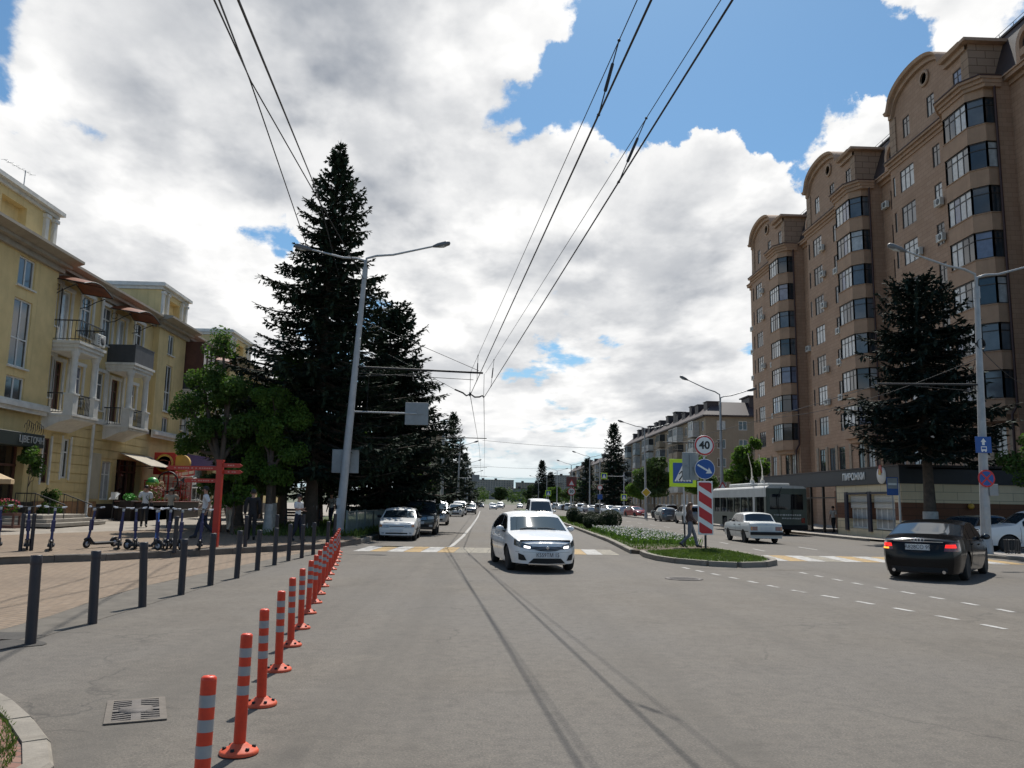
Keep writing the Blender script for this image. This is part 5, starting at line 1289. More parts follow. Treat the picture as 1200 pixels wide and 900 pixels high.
    def patch_cap(s, lo, hi, front=True, off=.008, m=4, nx=12, mb=None, mi=0):
        mb = mb or MB(); lo, hi = res(lo, nx), res(hi, nx)
        def P(u, v):
            i = int(round(u*nx)); a, b = lo[i], hi[i]; x, z = a[0]+(b[0]-a[0])*v, a[1]+(b[1]-a[1])*v
            y1 = s.y1 if front else s.y0; w = s.side(y1, min(z, s.zb(y1)))
            if abs(x) > w:     # wraps round the corner on to the wing
                d = abs(x)-w; y = y1-d if front else y1+d
                return (math.copysign(s.side(y, z, off), x), y, z)
            return (x, s.ycap(x, z, front, off), z)
        mb.grid(P, nx, m, mi); return mb
    def patch_top(s, lo, hi, off=.006, m=8, nx=12, mb=None, mi=0):
        mb = mb or MB(); lo, hi = res(lo, nx), res(hi, nx)
        def P(u, v):
            i = int(round(u*nx)); a, b = lo[i], hi[i]; x, y = a[0]+(b[0]-a[0])*v, a[1]+(b[1]-a[1])*v
            return (x, y, s.ztop(x, y, off))
        mb.grid(P, nx, m, mi); return mb
    def glazing(s, y0, y1, n=14, lo=.025, hi=.035):
        """side window outline between y0 and y1 under the roof rail"""
        L, H = [], []
        for i in range(n+1):
            y = y0+(y1-y0)*i/n; a = s.zb(y)+lo; b = max(a+.004, s.zt(y)-s.edge(y)-hi); L.append((y,a)); H.append((y,b))
        return L, H
def res(pts, n):
    pts = [tuple(p) for p in pts]
    if len(pts) == n+1: return pts
    d = [0]
    for a, b in zip(pts[:-1], pts[1:]): d.append(d[-1]+math.dist(a, b))
    out = []
    for i in range(n+1):
        t = d[-1]*i/n
        for k in range(len(pts)-1):
            if t <= d[k+1]+1e-9:
                f = (t-d[k])/(d[k+1]-d[k]) if d[k+1] > d[k] else 0; a, b = pts[k], pts[k+1]; out.append((a[0]+(b[0]-a[0])*f, a[1]+(b[1]-a[1])*f)); break
    return out
def wheel(parent, x, y, r, wd=.2, spokes=5, rim='rim', sg=1):
    t = MB(); R = r; w = wd/2
    t.lathe([(R*.63,-w*.9),(R*.70,-w),(R*.90,-w),(R*.97,-w*.82),(R,-w*.5),(R,w*.5),(R*.97,w*.82),(R*.90,w),(R*.70,w),(R*.63,w*.9)], (0,0,0), 26, 0, 'x')
    o = t.build('wheel', M['rubber'], parent, (x, y, r))
    q = MB(); f = sg*w*.72
    q.lathe([(R*.655,f*.1),(R*.655,f),(R*.60,f*1.02),(R*.585,f*.7),(R*.56,f*.3)], (0,0,0), 26, 0, 'x')
    for k in range(spokes):
        a = 2*math.pi*k/spokes; ca, sa = math.cos(a), math.sin(a); h = R*(.11 if spokes < 8 else .05)
        vs = []
        for rr, hh, ff in ((R*.12, h*1.1, f*.95), (R*.6, h*.8, f*.95)):
            for s2 in (-1,1):
                for d in (0, -.03*sg): vs.append((ff+d, ca*rr-sa*hh*s2, sa*rr+ca*hh*s2))
        q.add(vs, [(0,2,6,4),(1,5,7,3),(0,4,5,1),(2,3,7,6),(0,1,3,2),(4,6,7,5)])
    q.lathe([(0,f*1.0),(R*.13,f*1.0),(R*.17,f*.8),(R*.17,f*.5)], (0,0,0), 12, 0, 'x')
    q.build('rim', M[rim], o)
    q = MB(); q.lathe([(0,f*.30),(R*.56,f*.30)], (0,0,0), 20, 0, 'x'); q.build('brake_disc', M['blackplastic'], o)
    return o
def wheels(T, c, inset=.02, wd=.2, spokes=5, rim='rim'):
    for y in c.axles:
        for sg in (-1, 1): wheel(T, sg*(c.w(y)-wd/2-inset), y, c.wr, wd, spokes, rim, sg)
def mirror_part(T, c, y, z, mat, sg, size=1.0):
    x = c.side(y, z); q = MB(); q.ball((sg*(x+.13*size), y, z+.04), (.11*size, .06*size, .075*size), 10, 8); q.bar((sg*(x-.02), y, z), (sg*(x+.06), y, z+.02), .05, .04); m = q.build('mirror', mat, T)
    q = MB(); q.ball((sg*(x+.13*size), y-.03, z+.04), (.09*size, .035, .058*size), 8, 6); q.build('mirror_glass', M['carglass'], m)
def door_parts(T, c, spans, mat, lo=.12, hi=.015, handle=None, off=.005):
    for a, b in spans:
        for sg in (-1, 1):
            L = [(a, max(c.sill+lo, c.z0(a)+.02)), ((a+b)/2, c.sill+lo), (b, max(c.sill+lo, c.z0(b)+.02))]
            n = 10; Lr = []
            for i in range(n+1):
                y = a+(b-a)*i/n; Lr.append((y, max(c.sill+lo, c.z0(y)+.03)))
            H = [(y, c.zb(y)-hi) for y, _ in Lr]
            d = c.patch_side(Lr, H, sg, off, 6, n).build('door', mat, T)
            # dark shut lines round the door leaf
            q = MB()
            for yy in (a-.008, b+.008): c.patch_side([(yy-.006, max(c.sill+lo, c.z0(yy)+.03)), (yy+.006, max(c.sill+lo, c.z0(yy)+.03))], [(yy-.006, c.zb(yy)-hi), (yy+.006, c.zb(yy)-hi)], sg, .0045, 6, 1, q)
            q.build('shut_line', M['blackplastic'], d)
            hy = a+.16; hz = c.zb(hy)-.11; x = c.side(hy, hz)
            q = MB(); q.bev(sg*x-.012, sg*x+.03, hy-.10, hy+.10, hz-.018, hz+.018, .008) if sg > 0 else q.bev(sg*x-.03, sg*x+.012, hy-.10, hy+.10, hz-.018, hz+.018, .008)
            q.build('handle', handle or mat, d)
def plate_part(T, c, z, body, front=True, w=.52, h=.112):
    q = MB(); y = c.ycap(0, z, front, .012); sg = 1 if front else -1
    q.bev(-w/2-.012, w/2+.012, min(y, y+sg*.012), max(y, y+sg*.012), z-h/2-.012, z+h/2+.012, .003); 
    p = q.build('number_plate', M['plate'], T)
    text_obj('plate_characters', body, .135, M['plate_ink'], p, (0, y+sg*.0145, z), UPB if front else UP, .001, sx=.86)
    return p
def plate_blank(T, c, z):
    q = MB(); y = c.ycap(0, z, True, .012); q.bev(-.27, .27, y, y+.012, z-.065, z+.065, .003); q.build('number_plate', M['plate'], T)
def wipers(T, c, y, w):
    q = MB()
    for x0, x1 in ((-.55*w, .05*w), (.08*w, .62*w)):
        q.tube([(x0, y, c.ztop(x0, y, .03)), ((x0+x1)/2, y-.05, c.ztop((x0+x1)/2, y-.05, .022)), (x1, y-.03, c.ztop(x1, y-.03, .022))], .010, 5)
    q.build('wiper', M['blackplastic'], T)
def glasshouse(T, c, ws, rw, sides, roofinset=.06, gm='carglass', gs='carglass_dark', curve=.07):
    """ws=(y_cowl,y_roof) windscreen, rw=(y_roof,y_deck) rear screen or None, sides=[(y0,y1)]"""
    def band(ya, yb, cv):
        wa, wb = c.side(ya, c.zt(ya)-c.edge(ya))-roofinset*1.2, c.side(yb, c.zt(yb)-c.edge(yb))-roofinset
        lo = [(-wa+2*wa*i/12, ya+cv*(1-(i/6-1)**2)) for i in range(13)]; hi = [(-wb+2*wb*i/12, yb+cv*.5*(1-(i/6-1)**2)) for i in range(13)]
        return lo, hi
    lo, hi = band(ws[0]-.03, ws[1]+.03, curve); c.patch_top(lo, hi, .006).build('windscreen', M[gm], T)
    if rw: lo, hi = band(rw[1]+.03, rw[0]-.03, -curve); c.patch_top(lo, hi, .006).build('rear_window', M[gm], T)
    for a, b in sides:
        for sg in (-1, 1):
            L, H = c.glazing(a, b); c.patch_side(L, H, sg, .006, 4, 14).build('side_window', M[gs], T)

def make_white_saloon():
    T = thing('saloon_car', 'white saloon coming towards the viewer in the middle of the near road, daytime lights on', 'car')
    c = Car(top=[(-2.27,.93),(-2.22,1.06),(-1.78,1.12),(-1.0,1.40),(-.45,1.475),(.2,1.465),(.55,1.40),(1.30,1.01),(1.55,.955),(2.05,.84),(2.18,.74),(2.21,.70)],
            belt=[(-2.27,.90),(-1.8,.98),(-.6,.955),(.9,.91),(1.3,.90),(1.7,.84),(2.1,.74),(2.21,.66)], plan=[(-2.27,.66),(-2.15,.78),(-1.7,.86),(-.8,.885),(.9,.885),(1.5,.87),(1.95,.80),(2.15,.70),(2.21,.64)],
            axles=(-1.31, 1.39), wr=.315, sill=.20, bulge_f=.24)
    p = M['p_white']; c.body(T, p)
    glasshouse(T, c, (1.28,.60), (-1.02,-1.74), [(-1.42,-.95),(-.90,.02),(.08,1.02)])
    door_parts(T, c, [(-.92,.02),(.04,1.08)], p); wheels(T, c, spokes=10); wipers(T, c, 1.30, .8)
    for sg in (-1, 1):
        mirror_part(T, c, .80, .98, p, sg)
        h = c.patch_cap([(sg*.36,.565),(sg*.60,.60),(sg*.84,.66)], [(sg*.38,.655),(sg*.60,.73),(sg*.88,.80)], True, .010, 4, 10).build('headlight', M['lamp_dark'], T)
        c.patch_cap([(sg*.42,.590),(sg*.56,.607)], [(sg*.42,.635),(sg*.56,.655)], True, .016, 2, 4).build('daytime_lamp', M['lit_white'], h)
        c.patch_cap([(sg*.50,.30),(sg*.62,.30),(sg*.685,.315)], [(sg*.565,.425),(sg*.64,.455),(sg*.69,.475)], True, .008, 3, 6).build('fog_lamp_recess', M['blackplastic'], T)
        r = c.patch_cap([(sg*.50,.80),(sg*.78,.80)], [(sg*.52,.92),(sg*.76,.92)], False, .01, 3, 8).build('tail_light', M['lamp_red'], T)
    g = c.patch_cap([(-.37,.575),(-.2,.535),(0,.525),(.2,.535),(.37,.575)], [(-.37,.625),(-.2,.635),(0,.64),(.2,.635),(.37,.625)], True, .008, 3, 12).build('grille', M['blackplastic'], T)
    q = MB()
    for z in (.56, .595, .625): c.patch_cap([(-.40,z+.012),(0,z-.012),(.40,z+.012)], [(-.40,z+.022),(0,z-.002),(.40,z+.022)], True, .014, 1, 10, q)
    q.build('grille_bar', M['dull_chrome'], g)
    q = MB(); q.lathe([(.030,.0),(.042,.006),(.030,.012)], (0, c.ycap(0,.60,True,.012), .605), 16, 0, 'y'); q.build('badge', M['chrome'], g)
    c.patch_cap([(-.46,.24),(0,.232),(.46,.24)], [(-.34,.355),(0,.355),(.34,.355)], True, .007, 3, 12).build('lower_intake', M['blackplastic'], T)
    c.patch_cap([(-.46,.205),(0,.20),(.46,.205)], [(-.46,.232),(0,.226),(.46,.232)], True, .012, 1, 12).build('splitter', M['chrome'], T)
    plate_part(T, c, .435, 'К559ТМ 15')
    q = MB(); c.patch_cap([(-.80,.50),(.80,.50)], [(-.80,.505),(.80,.505)], True, .003, 1, 14, q); q.build('bumper_seam', M['blackplastic'], T)
    return T
def make_black_saloon():
    T = thing('saloon_car', 'black saloon with lit brake lights turning right at the near right corner', 'car')
    c = Car(top=[(-2.46,.80),(-2.43,1.00),(-1.95,1.06),(-1.75,1.09),(-.92,1.385),(-.4,1.455),(.15,1.445),(.5,1.38),(1.25,1.02),(1.6,.955),(2.15,.80),(2.36,.70),(2.40,.64)],
            belt=[(-2.46,.78),(-2.3,.93),(-1.7,.985),(-.6,.965),(.9,.91),(1.3,.89),(1.8,.82),(2.2,.72),(2.40,.60)], plan=[(-2.46,.74),(-2.3,.85),(-1.7,.905),(-.8,.925),(.9,.925),(1.6,.90),(2.05,.84),(2.3,.74),(2.40,.66)],
            axles=(-1.42, 1.42), wr=.335, sill=.19, bulge_f=.2, bulge_r=.16)
    p = M['p_black']; c.body(T, p)
    glasshouse(T, c, (1.22,.55), (-.95,-1.70), [(-1.35,-.98),(-.92,-.02),(.05,.98)], gm='carglass')
    door_parts(T, c, [(-.98,-.02),(.0,1.05)], p, handle=M['p_black']); wheels(T, c, spokes=7)
    for sg in (-1, 1):
        mirror_part(T, c, .78, .97, p, sg)
        t = c.patch_cap([(sg*.56,.72),(sg*.90,.72),(sg*1.02,.74)], [(sg*.60,.90),(sg*.86,.92),(sg*1.0,.91)], False, .010, 4, 12).build('tail_light', M['lamp_red'], T)
        c.patch_cap([(sg*.58,.80),(sg*.84,.80)], [(sg*.60,.875),(sg*.84,.885)], False, .016, 2, 8).build('brake_lamp', M['lit_red'], t)
        if sg < 0: c.patch_cap([(sg*.66,.738),(sg*.86,.738)], [(sg*.66,.775),(sg*.86,.775)], False, .016, 2, 8).build('turn_lamp', M['lit_amber'], t)
        c.patch_cap([(sg*.50,.60),(sg*.84,.62)], [(sg*.50,.70),(sg*.86,.76)], True, .010, 3, 10).build('headlight', M['lamp_clear'], T)
        # chrome strip round the side windows
        q = MB(); L, H = c.glazing(-1.36, 1.0, 20, .0, .015); c.patch_side(L, [(y, z+.016) for y, z in L], sg, .009, 1, 20, q); c.patch_side([(y, z-.006) for y, z in H], [(y, z+.010) for y, z in H], sg, .009, 1, 20, q)
        q.build('window_strip', M['chrome'], T)
        q = MB(); q.tube([(sg*.55,-2.60,.235),(sg*.55,-2.45,.24)], .04, 10); q.build('exhaust', M['chrome'], T)
    c.patch_cap([(-.55,.925),(.55,.925)], [(-.55,.940),(.55,.940)], False, .012, 1, 12).build('boot_strip', M['chrome'], T)
    q = MB()
    for k in range(4):
        x = -.105+.07*k; y = c.ycap(x, .965, False, .012); q.tube([(x+.042*math.cos(a*.5236), y, .972+.042*math.sin(a*.5236)) for a in range(13)], .007, 5)
    q.build('badge', M['chrome'], T)
    q = MB(); c.patch_cap([(-.60,.70),(.60,.70)], [(-.60,.706),(.60,.706)], False, .003, 1, 14, q); q.build('boot_shut_line', M['blackplastic'], T)
    c.patch_cap([(-.62,.22),(.62,.22)], [(-.62,.33),(.62,.33)], False, .006, 2, 12).build('rear_diffuser', M['blackplastic'], T)
    plate_part(T, c, .80, 'А828СО 95', False)
    return T
def make_boxy_saloon():
    T = thing('saloon_car', 'old boxy white saloon driving away behind the trolleybus, seen from the rear', 'car')
    c = Car(top=[(-2.05,.80),(-2.03,.95),(-1.95,.975),(-1.20,.99),(-.88,1.38),(-.70,1.425),(.35,1.425),(.52,1.38),(.98,.99),(1.2,.955),(1.95,.90),(2.04,.86),(2.06,.80)],
            belt=[(-2.05,.78),(-1.95,.93),(-1.2,.945),(1.0,.93),(1.9,.86),(2.06,.76)], plan=[(-2.05,.77),(-1.95,.795),(-1.0,.81),(1.0,.81),(1.9,.79),(2.06,.76)],
            axles=(-1.12, 1.30), wr=.295, sill=.24, tumble=.30, k=.025, bulge_f=.03, bulge_r=.03, arch=1.15)
    p = M['p_white2']; c.body(T, p)
    glasshouse(T, c, (.98,.53), (-.86,-1.18), [(-1.0,-.72),(-.68,.0),(.05,.84)], curve=.03)
    door_parts(T, c, [(-.72,.02),(.04,.92)], p, handle=M['blackplastic']); wheels(T, c, spokes=12, rim='rim_dark', wd=.17)
    for sg in (-1, 1):
        mirror_part(T, c, .72, 1.0, M['blackplastic'], sg, .7)
        t = c.patch_cap([(sg*.42,.60),(sg*.74,.60)], [(sg*.42,.775),(sg*.74,.775)], False, .012, 2, 6).build('tail_light', M['lamp_red'], T)
        c.patch_cap([(sg*.66,.61),(sg*.735,.61)], [(sg*.66,.765),(sg*.735,.765)], False, .016, 1, 3).build('indicator', M['lamp_amber'], t)
        c.patch_cap([(sg*.44,.62),(sg*.72,.62)], [(sg*.44,.77),(sg*.72,.77)], True, .012, 2, 6).build('headlight', M['lamp_clear'], T)
        q = MB(); c.patch_side([(-1.9,.52),(1.9,.52)], [(-1.9,.555),(1.9,.555)], sg, .012, 1, 16, q); q.build('side_moulding', M['blackplastic'], T)
    c.patch_cap([(-.40,.62),(.40,.62)], [(-.40,.76),(.40,.76)], True, .008, 2, 8).build('grille', M['blackplastic'], T)
    for y, s in ((-2.16,-1),(2.10,1)):
        q = MB(); q.bev(-.78, .78, y-.05, y+.06, .40, .54, .02); q.build('bumper', M['blackplastic'], T)
    q = MB(); y = c.ycap(0, .68, False, .012); q.bev(-.27, .27, y-.012, y, .615, .745, .003); q.build('number_plate', M['plate'], T)
    return T
def make_hatchback():
    T = thing('hatchback_car', 'white angular hatchback parked nose-on at the left kerb by the crossing', 'car')
    c = Car(top=[(-2.0,.72),(-1.98,1.02),(-1.85,1.08),(-1.1,1.34),(-.5,1.40),(.25,1.385),(.50,1.32),(1.15,.965),(1.35,.93),(1.95,.80),(2.04,.74),(2.06,.68)],
            belt=[(-2.0,.70),(-1.85,.93),(1.0,.905),(1.4,.875),(1.9,.76),(2.06,.64)], plan=[(-2.0,.74),(-1.8,.80),(-.5,.825),(1.0,.825),(1.6,.81),(1.95,.76),(2.06,.71)],
            axles=(-1.14, 1.32), wr=.285, sill=.22, tumble=.38, k=.04, bulge_f=.10, bulge_r=.06)
    p = M['p_white']; c.body(T, p)
    glasshouse(T, c, (1.14,.53), (-1.12,-1.80), [(-1.3,-.78),(-.72,-.0),(.05,.90)])
    door_parts(T, c, [(-.78,.0),(.02,.98)], p); wheels(T, c, spokes=6, wd=.17); wipers(T, c, 1.16, .75)
    for sg in (-1, 1):
        mirror_part(T, c, .72, .96, M['blackplastic'], sg, .9)
        h = c.patch_cap([(sg*.33,.565),(sg*.70,.575)], [(sg*.31,.665),(sg*.705,.685)], True, .010, 3, 8).build('headlight', M['lamp_clear'], T)
        c.patch_cap([(sg*.62,.578),(sg*.75,.58)], [(sg*.62,.68),(sg*.76,.69)], True, .014, 2, 4).build('indicator', M['lamp_amber'], h)
        c.patch_cap([(sg*.52,.30),(sg*.63,.30)], [(sg*.52,.36),(sg*.63,.36)], True, .010, 2, 3).build('fog_lamp', M['lamp_clear'], T)
        q = MB(); c.patch_side([(-1.85,.47),(1.85,.47)], [(-1.85,.515),(1.85,.515)], sg, .010, 1, 14, q); q.build('side_moulding', M['blackplastic'], T)
    c.patch_cap([(-.31,.60),(.31,.60)], [(-.31,.635),(.31,.635)], True, .008, 1, 8).build('grille', M['blackplastic'], T)
    c.patch_cap([(-.46,.29),(.46,.29)], [(-.46,.345),(.46,.345)], True, .008, 1, 8).build('lower_intake', M['blackplastic'], T)
    q = MB(); c.patch_cap([(-.72,.545),(.72,.545)], [(-.72,.553),(.72,.553)], True, .004, 1, 12, q); q.build('bumper_seam', M['blackplastic'], T)
    plate_blank(T, c, .43)
    return T
def make_jeep(label='black off-roader parked behind the white hatchback on the left', pm_='p_jeep', name='off_road_car'):
    T = thing(name, label, 'car')
    c = Car(top=[(-2.3,.75),(-2.28,1.55),(-2.15,1.68),(-1.6,1.76),(.1,1.745),(.42,1.69),(1.10,1.22),(1.3,1.17),(2.1,1.06),(2.24,.98),(2.27,.88)],
            belt=[(-2.3,.70),(-2.2,1.10),(1.0,1.07),(1.5,1.05),(2.1,.95),(2.27,.82)], plan=[(-2.3,.80),(-2.15,.87),(-1.0,.915),(1.0,.915),(1.7,.90),(2.1,.84),(2.27,.76)],
            axles=(-1.38, 1.40), wr=.37, sill=.30, tumble=.27, k=.05, bulge_f=.12, bulge_r=.06)
    p = M[pm_]; c.body(T, p)
    glasshouse(T, c, (1.10,.45), None, [(-2.0,-1.2),(-1.12,-.12),(-.06,.86)])
    door_parts(T, c, [(-1.05,-.10),(-.08,.95)], p); wheels(T, c, spokes=6, wd=.24); wipers(T, c, 1.12, .8)
    for sg in (-1, 1):
        mirror_part(T, c, .75, 1.13, p, sg, 1.15)
        c.patch_cap([(sg*.44,.78),(sg*.76,.80)], [(sg*.42,.92),(sg*.78,.95)], True, .010, 3, 8).build('headlight', M['lamp_clear'], T)
        c.patch_cap([(sg*.62,.85),(sg*.82,.85)], [(sg*.62,1.25),(sg*.80,1.25)], False, .010, 3, 4).build('tail_light', M['lamp_red'], T)
        c.patch_cap([(sg*.52,.42),(sg*.68,.42)], [(sg*.52,.52),(sg*.68,.52)], True, .010, 2, 4).build('fog_lamp', M['lamp_clear'], T)
        q = MB(); q.tube([(sg*.66,-1.9,c.ztop(.66,-1.9)),(sg*.66,-1.8,c.ztop(.66,-1.8)+.06),(sg*.66,0,c.ztop(.66,0)+.06),(sg*.66,.15,c.ztop(.66,.15))], .018, 6); q.build('roof_rail', M['chrome'], T)
    g = c.patch_cap([(-.40,.74),(.40,.74)], [(-.40,.94),(.40,.94)], True, .008, 2, 8).build('grille', M['blackplastic'], T)
    q = MB()
    for z in (.78,.83,.88): c.patch_cap([(-.39,z),(.39,z)], [(-.39,z+.018),(.39,z+.018)], True, .014, 1, 8, q)
    q.build('grille_bar', M['chrome'], g)
    c.patch_cap([(-.48,.40),(.48,.40)], [(-.48,.54),(.48,.54)], True, .008, 2, 8).build('lower_intake', M['blackplastic'], T)
    q = MB(); w = c.side(-2.3, 1.2); hi = [(-w*.72,1.5),(w*.72,1.5)]; lo = [(-w*.85,1.14),(w*.85,1.14)]; c.patch_cap(lo, hi, False, .012, 3, 8, q); q.build('rear_window', M['carglass_dark'], T)
    plate_blank(T, c, .62)
    return T
def make_minivan(label='silver minivan with a glaring windscreen parked behind the black off-roader', pm_='p_silver', tall=1.78, name='minivan'):
    T = thing(name, label, 'van'); H = tall
    c = Car(top=[(-2.3,.70),(-2.28,H-.25),(-2.15,H-.08),(-1.6,H),(.4,H-.02),(.75,H-.12),(1.62,1.12),(1.8,1.05),(2.15,.93),(2.24,.85),(2.26,.78)],
            belt=[(-2.3,.66),(-2.2,1.0),(1.4,.98),(1.8,.94),(2.1,.84),(2.26,.72)], plan=[(-2.3,.78),(-2.1,.87),(-1.0,.90),(1.0,.90),(1.7,.87),(2.1,.78),(2.26,.68)],
            axles=(-1.40, 1.38), wr=.325, sill=.24, tumble=.20, k=.06, bulge_f=.16, bulge_r=.06)
    p = M[pm_]; c.body(T, p)
    glasshouse(T, c, (1.60,.82), None, [(-2.0,-1.0),(-.92,.18),(.26,1.15)])
    door_parts(T, c, [(-.90,.20),(.24,1.20)], p); wheels(T, c, spokes=7); wipers(T, c, 1.62, .8)
    for sg in (-1, 1):
        mirror_part(T, c, 1.12, 1.08, p, sg, 1.15)
        c.patch_cap([(sg*.40,.66),(sg*.72,.70)], [(sg*.42,.80),(sg*.74,.88)], True, .010, 3, 8).build('headlight', M['lamp_clear'], T)
        c.patch_cap([(sg*.64,.80),(sg*.80,.80)], [(sg*.64,1.30),(sg*.78,1.30)], False, .010, 3, 4).build('tail_light', M['lamp_red'], T)
    c.patch_cap([(-.38,.66),(.38,.66)], [(-.38,.76),(.38,.76)], True, .008, 2, 8).build('grille', M['blackplastic'], T)
    c.patch_cap([(-.50,.34),(.50,.34)], [(-.50,.46),(.50,.46)], True, .008, 2, 8).build('lower_intake', M['blackplastic'], T)
    w = c.side(-2.3, 1.2); c.patch_cap([(-w*.82,1.08),(w*.82,1.08)], [(-w*.74,H-.34),(w*.74,H-.34)], False, .012, 3, 8).build('rear_window', M['carglass_dark'], T)
    plate_blank(T, c, .54)
    return T
def make_plain_car(kind='hatch'):
    """simpler small car for the far rows"""
    T = thing('parked_car', 'x', 'car')
    if kind == 'hatch':
        c = Car(top=[(-1.95,.70),(-1.93,1.15),(-1.75,1.32),(-1.1,1.46),(-.2,1.50),(.3,1.46),(1.15,1.02),(1.4,.97),(1.85,.82),(1.97,.70)], belt=[(-1.95,.66),(-1.8,1.0),(1.1,.93),(1.6,.86),(1.97,.64)],
                plan=[(-1.95,.72),(-1.7,.82),(0,.86),(1.2,.85),(1.7,.78),(1.97,.64)], axles=(-1.2,1.25), wr=.30, sill=.22)
        sides = [(-1.45,-.75),(-.68,.0),(.06,.9)]; ws = (1.14,.38); rw = (-1.2,-1.78)
    else:
        c = Car(top=[(-2.2,.75),(-2.17,1.02),(-1.7,1.08),(-.9,1.40),(-.3,1.46),(.25,1.43),(1.15,1.0),(1.5,.95),(2.1,.80),(2.2,.68)], belt=[(-2.2,.72),(-1.8,.96),(1.1,.91),(1.7,.84),(2.2,.62)],
                plan=[(-2.2,.70),(-1.9,.83),(0,.875),(1.2,.87),(1.9,.78),(2.2,.64)], axles=(-1.3,1.35), wr=.31, sill=.21)
        sides = [(-1.3,-.85),(-.78,.0),(.06,.92)]; ws = (1.14,.33); rw = (-.96,-1.66)
    c.body(T, M['p_white']); glasshouse(T, c, ws, rw, sides)
    for y in c.axles:
        for sg in (-1, 1): wheel(T, sg*(c.w(y)-.12), y, c.wr, .19, 6, 'rim', sg)
    for sg in (-1, 1):
        mirror_part(T, c, .75, .97, M['p_white'], sg)
        y1 = c.zt(c.y1); c.patch_cap([(sg*.40,.60),(sg*.72,.62)], [(sg*.40,.70),(sg*.74,.76)], True, .010, 2, 6).build('headlight', M['lamp_clear'], T)
        c.patch_cap([(sg*.52,.78),(sg*.76,.78)], [(sg*.54,.92),(sg*.74,.92)], False, .010, 2, 5).build('tail_light', M['lamp_red'], T)
    c.patch_cap([(-.42,.32),(.42,.32)], [(-.38,.46),(.38,.46)], True, .008, 2, 8).build('lower_intake', M['blackplastic'], T)
    q = MB(); y = c.ycap(0,.52,True,.014); q.bb(-.26,.26,y-.004,y+.004,.47,.57); q.build('number_plate', M['plate'], T)
    q = MB(); y = c.ycap(0,.66,False,.014); q.bb(-.26,.26,y-.004,y+.004,.61,.71); q.build('number_plate', M['plate'], T)
    return T
def head(dx, dy): return math.atan2(-dx, dy)       # rotation that turns +y to (dx,dy)
place(make_white_saloon(), (1.30, 22.55, 0), head(.125, -.99))
place(make_black_saloon(), (12.15, 21.55, 0), head(.64, .77))
place(make_boxy_saloon(), (13.2, 39.9, 0), head(.0, 1))
place(make_hatchback(), (-3.66, 37.0, 0), head(.02, -1))
JEEP = make_jeep(); place(JEEP, (-3.22, 43.4, 0), head(.02, -1))
MV = make_minivan(); place(MV, (-3.35, 60.2, 0), head(.02, -1))
# white van following the white saloon
VAN = make_minivan('white van with a glinting windscreen driving up close behind the white saloon', 'p_white', 2.02, 'white_van'); place(VAN, (4.05, 59, 0), head(.03, -1))
# white off-roader in the lot on the right, and its neighbours
W = dup(JEEP); repaint(W, M['p_jeep'], M['p_white']); place(W, (22.55, 32.8, .0), head(-.985, .17), 'white off-roader parked facing left at the right edge, its front wheel in view')
HATCH = make_plain_car('hatch'); SEDAN = make_plain_car('sedan')
place(HATCH, (23.6, 37.6, 0), head(-.5, -.86), 'pale blue small car between the lamp post and the black saloon'); repaint(HATCH, M['p_white'], M['p_blue'])
place(SEDAN, (24.8, 40.2, 0), head(-1, .05), 'pale beige car behind the black saloon, below the tiled side wall'); repaint(SEDAN, M['p_white'], M['p_beige'])
r = random.Random(19)
def far_car(kind, x, y, rz, paintm, label, group=None):
    o = dup(HATCH if kind == 'h' else SEDAN if kind == 's' else JEEP if kind == 'j' else MV)
    base = {'h': M['p_white'], 's': M['p_white'], 'j': M['p_jeep'], 'm': M['p_silver']}[kind]
    for k in list(o.keys()):
        if k == 'group': del o['group']
    if group: o['group'] = group
    # start from the source's own paint
    def clear(q):
        for s, ms in zip(q.material_slots, q.data.materials if q.data else []):
            if s.link == 'OBJECT': s.link = 'DATA'
        for ch in q.children: clear(ch)
    clear(o); repaint(o, base, M[paintm]); return place(o, (x, y, 0), rz, label)
far_car('s', 22.2, 37.0, head(-.8, -.6), 'p_grey', 'dark grey saloon squeezed behind the lamp post on the right')
far_car('j', 21.8, 98, head(-.2, 1), 'p_black', 'black boxy off-roader parked under the yellow diamond sign'); far_car('h', 19.0, 85, head(0, 1), 'p_grey', 'grey hatchback just right of the yellow diamond sign'); far_car('j', 19.2, 76, head(0, 1), 'p_silver', 'silver off-roader partly behind the red and white chevron board')
# moving and parked cars along the left kerb towards the road end
G = 'cars queued along the left kerb'
labs = ['white saloon parked behind the silver minivan', 'white estate nosing out behind the parked white saloon', 'dark hatchback in the left row, past the white estate', 'silver hatchback in the left row, past the dark hatchback', 'white hatchback in the left row, next to the lone pointed spruce', 'dark off-roader in the left row, farther than the pointed spruce', 'white saloon in the left row, second from its far end', 'grey saloon, farthest of the left row']
for i, (k, x, y, p) in enumerate([('s',-3.0,93,'p_white2'),('m',-2.9,103,'p_white'),('h',-1.7,112,'p_grey'),('h',-2.6,127,'p_silver'),('h',-2.6,142,'p_white'),('j',-2.5,158,'p_dblue'),('s',-2.3,178,'p_white'),('s',-2.2,200,'p_grey')]):
    far_car(k, x, y, head(0,-1), p, labs[i], G)
G = 'distant traffic on the avenue'
labs = ['white saloon far off in the middle of the road', 'white truck-like van far off in the road beside the far saloon', 'dark car far off, left of the distant white pair', 'silver car far off, right of the white van in the near lane', 'dark car far off among the distant traffic', 'white car farthest down the avenue']
for i, (k, x, y, p) in enumerate([('s',2.3,185,'p_white'),('m',4.5,215,'p_white'),('h',-.5,230,'p_dblue'),('s',10.8,240,'p_silver'),('s',6.2,265,'p_black'),('h',3.2,310,'p_white')]): far_car(k, x, y, head(0,-1), p, labs[i], G)
G = 'cars parked along the right kerb'
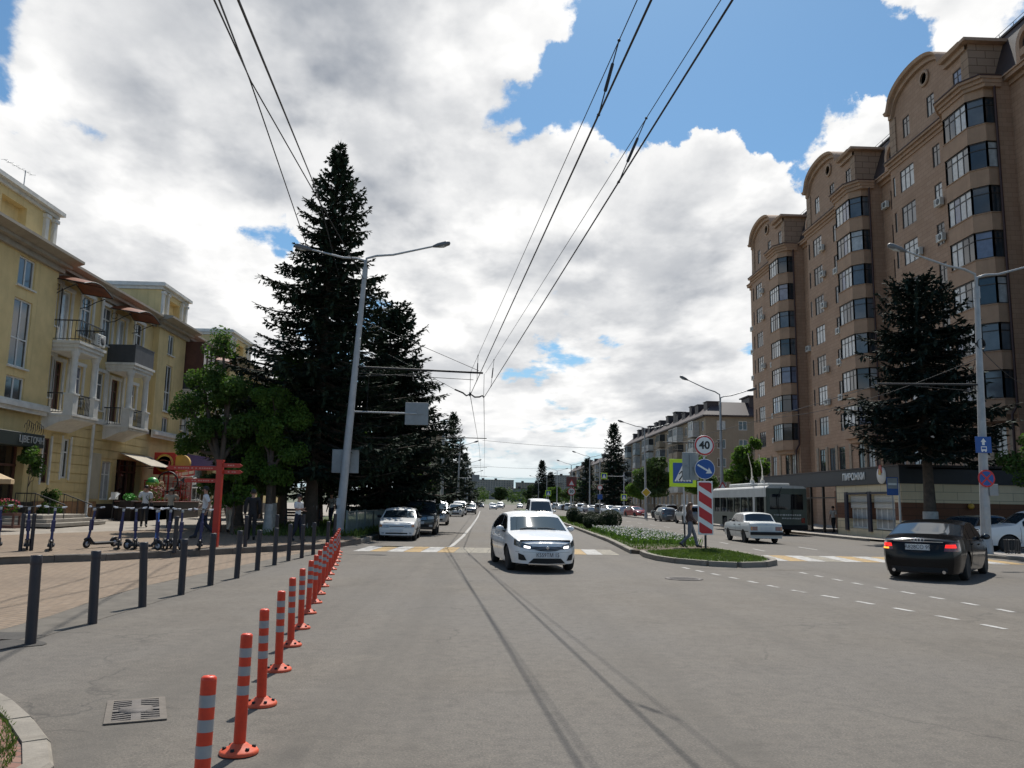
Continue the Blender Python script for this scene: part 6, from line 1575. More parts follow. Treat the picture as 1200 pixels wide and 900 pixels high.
cl = {'p_white':'white','p_silver':'silver','p_grey':'dark grey','p_dblue':'dark blue','p_black':'black','p_red':'dark red','p_beige':'beige','p_blue':'pale blue'}
kn = {'h':'hatchback','s':'saloon','j':'off-roader','m':'van'}
seq = [('s','p_red'),('h','p_silver'),('s','p_silver'),('h','p_white'),('j','p_grey'),('s','p_silver'),('h','p_dblue'),('s','p_white'),('m','p_white'),('h','p_grey'),('s','p_beige'),('j','p_white'),('s','p_black'),('h','p_silver'),('s','p_white'),('h','p_white'),('m','p_silver'),('s','p_grey'),('h','p_red'),('s','p_white'),('j','p_black'),('h','p_white')]
ordn = ['nearest','second','third','fourth','fifth','sixth','seventh','eighth','ninth','tenth','eleventh','twelfth','thirteenth','fourteenth','fifteenth','sixteenth','seventeenth','eighteenth','nineteenth','twentieth','twenty-first','farthest']
for i, (k, p) in enumerate(seq):
    y = 112+i*6.9+r.uniform(-.5,.5); far_car(k, 20.2+.2*math.sin(i)+max(0,(150-y))*.02, y, head(.35,1) if i % 3 else head(.3,-1), p, f'{cl[p]} {kn[k]} parked on the right kerb, {ordn[i]} of the long row', G)
# ---------------------------------------------------------------- trolleybus
M['bus_green'] = pm('dark_green_bus_paint', (.070,.085,.068), .4, .12, 1.2, dirt=.3, streak=.3); M['bus_white'] = pm('grey_white_bus_paint', (.50,.50,.48), .45, .1, 1.2, dirt=.3, streak=.3)
def trolleybus():
    T = thing('trolleybus', 'green and white trolleybus at the right stop, its two booms hooked down at an angle', 'trolleybus', (18.55, 55.3, 0))
    L, W, Hh = 11.6, 2.5, 2.95; y0, y1 = -L/2, L/2; z0 = .38
    b = MB()
    def sidewall(sg):
        m = MB(); zw0, zw1 = 1.30, 2.30; ops = []; n = 7
        for i in range(n):
            a = y0+.35+i*(L-.7)/n; ops.append((a+.06, a+(L-.7)/n-.06, zw0, zw1))
        arch = []
        for ya in (-2.9, 2.9): ops.append((ya-.56, ya+.56, z0, 1.02))
        wall(m, y0, y1, z0, Hh-.12, ops, 0, .06)
        for v in m.v: pass
        return [(sg*W/2-(0 if sg > 0 else 0)+ (v[1] if sg > 0 else -v[1]), v[0], v[2]) for v in m.v], m.f, ops
    for sg in (-1, 1):
        vs, fs, ops = sidewall(sg); b.add(vs, fs, 0)
    # roof with rounded edges, ends
    prof = [(-W/2,Hh-.12),(-W/2+.06,Hh-.03),(-W/2+.22,Hh+.03),(0,Hh+.07),(W/2-.22,Hh+.03),(W/2-.06,Hh-.03),(W/2,Hh-.12)]
    b.prism([(x,z) for x,z in prof], 'xz', y0, y1, 1)
    b.bb(-W/2, W/2, y0-.001, y0+.05, z0, 1.55); b.bb(-W/2, W/2, y1-.05, y1+.001, z0, 1.25); b.bb(-W/2+.05, W/2-.05, y0+.05, y1-.05, z0, z0+.05)
    b.bb(-W/2, W/2, y0-.001, y0+.05, 2.48, Hh-.12); b.bb(-W/2, -W/2+.22, y0-.001, y0+.05, 1.55, 2.48); b.bb(W/2-.22, W/2, y0-.001, y0+.05, 1.55, 2.48)
    b.bb(-W/2, W/2, y1-.05, y1+.001, 2.5, Hh-.12); b.bb(-W/2, -W/2+.15, y1-.05, y1+.001, 1.25, 2.5); b.bb(W/2-.15, W/2, y1-.05, y1+.001, 1.25, 2.5)
    body = b.build('body', [M['bus_green'], M['bus_white']], T)
    st = MB()
    for sg in (-1,1): st.bb(sg*W/2-.012, sg*W/2+.012, y0+.02, y1-.02, 2.30, Hh-.14); st.bb(sg*W/2-.008, sg*W/2+.008, y0+2.1, y0+2.5, z0+.05, 2.3)
    st.bb(W/2-.5, W/2+.01, y0-.014, y0-.004, 1.0, 2.5) if False else None
    st.build('white_band', M['bus_white'], T)
    n = 7
    for sg in (-1, 1):
        for i in range(n):
            a = y0+.35+i*(L-.7)/n; q = MB(); q.bb(sg*(W/2-.05)-.01, sg*(W/2-.05)+.01, a+.05, a+(L-.7)/n-.05, 1.28, 2.32); w = q.build('window', M['carglass_dark'], T)
            q = MB(); q.bb(sg*W/2-.02, sg*W/2+.015, a+(L-.7)/n*.5-.02, a+(L-.7)/n*.5+.02, 1.3, 2.3); q.build('window_bar', M['blackplastic'], w)
    q = MB(); q.bb(-W/2+.2, W/2-.2, y0+.01, y0+.03, 1.5, 2.5); q.build('rear_window', M['carglass_dark'], T)
    q = MB(); q.bb(-W/2+.1, W/2-.1, y1-.03, y1-.01, 1.2, 2.52); q.build('windscreen', M['carglass'], T)
    for sg in (-1,1):
        q = MB(); q.bev(sg*1.0-.11, sg*1.0+.11, y0-.03, y0+.0, .75, 1.05, .01); q.build('tail_light', M['lamp_red'], T)
        for ya in (-2.9, 2.9): wheel(T, sg*(W/2-.16), ya, .47, .28, 8, 'rim_dark', sg)
    q = MB(); q.bev(-W/2-.02, W/2+.02, y0-.09, y0+.02, .34, .62, .03); q.build('bumper', M['blackplastic'], T)
    q = MB(); q.bev(-.8, .8, -1.6, 3.2, Hh+.07, Hh+.30, .06); q.bev(-.7,.7,-4.6,-2.6,Hh+.07,Hh+.24,.05); q.build('roof_equipment', M['bus_white'], T)
    q = MB(); q.tube([(-.5,y0-.1,1.1),(-.55,y0-.12,2.3),(-.3,y0-.06,2.9)], .02, 5); q.tube([(.3,y0-.08,1.0),(.35,y0-.1,2.4)], .02, 5); q.build('rear_ladder_ropes', M['rubber'], T)
    for sg, off in ((-1,0),(1,.6)):
        q = MB(); q.lathe([(.16,Hh+.30),(.14,Hh+.5),(.06,Hh+.56)], (sg*.35, -.6, 0), 10); q.tube([(sg*.35,-.6,Hh+.5),(sg*.35-.9,-3.2,Hh+1.2),(sg*.35-1.9,-5.6,Hh+2.0-.1*off)], [.05,.035,.022], 6); q.tube([(sg*.35+.05,-.2,Hh+.45),(sg*.35-.25,-1.4,Hh+.72)], .07, 7)
        q.build('trolley_boom', M['ac_white'], T)
    q = MB(); rr = random.Random(4)
    for z, x0, x1 in ((1.22,-.8,.9),(1.02,-.3,.95)):
        x = x0
        while x < x1: w_ = rr.uniform(.05,.12); q.bb(x, x+w_, y0-.006, y0-.002, z-rr.uniform(.03,.05), z+rr.uniform(.03,.05)); x += w_+.04
    q.build('worn_lettering', M['bus_white'], T)
    return T
trolleybus()
# ================================================================ STREET FURNITURE
M['galv'] = pm('galvanised_pole', (.34,.345,.35), .5, .14, 2.5, metal=.35, streak=.3, dirt=.2)
M['pole_pale'] = pm('painted_grey_pole', (.40,.41,.42), .55, .12, 2.5, streak=.35, dirt=.25)
M['lamp_body'] = pm('lamp_housing', (.14,.14,.145), .5, .1, 5); M['lamp_lens'] = pm('lamp_lens', (.42,.42,.40), .2, .1, 5)
M['signback'] = pm('sign_back_grey', (.27,.28,.285), .5, .1, 3, metal=.3, dirt=.2)
M['blue_sign'] = pm('blue_sign_face', (.010,.075,.30), .4, .06, 3); M['white_sign'] = pm('white_sign_face', (.72,.72,.71), .4, .05, 3)
M['red_sign'] = pm('red_sign_face', (.50,.02,.022), .4, .06, 3); M['yellow_sign'] = pm('yellow_sign_face', (.62,.40,.03), .4, .06, 3)
M['fluo'] = pm('fluorescent_yellow_green', (.50,.72,.02), .45, .05, 3); M['black_sign'] = pm('black_sign_symbol', (.015,.015,.016), .5, .05, 3); M['brown_sign'] = pm('brown_red_sign', (.16,.05,.04), .5, .1, 3)
M['orange_post'] = pm('orange_red_plastic', (.62,.040,.008), .45, .14, 9, dirt=.5); M['grey_band'] = pm('grey_reflective_band', (.30,.305,.31), .35, .10, 8, dirt=.2)
M['orange_base'] = pm('faded_orange_rubber_base', (.60,.085,.03), .6, .15, 6, dirt=.35)
M['bollard'] = pm('dark_bollard_paint', (.022,.020,.026), .5, .18, 4, dirt=.2); M['iron_cast'] = pm('cast_iron', (.11,.095,.085), .7, .25, 9, bump=.4, bscale=60); M['iron_frame'] = pm('grate_frame', (.13,.11,.09), .8, .2, 9, bump=.4)
M['void'] = pm('dark_drain_pit', (.008,.008,.008), .95, .1, 3)
M['cable'] = pm('black_cable', (.02,.02,.022), .6, .1, 5)
M['green_fence'] = pm('grey_green_fence_paint', (.14,.17,.165), .5, .15, 3); M['red_post'] = pm('red_direction_post', (.42,.028,.012), .42, .08, 3)

def lamp_post(label, x, y, tee, left, right, base_r=.16, lean=(0,0), mat='galv', extra=None, zb=0.0, group='double-armed street lamps'):
    """left/right: lamp end (dx, z) seen across the road"""
    T = thing('street_lamp', label, 'street lamp', (x, y, zb), 0, group); q = MB(); tx, ty = lean
    q.lathe([(base_r*1.25,0),(base_r*1.2,.5),(base_r*1.05,.56)], (0,0,0), 14); 
    q.tube([(tx*t, ty*t, tee*t) for t in (0,.03,.25,.5,.75,1)], [base_r*1.0, base_r*.98, base_r*.88, base_r*.76, base_r*.62, base_r*.50], 14)
    q.tube([(tx*.98, ty*.98, tee*.965),(tx*1.005,ty,tee+.12)], [base_r*.62, base_r*.6], 12)
    pole = q.build('pole', M[mat], T)
    q = MB()
    for k in range(2): q.bb(-.10, .10, -base_r-.012, -base_r+.03, .9+k*.55, 1.3+k*.45)
    q.build('access_cover', M[mat], T)
    for dx, z in (left, right):
        q = MB(); sx = tx+dx; sg = 1 if dx > tx else -1; end = Vector((dx, ty, z)); st = Vector((tx, ty, tee)); h = z-tee
        P = [st, st+Vector((sg*.04,0,.32*abs(h)+.15)), st.lerp(end,.16)+Vector((0,0,.30*h+.12)), st.lerp(end,.4)+Vector((0,0,.22*h)), st.lerp(end,.7)+Vector((0,0,.11*h)), end]
        q.tube(P, [.055,.052,.05,.046,.042,.038], 10); arm = q.build('arm', M[mat], T)
        d = (P[-1]-P[-2]).normalized(); a = end; b = end+d*.72; n = Vector((0,1,0)); up = d.cross(n)*(-1 if d.cross(n).z < 0 else 1); up = Vector((up.x, up.y, abs(up.z)))
        q = MB(); q.tube([a-d*.06, a+d*.04, a+d*.18, a+d*.50, b-d*.05, b], [.045,.07,.105,.125,.10,.03], 10); l = q.build('lamp', M['lamp_body'], T)
        q = MB(); q.tube([a+d*.2-up*.06, a+d*.4-up*.075, b-d*.1-up*.06], [.06,.085,.05], 8); q.build('lens', M['lamp_lens'], l)
    if extra: extra(T)
    return T
def back_panel(T, x, y, z, w, h, arm_from=None, name='sign_back'):
    q = MB(); q.bev(x-w/2, x+w/2, y-.02, y+.02, z-h/2, z+h/2, .008); s = q.build(name, M['signback'], T)
    q = MB(); q.bb(x-w*.28, x+w*.28, y-.05, y-.021, z-.03, z+.03); q.bb(x-.03, x+.03, y-.06, y-.022, z-h*.42, z+h*.42)
    q.build('bracket', M['signback'], s)
    if arm_from: q = MB(); q.tube([arm_from, (x, y-.05, z)], .035, 8); q.build('sign_arm', M['pole_pale'], T)
def leftpole(T):
    back_panel(T, 3.05, .0, 5.32, .98, .95, (.42,0,5.36)); back_panel(T, .12, .22, 3.28, 1.12, .98)
    q = MB(); q.tube([(.44,-.02,7.26),(5.8,-.02,7.12)], .045, 8); q.tube([(.42,-.02,6.85),(3.1,-.02,7.02)], .018, 6); q.tube([(.43,0,7.0),(.0+5.4,0,6.82)], .014, 6); q.build('wire_bracket', M['cable'], T)
    q = MB(); q.tube([(1.0,-.02,7.22),(.95,-.02,5.4)], .008, 4); q.build('hanging_cord', M['cable'], T)
lamp_post('leaning tall double-armed lamp post with grey sign backs beside the near left kerb', -5.92, 34.1, 11.5, (-1.75,12.35), (3.55,12.65), .19, (.62,0), 'pole_pale', leftpole)
def rightpole(T):
    q = MB(); q.tube([(.25,0,6.42),(-3.85,0,6.36)], .04, 8); q.tube([(.25,0,6.15),(-2.4,0,6.30)], .014, 5); q.build('wire_bracket', M['cable'], T)
    q = MB(); q.bev(.16, .50, -.2, .05, 2.15, 2.6, .02); q.build('meter_box', M['signback'], T)
    q = MB()
    for k in range(5): q.tube([(.28+.16*math.cos(a), -.1+.03*k, 8.0+.22*math.sin(a)) for a in [i*.5 for i in range(14)]], .012, 4)
    q.build('cable_coil', M['cable'], T)
    q = MB(); q.bev(-.30, .32, -.24, -.20, 3.76, 4.38, .012); s = q.build('bus_lane_sign', M['blue_sign'], T)
    q = MB(); q.prism([(-.05,4.06),(.05,4.06),(.05,4.18),(.12,4.18),(.01,4.32),(-.10,4.18),(-.05,4.18)], 'xz', -.246, -.2405)
    q.prism([(-.10,3.84),(.12,3.84),(.12,4.01),(-.10,4.01)], 'xz', -.246, -.2405); q.bb(-.08,-.03,-.246,-.2405,3.80,3.838); q.bb(.05,.10,-.246,-.2405,3.80,3.838); q.build('bus_and_arrow_symbol', M['white_sign'], s)
    q = MB(); q.bb(-.075,.095,-.2500,-.2465,3.90,3.975); q.build('bus_window_symbol', M['blue_sign'], s)
    q = MB(); q.lathe([(.0,-.215),(.335,-.215),(.335,-.235),(.0,-.235)][1:3] + [(.335,-.235)], (.04,0,2.80), 28, 0, 'y'); 
    disc('no_stopping_sign', T, (.04,-.22,2.80), .33, 'red_sign', [(.27,'blue_sign')], cross=True)
lamp_post_right = None
def disc(name, T, c, r, mat, rings, cross=False, thick=.02):
    """round sign facing -y; rings: (radius, material) laid on the face"""
    q = MB(); q.lathe([(r*.97,0),(r,-.005),(r,-thick+.004),(r*.98,-thick)], c, 32, 0, 'y'); s = q.build(name, M[mat], T); d = thick
    for i, (rr, m) in enumerate(rings):
        d += .004; k = MB(); k.lathe([(rr,-d+.0035),(rr,-d)], c, 32, 0, 'y'); k.build('sign_face', M[m], s)
    if cross:
        k = MB(); w = r*.09
        for a in (math.pi/4, -math.pi/4):
            dv = Vector((math.cos(a),0,math.sin(a)))*r*.84; n = Vector((-math.sin(a),0,math.cos(a)))*w; cc = Vector(c)+Vector((0,-d-.004 - (.002 if a < 0 else 0),0)); k.add([cc-dv-n, cc+dv-n, cc+dv+n, cc-dv+n], [(0,1,2,3)])
        k.build('red_cross', M['red_sign'], s)
    return s
lamp_post('double-armed lamp post with blue bus sign and no-stopping disc at the right corner', 18.95, 30.4, 10.2, (-2.5,11.7), (2.6,11.25), .19, (.30,0), 'galv', rightpole, .1)
def br66(T):
    q = MB(); q.tube([(0,0,6.75),(-4.8,0,6.68)], .04, 8); q.tube([(0,0,6.4),(-2.6,0,6.66)], .014, 5); q.build('wire_bracket', M['cable'], T)
    q = MB(); q.prism([(-.42,2.85),(.42,2.85),(0,3.58)], 'xz', -.20, -.18); s = q.build('warning_sign', M['red_sign'], T); q = MB(); q.prism([(-.27,2.95),(.27,2.95),(0,3.40)], 'xz', -.206, -.201); q.build('sign_face', M['white_sign'], s)
lamp_post('tall double-armed lamp post with a red triangle sign behind the trolleybus roof', 19.45, 66, 9.95, (-2.7,11.9), (2.3,11.1), .17, (.0,0), 'galv', br66, .1)
def br95(T):
    q = MB(); q.tube([(0,0,8.1),(4.5,0,8.05)], .03, 6); q.build('wire_bracket', M['cable'], T)
    q = MB(); q.M = Matrix.Translation((0,-.2,3.0)) @ Matrix.Rotation(math.pi/4, 4, 'Y'); q.bev(-.42,.42,-.02,.02,-.42,.42,.01); s = q.build('priority_sign', M['white_sign'], T); q = MB(); q.M = Matrix.Translation((0,-.2,3.0)) @ Matrix.Rotation(math.pi/4, 4, 'Y'); q.bb(-.34,.34,-.026,-.021,-.34,.34); q.build('sign_face', M['yellow_sign'], s)
lamp_post('double-armed lamp post carrying the yellow diamond sign, on the right kerb', 19.0, 95, 10.0, (-2.6,11.2), (2.2,10.9), .16, (-.1,0), 'galv', br95, .1)
labs = ['double-armed lamp post just past the yellow diamond sign', 'double-armed lamp post in front of the far grey block on the right', 'far double-armed lamp post right of the white van', 'farther double-armed lamp post above the long parked row', 'last clear double-armed lamp post towards the road end on the right']
for i, y in enumerate([150, 182, 217, 252, 290]): lamp_post(labs[i], 19.6, y, 9.6, (-2.6,11.0), (2.2,10.7), .16, (0,0), 'galv', None, .05)
labs = ['double-armed lamp post on the left kerb before the lone pointed spruce', 'far double-armed lamp post on the left kerb past the lone pointed spruce', 'farthest double-armed lamp post on the left kerb']
def sgn(T): back_panel(T, 2.6, 0, 5.0, 1.1, 1.0, (.1,0,5.0)); back_panel(T, -.3, .1, 3.1, 1.1, 1.0)
for i, y in enumerate([121, 175, 235]): lamp_post(labs[i], -3.75+.006*(y-121), y, 9.2, (-1.9,10.3), (2.2,10.3), .17, (.12,0), 'galv', sgn if i == 0 else None, .15)
# trolley wire poles with brackets
def wire_pole(label, x, y, h, arms, r=.16):
    T = thing('wire_pole', label, 'pole', (x, y, .1), 0, 'trolley wire poles along the left kerb'); q = MB(); q.tube([(0,0,0),(0,0,h)], [r, r*.75], 12); q.lathe([(r*1.4,0),(r*1.3,.35),(r,.4)], (0,0,0), 12); q.build('pole', M['galv'], T)
    for x1, z, rr in arms: q = MB(); q.tube([(-.6,-r-.03,z),(x1,-r-.03,z-.06)], rr, 7); q.tube([(0,-r,z-.5),(x1*.5,-r-.02,z-.1)], .015, 5); q.build('wire_bracket', M['cable'], T)
    return T
wire_pole('thick grey wire pole with crossbars on the left kerb, behind the silver minivan', -4.45, 88, 8.9, [(4.7,8.45,.05),(2.2,6.6,.03)], .2)
for i, (y, lab) in enumerate([(150,'wire pole on the left kerb past the pointed spruce'),(205,'farther wire pole on the left kerb'),(265,'distant wire pole on the left kerb'),(330,'farthest wire pole on the left kerb')]): wire_pole(lab, -3.3+.004*(y-150), y, 8.6, [(3.9,7.9,.04)])
# ---------------------------------------------------------------- wires
def wire(label, pts, r, name='overhead_wire', sag=0.0, group=None, cat='wire'):
    q = MB(); P = []
    for a, b in zip(pts[:-1], pts[1:]):
        a, b = Vector(a), Vector(b); n = 10
        for i in range(n): t = i/n; P.append(a.lerp(b, t)-Vector((0,0,sag*4*t*(1-t))))
    P.append(Vector(pts[-1])); q.tube(P, r, 6, 0, True); return tag(q.build(name, M['cable']), label, cat, group)
def ext(a, b, y): a, b = Vector(a), Vector(b); return tuple(a+(b-a)*((y-a.y)/(b.y-a.y)))
A0, A1 = (1.69,8.77,7.6), (-.66,34,7.1); B0, B1 = (1.54,7.28,6.6), (-.64,34,6.15); C0, C1 = (2.67,8.71,7.6), (-.01,34,7.11); D0, D1 = (2.33,7.23,6.6), (-.06,34,6.05)
G = 'trolleybus contact and carrier wires'
wire('thin upper carrier wire of the left trolley pair', [ext(A0,A1,-6), A1], .007, sag=.0, group=G)
wire('thick lower contact wire of the left trolley pair', [ext(B0,B1,-6), B1, (-.55,88,7.6), (-.5,150,7.2), (-.4,265,7.0)], .0135, group=G)
wire('thin upper carrier wire of the right trolley pair', [ext(C0,C1,-6), C1], .007, group=G)
wire('thick lower contact wire of the right trolley pair', [ext(D0,D1,-6), D1, (.05,88,7.6), (.1,150,7.2), (.2,265,7.0)], .0135, group=G)
def on(a, b, y): return Vector(ext(a, b, y))
for i, (P, Q, S, U_, y, lab) in enumerate([(A0,A1,B0,B1,9.6,'insulator link near the top of the left wire pair'),(C0,C1,D0,D1,11.6,'insulator link near the top of the right wire pair'),(A0,A1,B0,B1,30.2,'small insulator link above the road on the left wire pair'),(C0,C1,D0,D1,31.0,'small insulator link above the road on the right wire pair')]):
    T = thing('wire_insulator', lab, 'insulator', tuple((on(P,Q,y)+on(S,U_,y))/2)); a, b = on(P,Q,y), on(S,U_,y); m = (a+b)/2; q = MB(); d = (b-a)
    q.tube([a-m, a-m+d*.3, a-m+d*.32, b-m-d*.32, b-m-d*.3, b-m], [.008,.008,.021,.022,.008,.008], 8); q.build('rod', M['cable'], T); q = MB(); q.ball(tuple(a-m), .022, 8, 6); q.ball(tuple(b-m), .022, 8, 6); q.bar(b-m+Vector((0.01,-.10,.01)), b-m+Vector((-.01,.08,.0)), .02, .02); q.build('clamp', M['cable'], T)
T = thing('wire_hanger', 'curved black hanger bar carrying the two contact wires below the lamp post bracket', 'hanger', (-.35, 34, 6.1)); q = MB(); q.tube([(-.95,0,.28),(-.6,0,.14),(-.45,0,.02),(-.28,0,.10),(-.1,0,-.03),(.1,0,-.02),(.22,0,.04),(.30,0,-.04)], .035, 7); q.build('bar', M['cable'], T); q = MB(); q.tube([(-.3,0,.06),(-.3,0,1.0)], .010, 5); q.tube([(.28,0,.0),(.28,0,.98)], .010, 5); q.bb(-.34,-.26,-.04,.04,.0,.16); q.build('dropper', M['cable'], T)
wire('stay wire from the spruces to the curved hanger bar', [(-4.2,34.5,7.9),(-1.3,34.0,6.38)], .010, 'stay_wire')
wire('long stay wire from the tall spruce to the bracket tip above the road', [(-5.35,34.1,9.3),(-.3,34,7.2)], .012, 'stay_wire')
for i, (P, lab) in enumerate([([(-2.9,4,7.2),(-6.0,19.1,11.95),(-5.35,34.05,11.1)],'dark cable from the upper left ending at the left lamp post top'),([(-2.6,4,7.0),(-6.05,19.15,12.02),(-8.2,35.5,13.0)],'thin cable from the upper left running into the tall spruce'),([(-2.2,4,6.2),(-6.6,30,13.3),(-6.9,37,11.8)],'single cable nearest the picture middle, ending in the tall spruce')]):
    wire(lab, P, .019, 'overhead_cable')
wire('cross wire spanning the avenue from the far left bracket to the right lamp post', [(-.2,88,8.3),(19.0,95,8.2)], .018, 'span_wire', sag=.25); wire('second cross wire spanning the avenue farther down', [(-3.2,150,8.4),(19.6,150,8.2)], .022, 'span_wire', sag=.4); wire('third cross wire spanning the avenue, low and far', [(-3.0,205,8.4),(19.6,217,8.2)], .028, 'span_wire', sag=.5)
wire('sagging cable from the right corner post into the bluish spruce', [(19.2,30.4,7.6),(15.5,45,6.6)], .012, 'overhead_cable', sag=.5); wire('cable from the right corner post to the brown tower', [(19.2,30.4,8.0),(31.2,44,8.6)], .014, 'overhead_cable', sag=.5)
wire('upper cable from the right corner post towards the tower', [(19.2,30.4,8.3),(31.4,52,9.4)], .012, 'overhead_cable', sag=.7); wire('cable from the bracket of the right corner post along the road', [(15.2,30.4,6.45),(14.7,66,6.75)], .014, 'overhead_wire', sag=.2)
# ---------------------------------------------------------------- orange flexible posts
def delineator():
    T = thing('delineator_post', 'orange flexible road post', 'road post', group='row of orange and grey road posts'); q = MB()
    q.lathe([(.128,0),(.130,.012),(.118,.026),(.075,.040),(.056,.060),(.045,.066)], (0,0,0), 22, 0)
    for k in range(6): a = k*math.pi/3+.3; q.lathe([(.014,.03),(.014,.045),(.0,.047)], (.095*math.cos(a), .095*math.sin(a), 0), 8, 1)
    q.build('base', [M['orange_base'], M['blackplastic']], T)
    zs = [.062,.375,.435,.50,.56,.62,.68,.752]; q = MB(); r0 = .040
    for k in range(len(zs)-1):
        band = k in (1,3,5); r = r0+(.0012 if band else 0)
        q.lathe([(r, zs[k]),(r, zs[k+1])], (0,0,0), 20, 1 if band else 0, cap=False)
    q.lathe([(r0,.752),(r0*.98,.764),(r0*.72,.773),(.010,.775),(.004,.768)], (0,0,0), 20, 0)
    q.build('post', [M['orange_post'], M['grey_band']], T)
    return T
D = delineator(); pts = [(-1.40,4.42),(-1.60,5.80),(-1.80,7.10),(-2.00,8.48),(-2.20,9.86),(-2.37,11.15),(-2.58,12.6),(-2.74,13.85),(-2.92,15.1),(-3.10,16.4),(-3.28,17.7),(-3.46,19.0),(-3.64,20.3),(-3.82,21.6),(-4.0,22.9),(-4.2,24.2),(-4.4,25.5),(-4.6,26.8)]
on_ = ['nearest orange post, cut off at the bottom edge of the picture','orange post right behind the cut-off nearest one, whole base in view','third orange post of the row from the viewer','fourth orange post of the row from the viewer','fifth orange post of the row from the viewer','sixth orange post of the row from the viewer','seventh orange post of the row from the viewer','eighth orange post of the row from the viewer']
for i, (x, y) in enumerate(pts):
    o = D if i == 0 else dup(D); n = len(pts)-i
    lab = on_[i] if i < len(on_) else ('farthest orange post, in front of the leaning lamp post' if n == 1 else f'orange post number {n} counted back from the far end of the row, overlapping its neighbours')
    place(o, (x, y, .004), RND.uniform(0, 6), lab); o.rotation_euler = (RND.uniform(-.05,.05), RND.uniform(-.045,.055), RND.uniform(0,6))
# ---------------------------------------------------------------- dark bollards
def bollard():
    T = thing('bollard', 'x', 'bollard', group='dark square bollards along the left edge of the road'); q = MB(); q.lathe([(.059,-.05),(.059,.90),(.058,.955),(.051,.962),(.0,.962)], (0,0,0), 14); q.build('post', M['bollard'], T); q = MB(); q.lathe([(.062,.86),(.0635,.865),(.0635,.958),(.058,.966),(.0,.968)], (0,0,0), 14); q.build('cap', M['bollard'], T); return T
Bo = bollard(); pts = [(-5.13,9.78),(-5.17,11.35),(-5.23,13.1),(-5.24,14.75),(-5.26,16.35),(-5.2,17.85),(-5.3,19.8),(-5.3,21.4),(-5.3,22.9),(-5.2,24.1),(-5.18,25.6),(-5.1,27.4)]
lb = ['nearest dark bollard at the left edge, standing in a damp patch','second nearest dark bollard of the road-side row','third nearest dark bollard of the road-side row','fourth dark bollard of the road-side row','fifth dark bollard of the road-side row, left of the red direction post foot','sixth dark bollard of the road-side row','seventh dark bollard of the road-side row','eighth dark bollard of the road-side row','ninth dark bollard of the road-side row','tenth dark bollard of the road-side row','eleventh dark bollard of the road-side row','farthest dark bollard of the road-side row, next to the orange posts']
for i, (x, y) in enumerate(pts):
    o = Bo if i == 0 else dup(Bo); place(o, (x, y, 0), RND.uniform(0, 6), lb[i], (1,1,RND.uniform(.97,1.04))); o.rotation_euler = (RND.uniform(-.02,.02), RND.uniform(-.05,-.035) if i < 3 else RND.uniform(-.02,.02), 0)
lb = ['dark bollard on the plaza kerb between the left scooters','dark bollard on the plaza kerb, other half of the close left pair','dark bollard on the plaza kerb among the right group of scooters','dark bollard on the plaza kerb right of the red direction post','dark bollard on the plaza kerb in front of the trees','dark bollard on the plaza kerb nearest the woman in the white top','dark bollard beside the grass at the end of the plaza kerb']
for i, (x, y) in enumerate([(-12.15,22.2),(-11.95,22.35),(-8.62,23.5),(-7.35,25.9),(-6.85,27.7),(-6.3,29.2),(-5.5,30.9)]):
    o = dup(Bo); o['group'] = 'dark bollards on the raised plaza kerb'; place(o, (x, y, plaza_z(x, y)), RND.uniform(0, 6), lb[i], (.8,.8,1) if i < 2 else (1,1,1.0))
# ---------------------------------------------------------------- storm drain
T = thing('storm_drain', 'rusty slotted storm drain grate let into the asphalt at the lower left', 'drain', (-2.73, 6.88, .004), math.radians(22)); w, h = .22, .38
q = MB(); q.bb(-w,w,-h,-h+.05,0,.010); q.bb(-w,w,h-.05,h,0,.010); q.bb(-w,-w+.05,-h+.05,h-.05,0,.010); q.bb(w-.05,w,-h+.05,h-.05,0,.010); q.build('frame', M['iron_frame'], T)
q = MB(); q.add([(-w+.05,-h+.05,.0012),(w-.05,-h+.05,.0012),(w-.05,h-.05,.0012),(-w+.05,h-.05,.0012)], [(0,1,2,3)]); q.build('pit', M['void'], T)
q = MB(); q.bb(-.035,.035,-h+.05,h-.05,.002,.0105); q.bb(-w+.05,-.035,-.035,.035,.002,.0105); q.bb(.035,w-.05,-.035,.035,.002,.0105); q.lathe([(.13,.002),(.13,.0115),(0,.0125)], (0,0,0), 20)
for sg in (-1,1):
    for k in range(10):
        y = -h+.05+(2*h-.10)*(k+.5)/10
        if abs(y) > .05: q.bar((sg*.035,y+.012,.0055),(sg*(w-.05),y-.012,.0055),.030,.008)
q.build('grate', M['iron_cast'], T)
# ---------------------------------------------------------------- signs on the median
T = thing('traffic_sign', 'post with 40 limit, blue arrow disc and red chevron board on the median nose', 'traffic sign', (8.12, 29.7, .13)); q = MB(); q.tube([(0,.03,-.1),(0,.03,4.15)], .038, 10); q.build('pole', M['pole_pale'], T)
q = MB(); q.tube([(0,.03,.0),(0,.03,.50)], .040, 10); q.build('pole_foot', M['black_sign'], T)
s = disc('speed_limit_sign', T, (0,-.02,3.77), .36, 'red_sign', [(.305,'white_sign')]); text_obj('numerals', '40', .40, M['black_sign'], s, (0,-.0475,3.765), UP, .002, bold=.012)
q = MB(); q.lathe([(.37,.0),(.375,-.01),(.37,-.018)], (0,.0,3.77), 32, 0, 'y'); q.build('sign_rim', M['white_sign'], s)
s = disc('arrow_sign', T, (0,-.02,2.90), .375, 'white_sign', [(.355,'blue_sign')]); q = MB(); q.M = Matrix.Translation((0,-.0475,2.90)) @ Matrix.Rotation(math.radians(30), 4, 'Y'); q.prism([(-.31,-.032),(.12,-.032),(.10,-.125),(.31,0),(.10,.125),(.12,.032),(-.31,.032)], 'xz', -.003, .0); q.build('arrow_symbol', M['white_sign'], s)
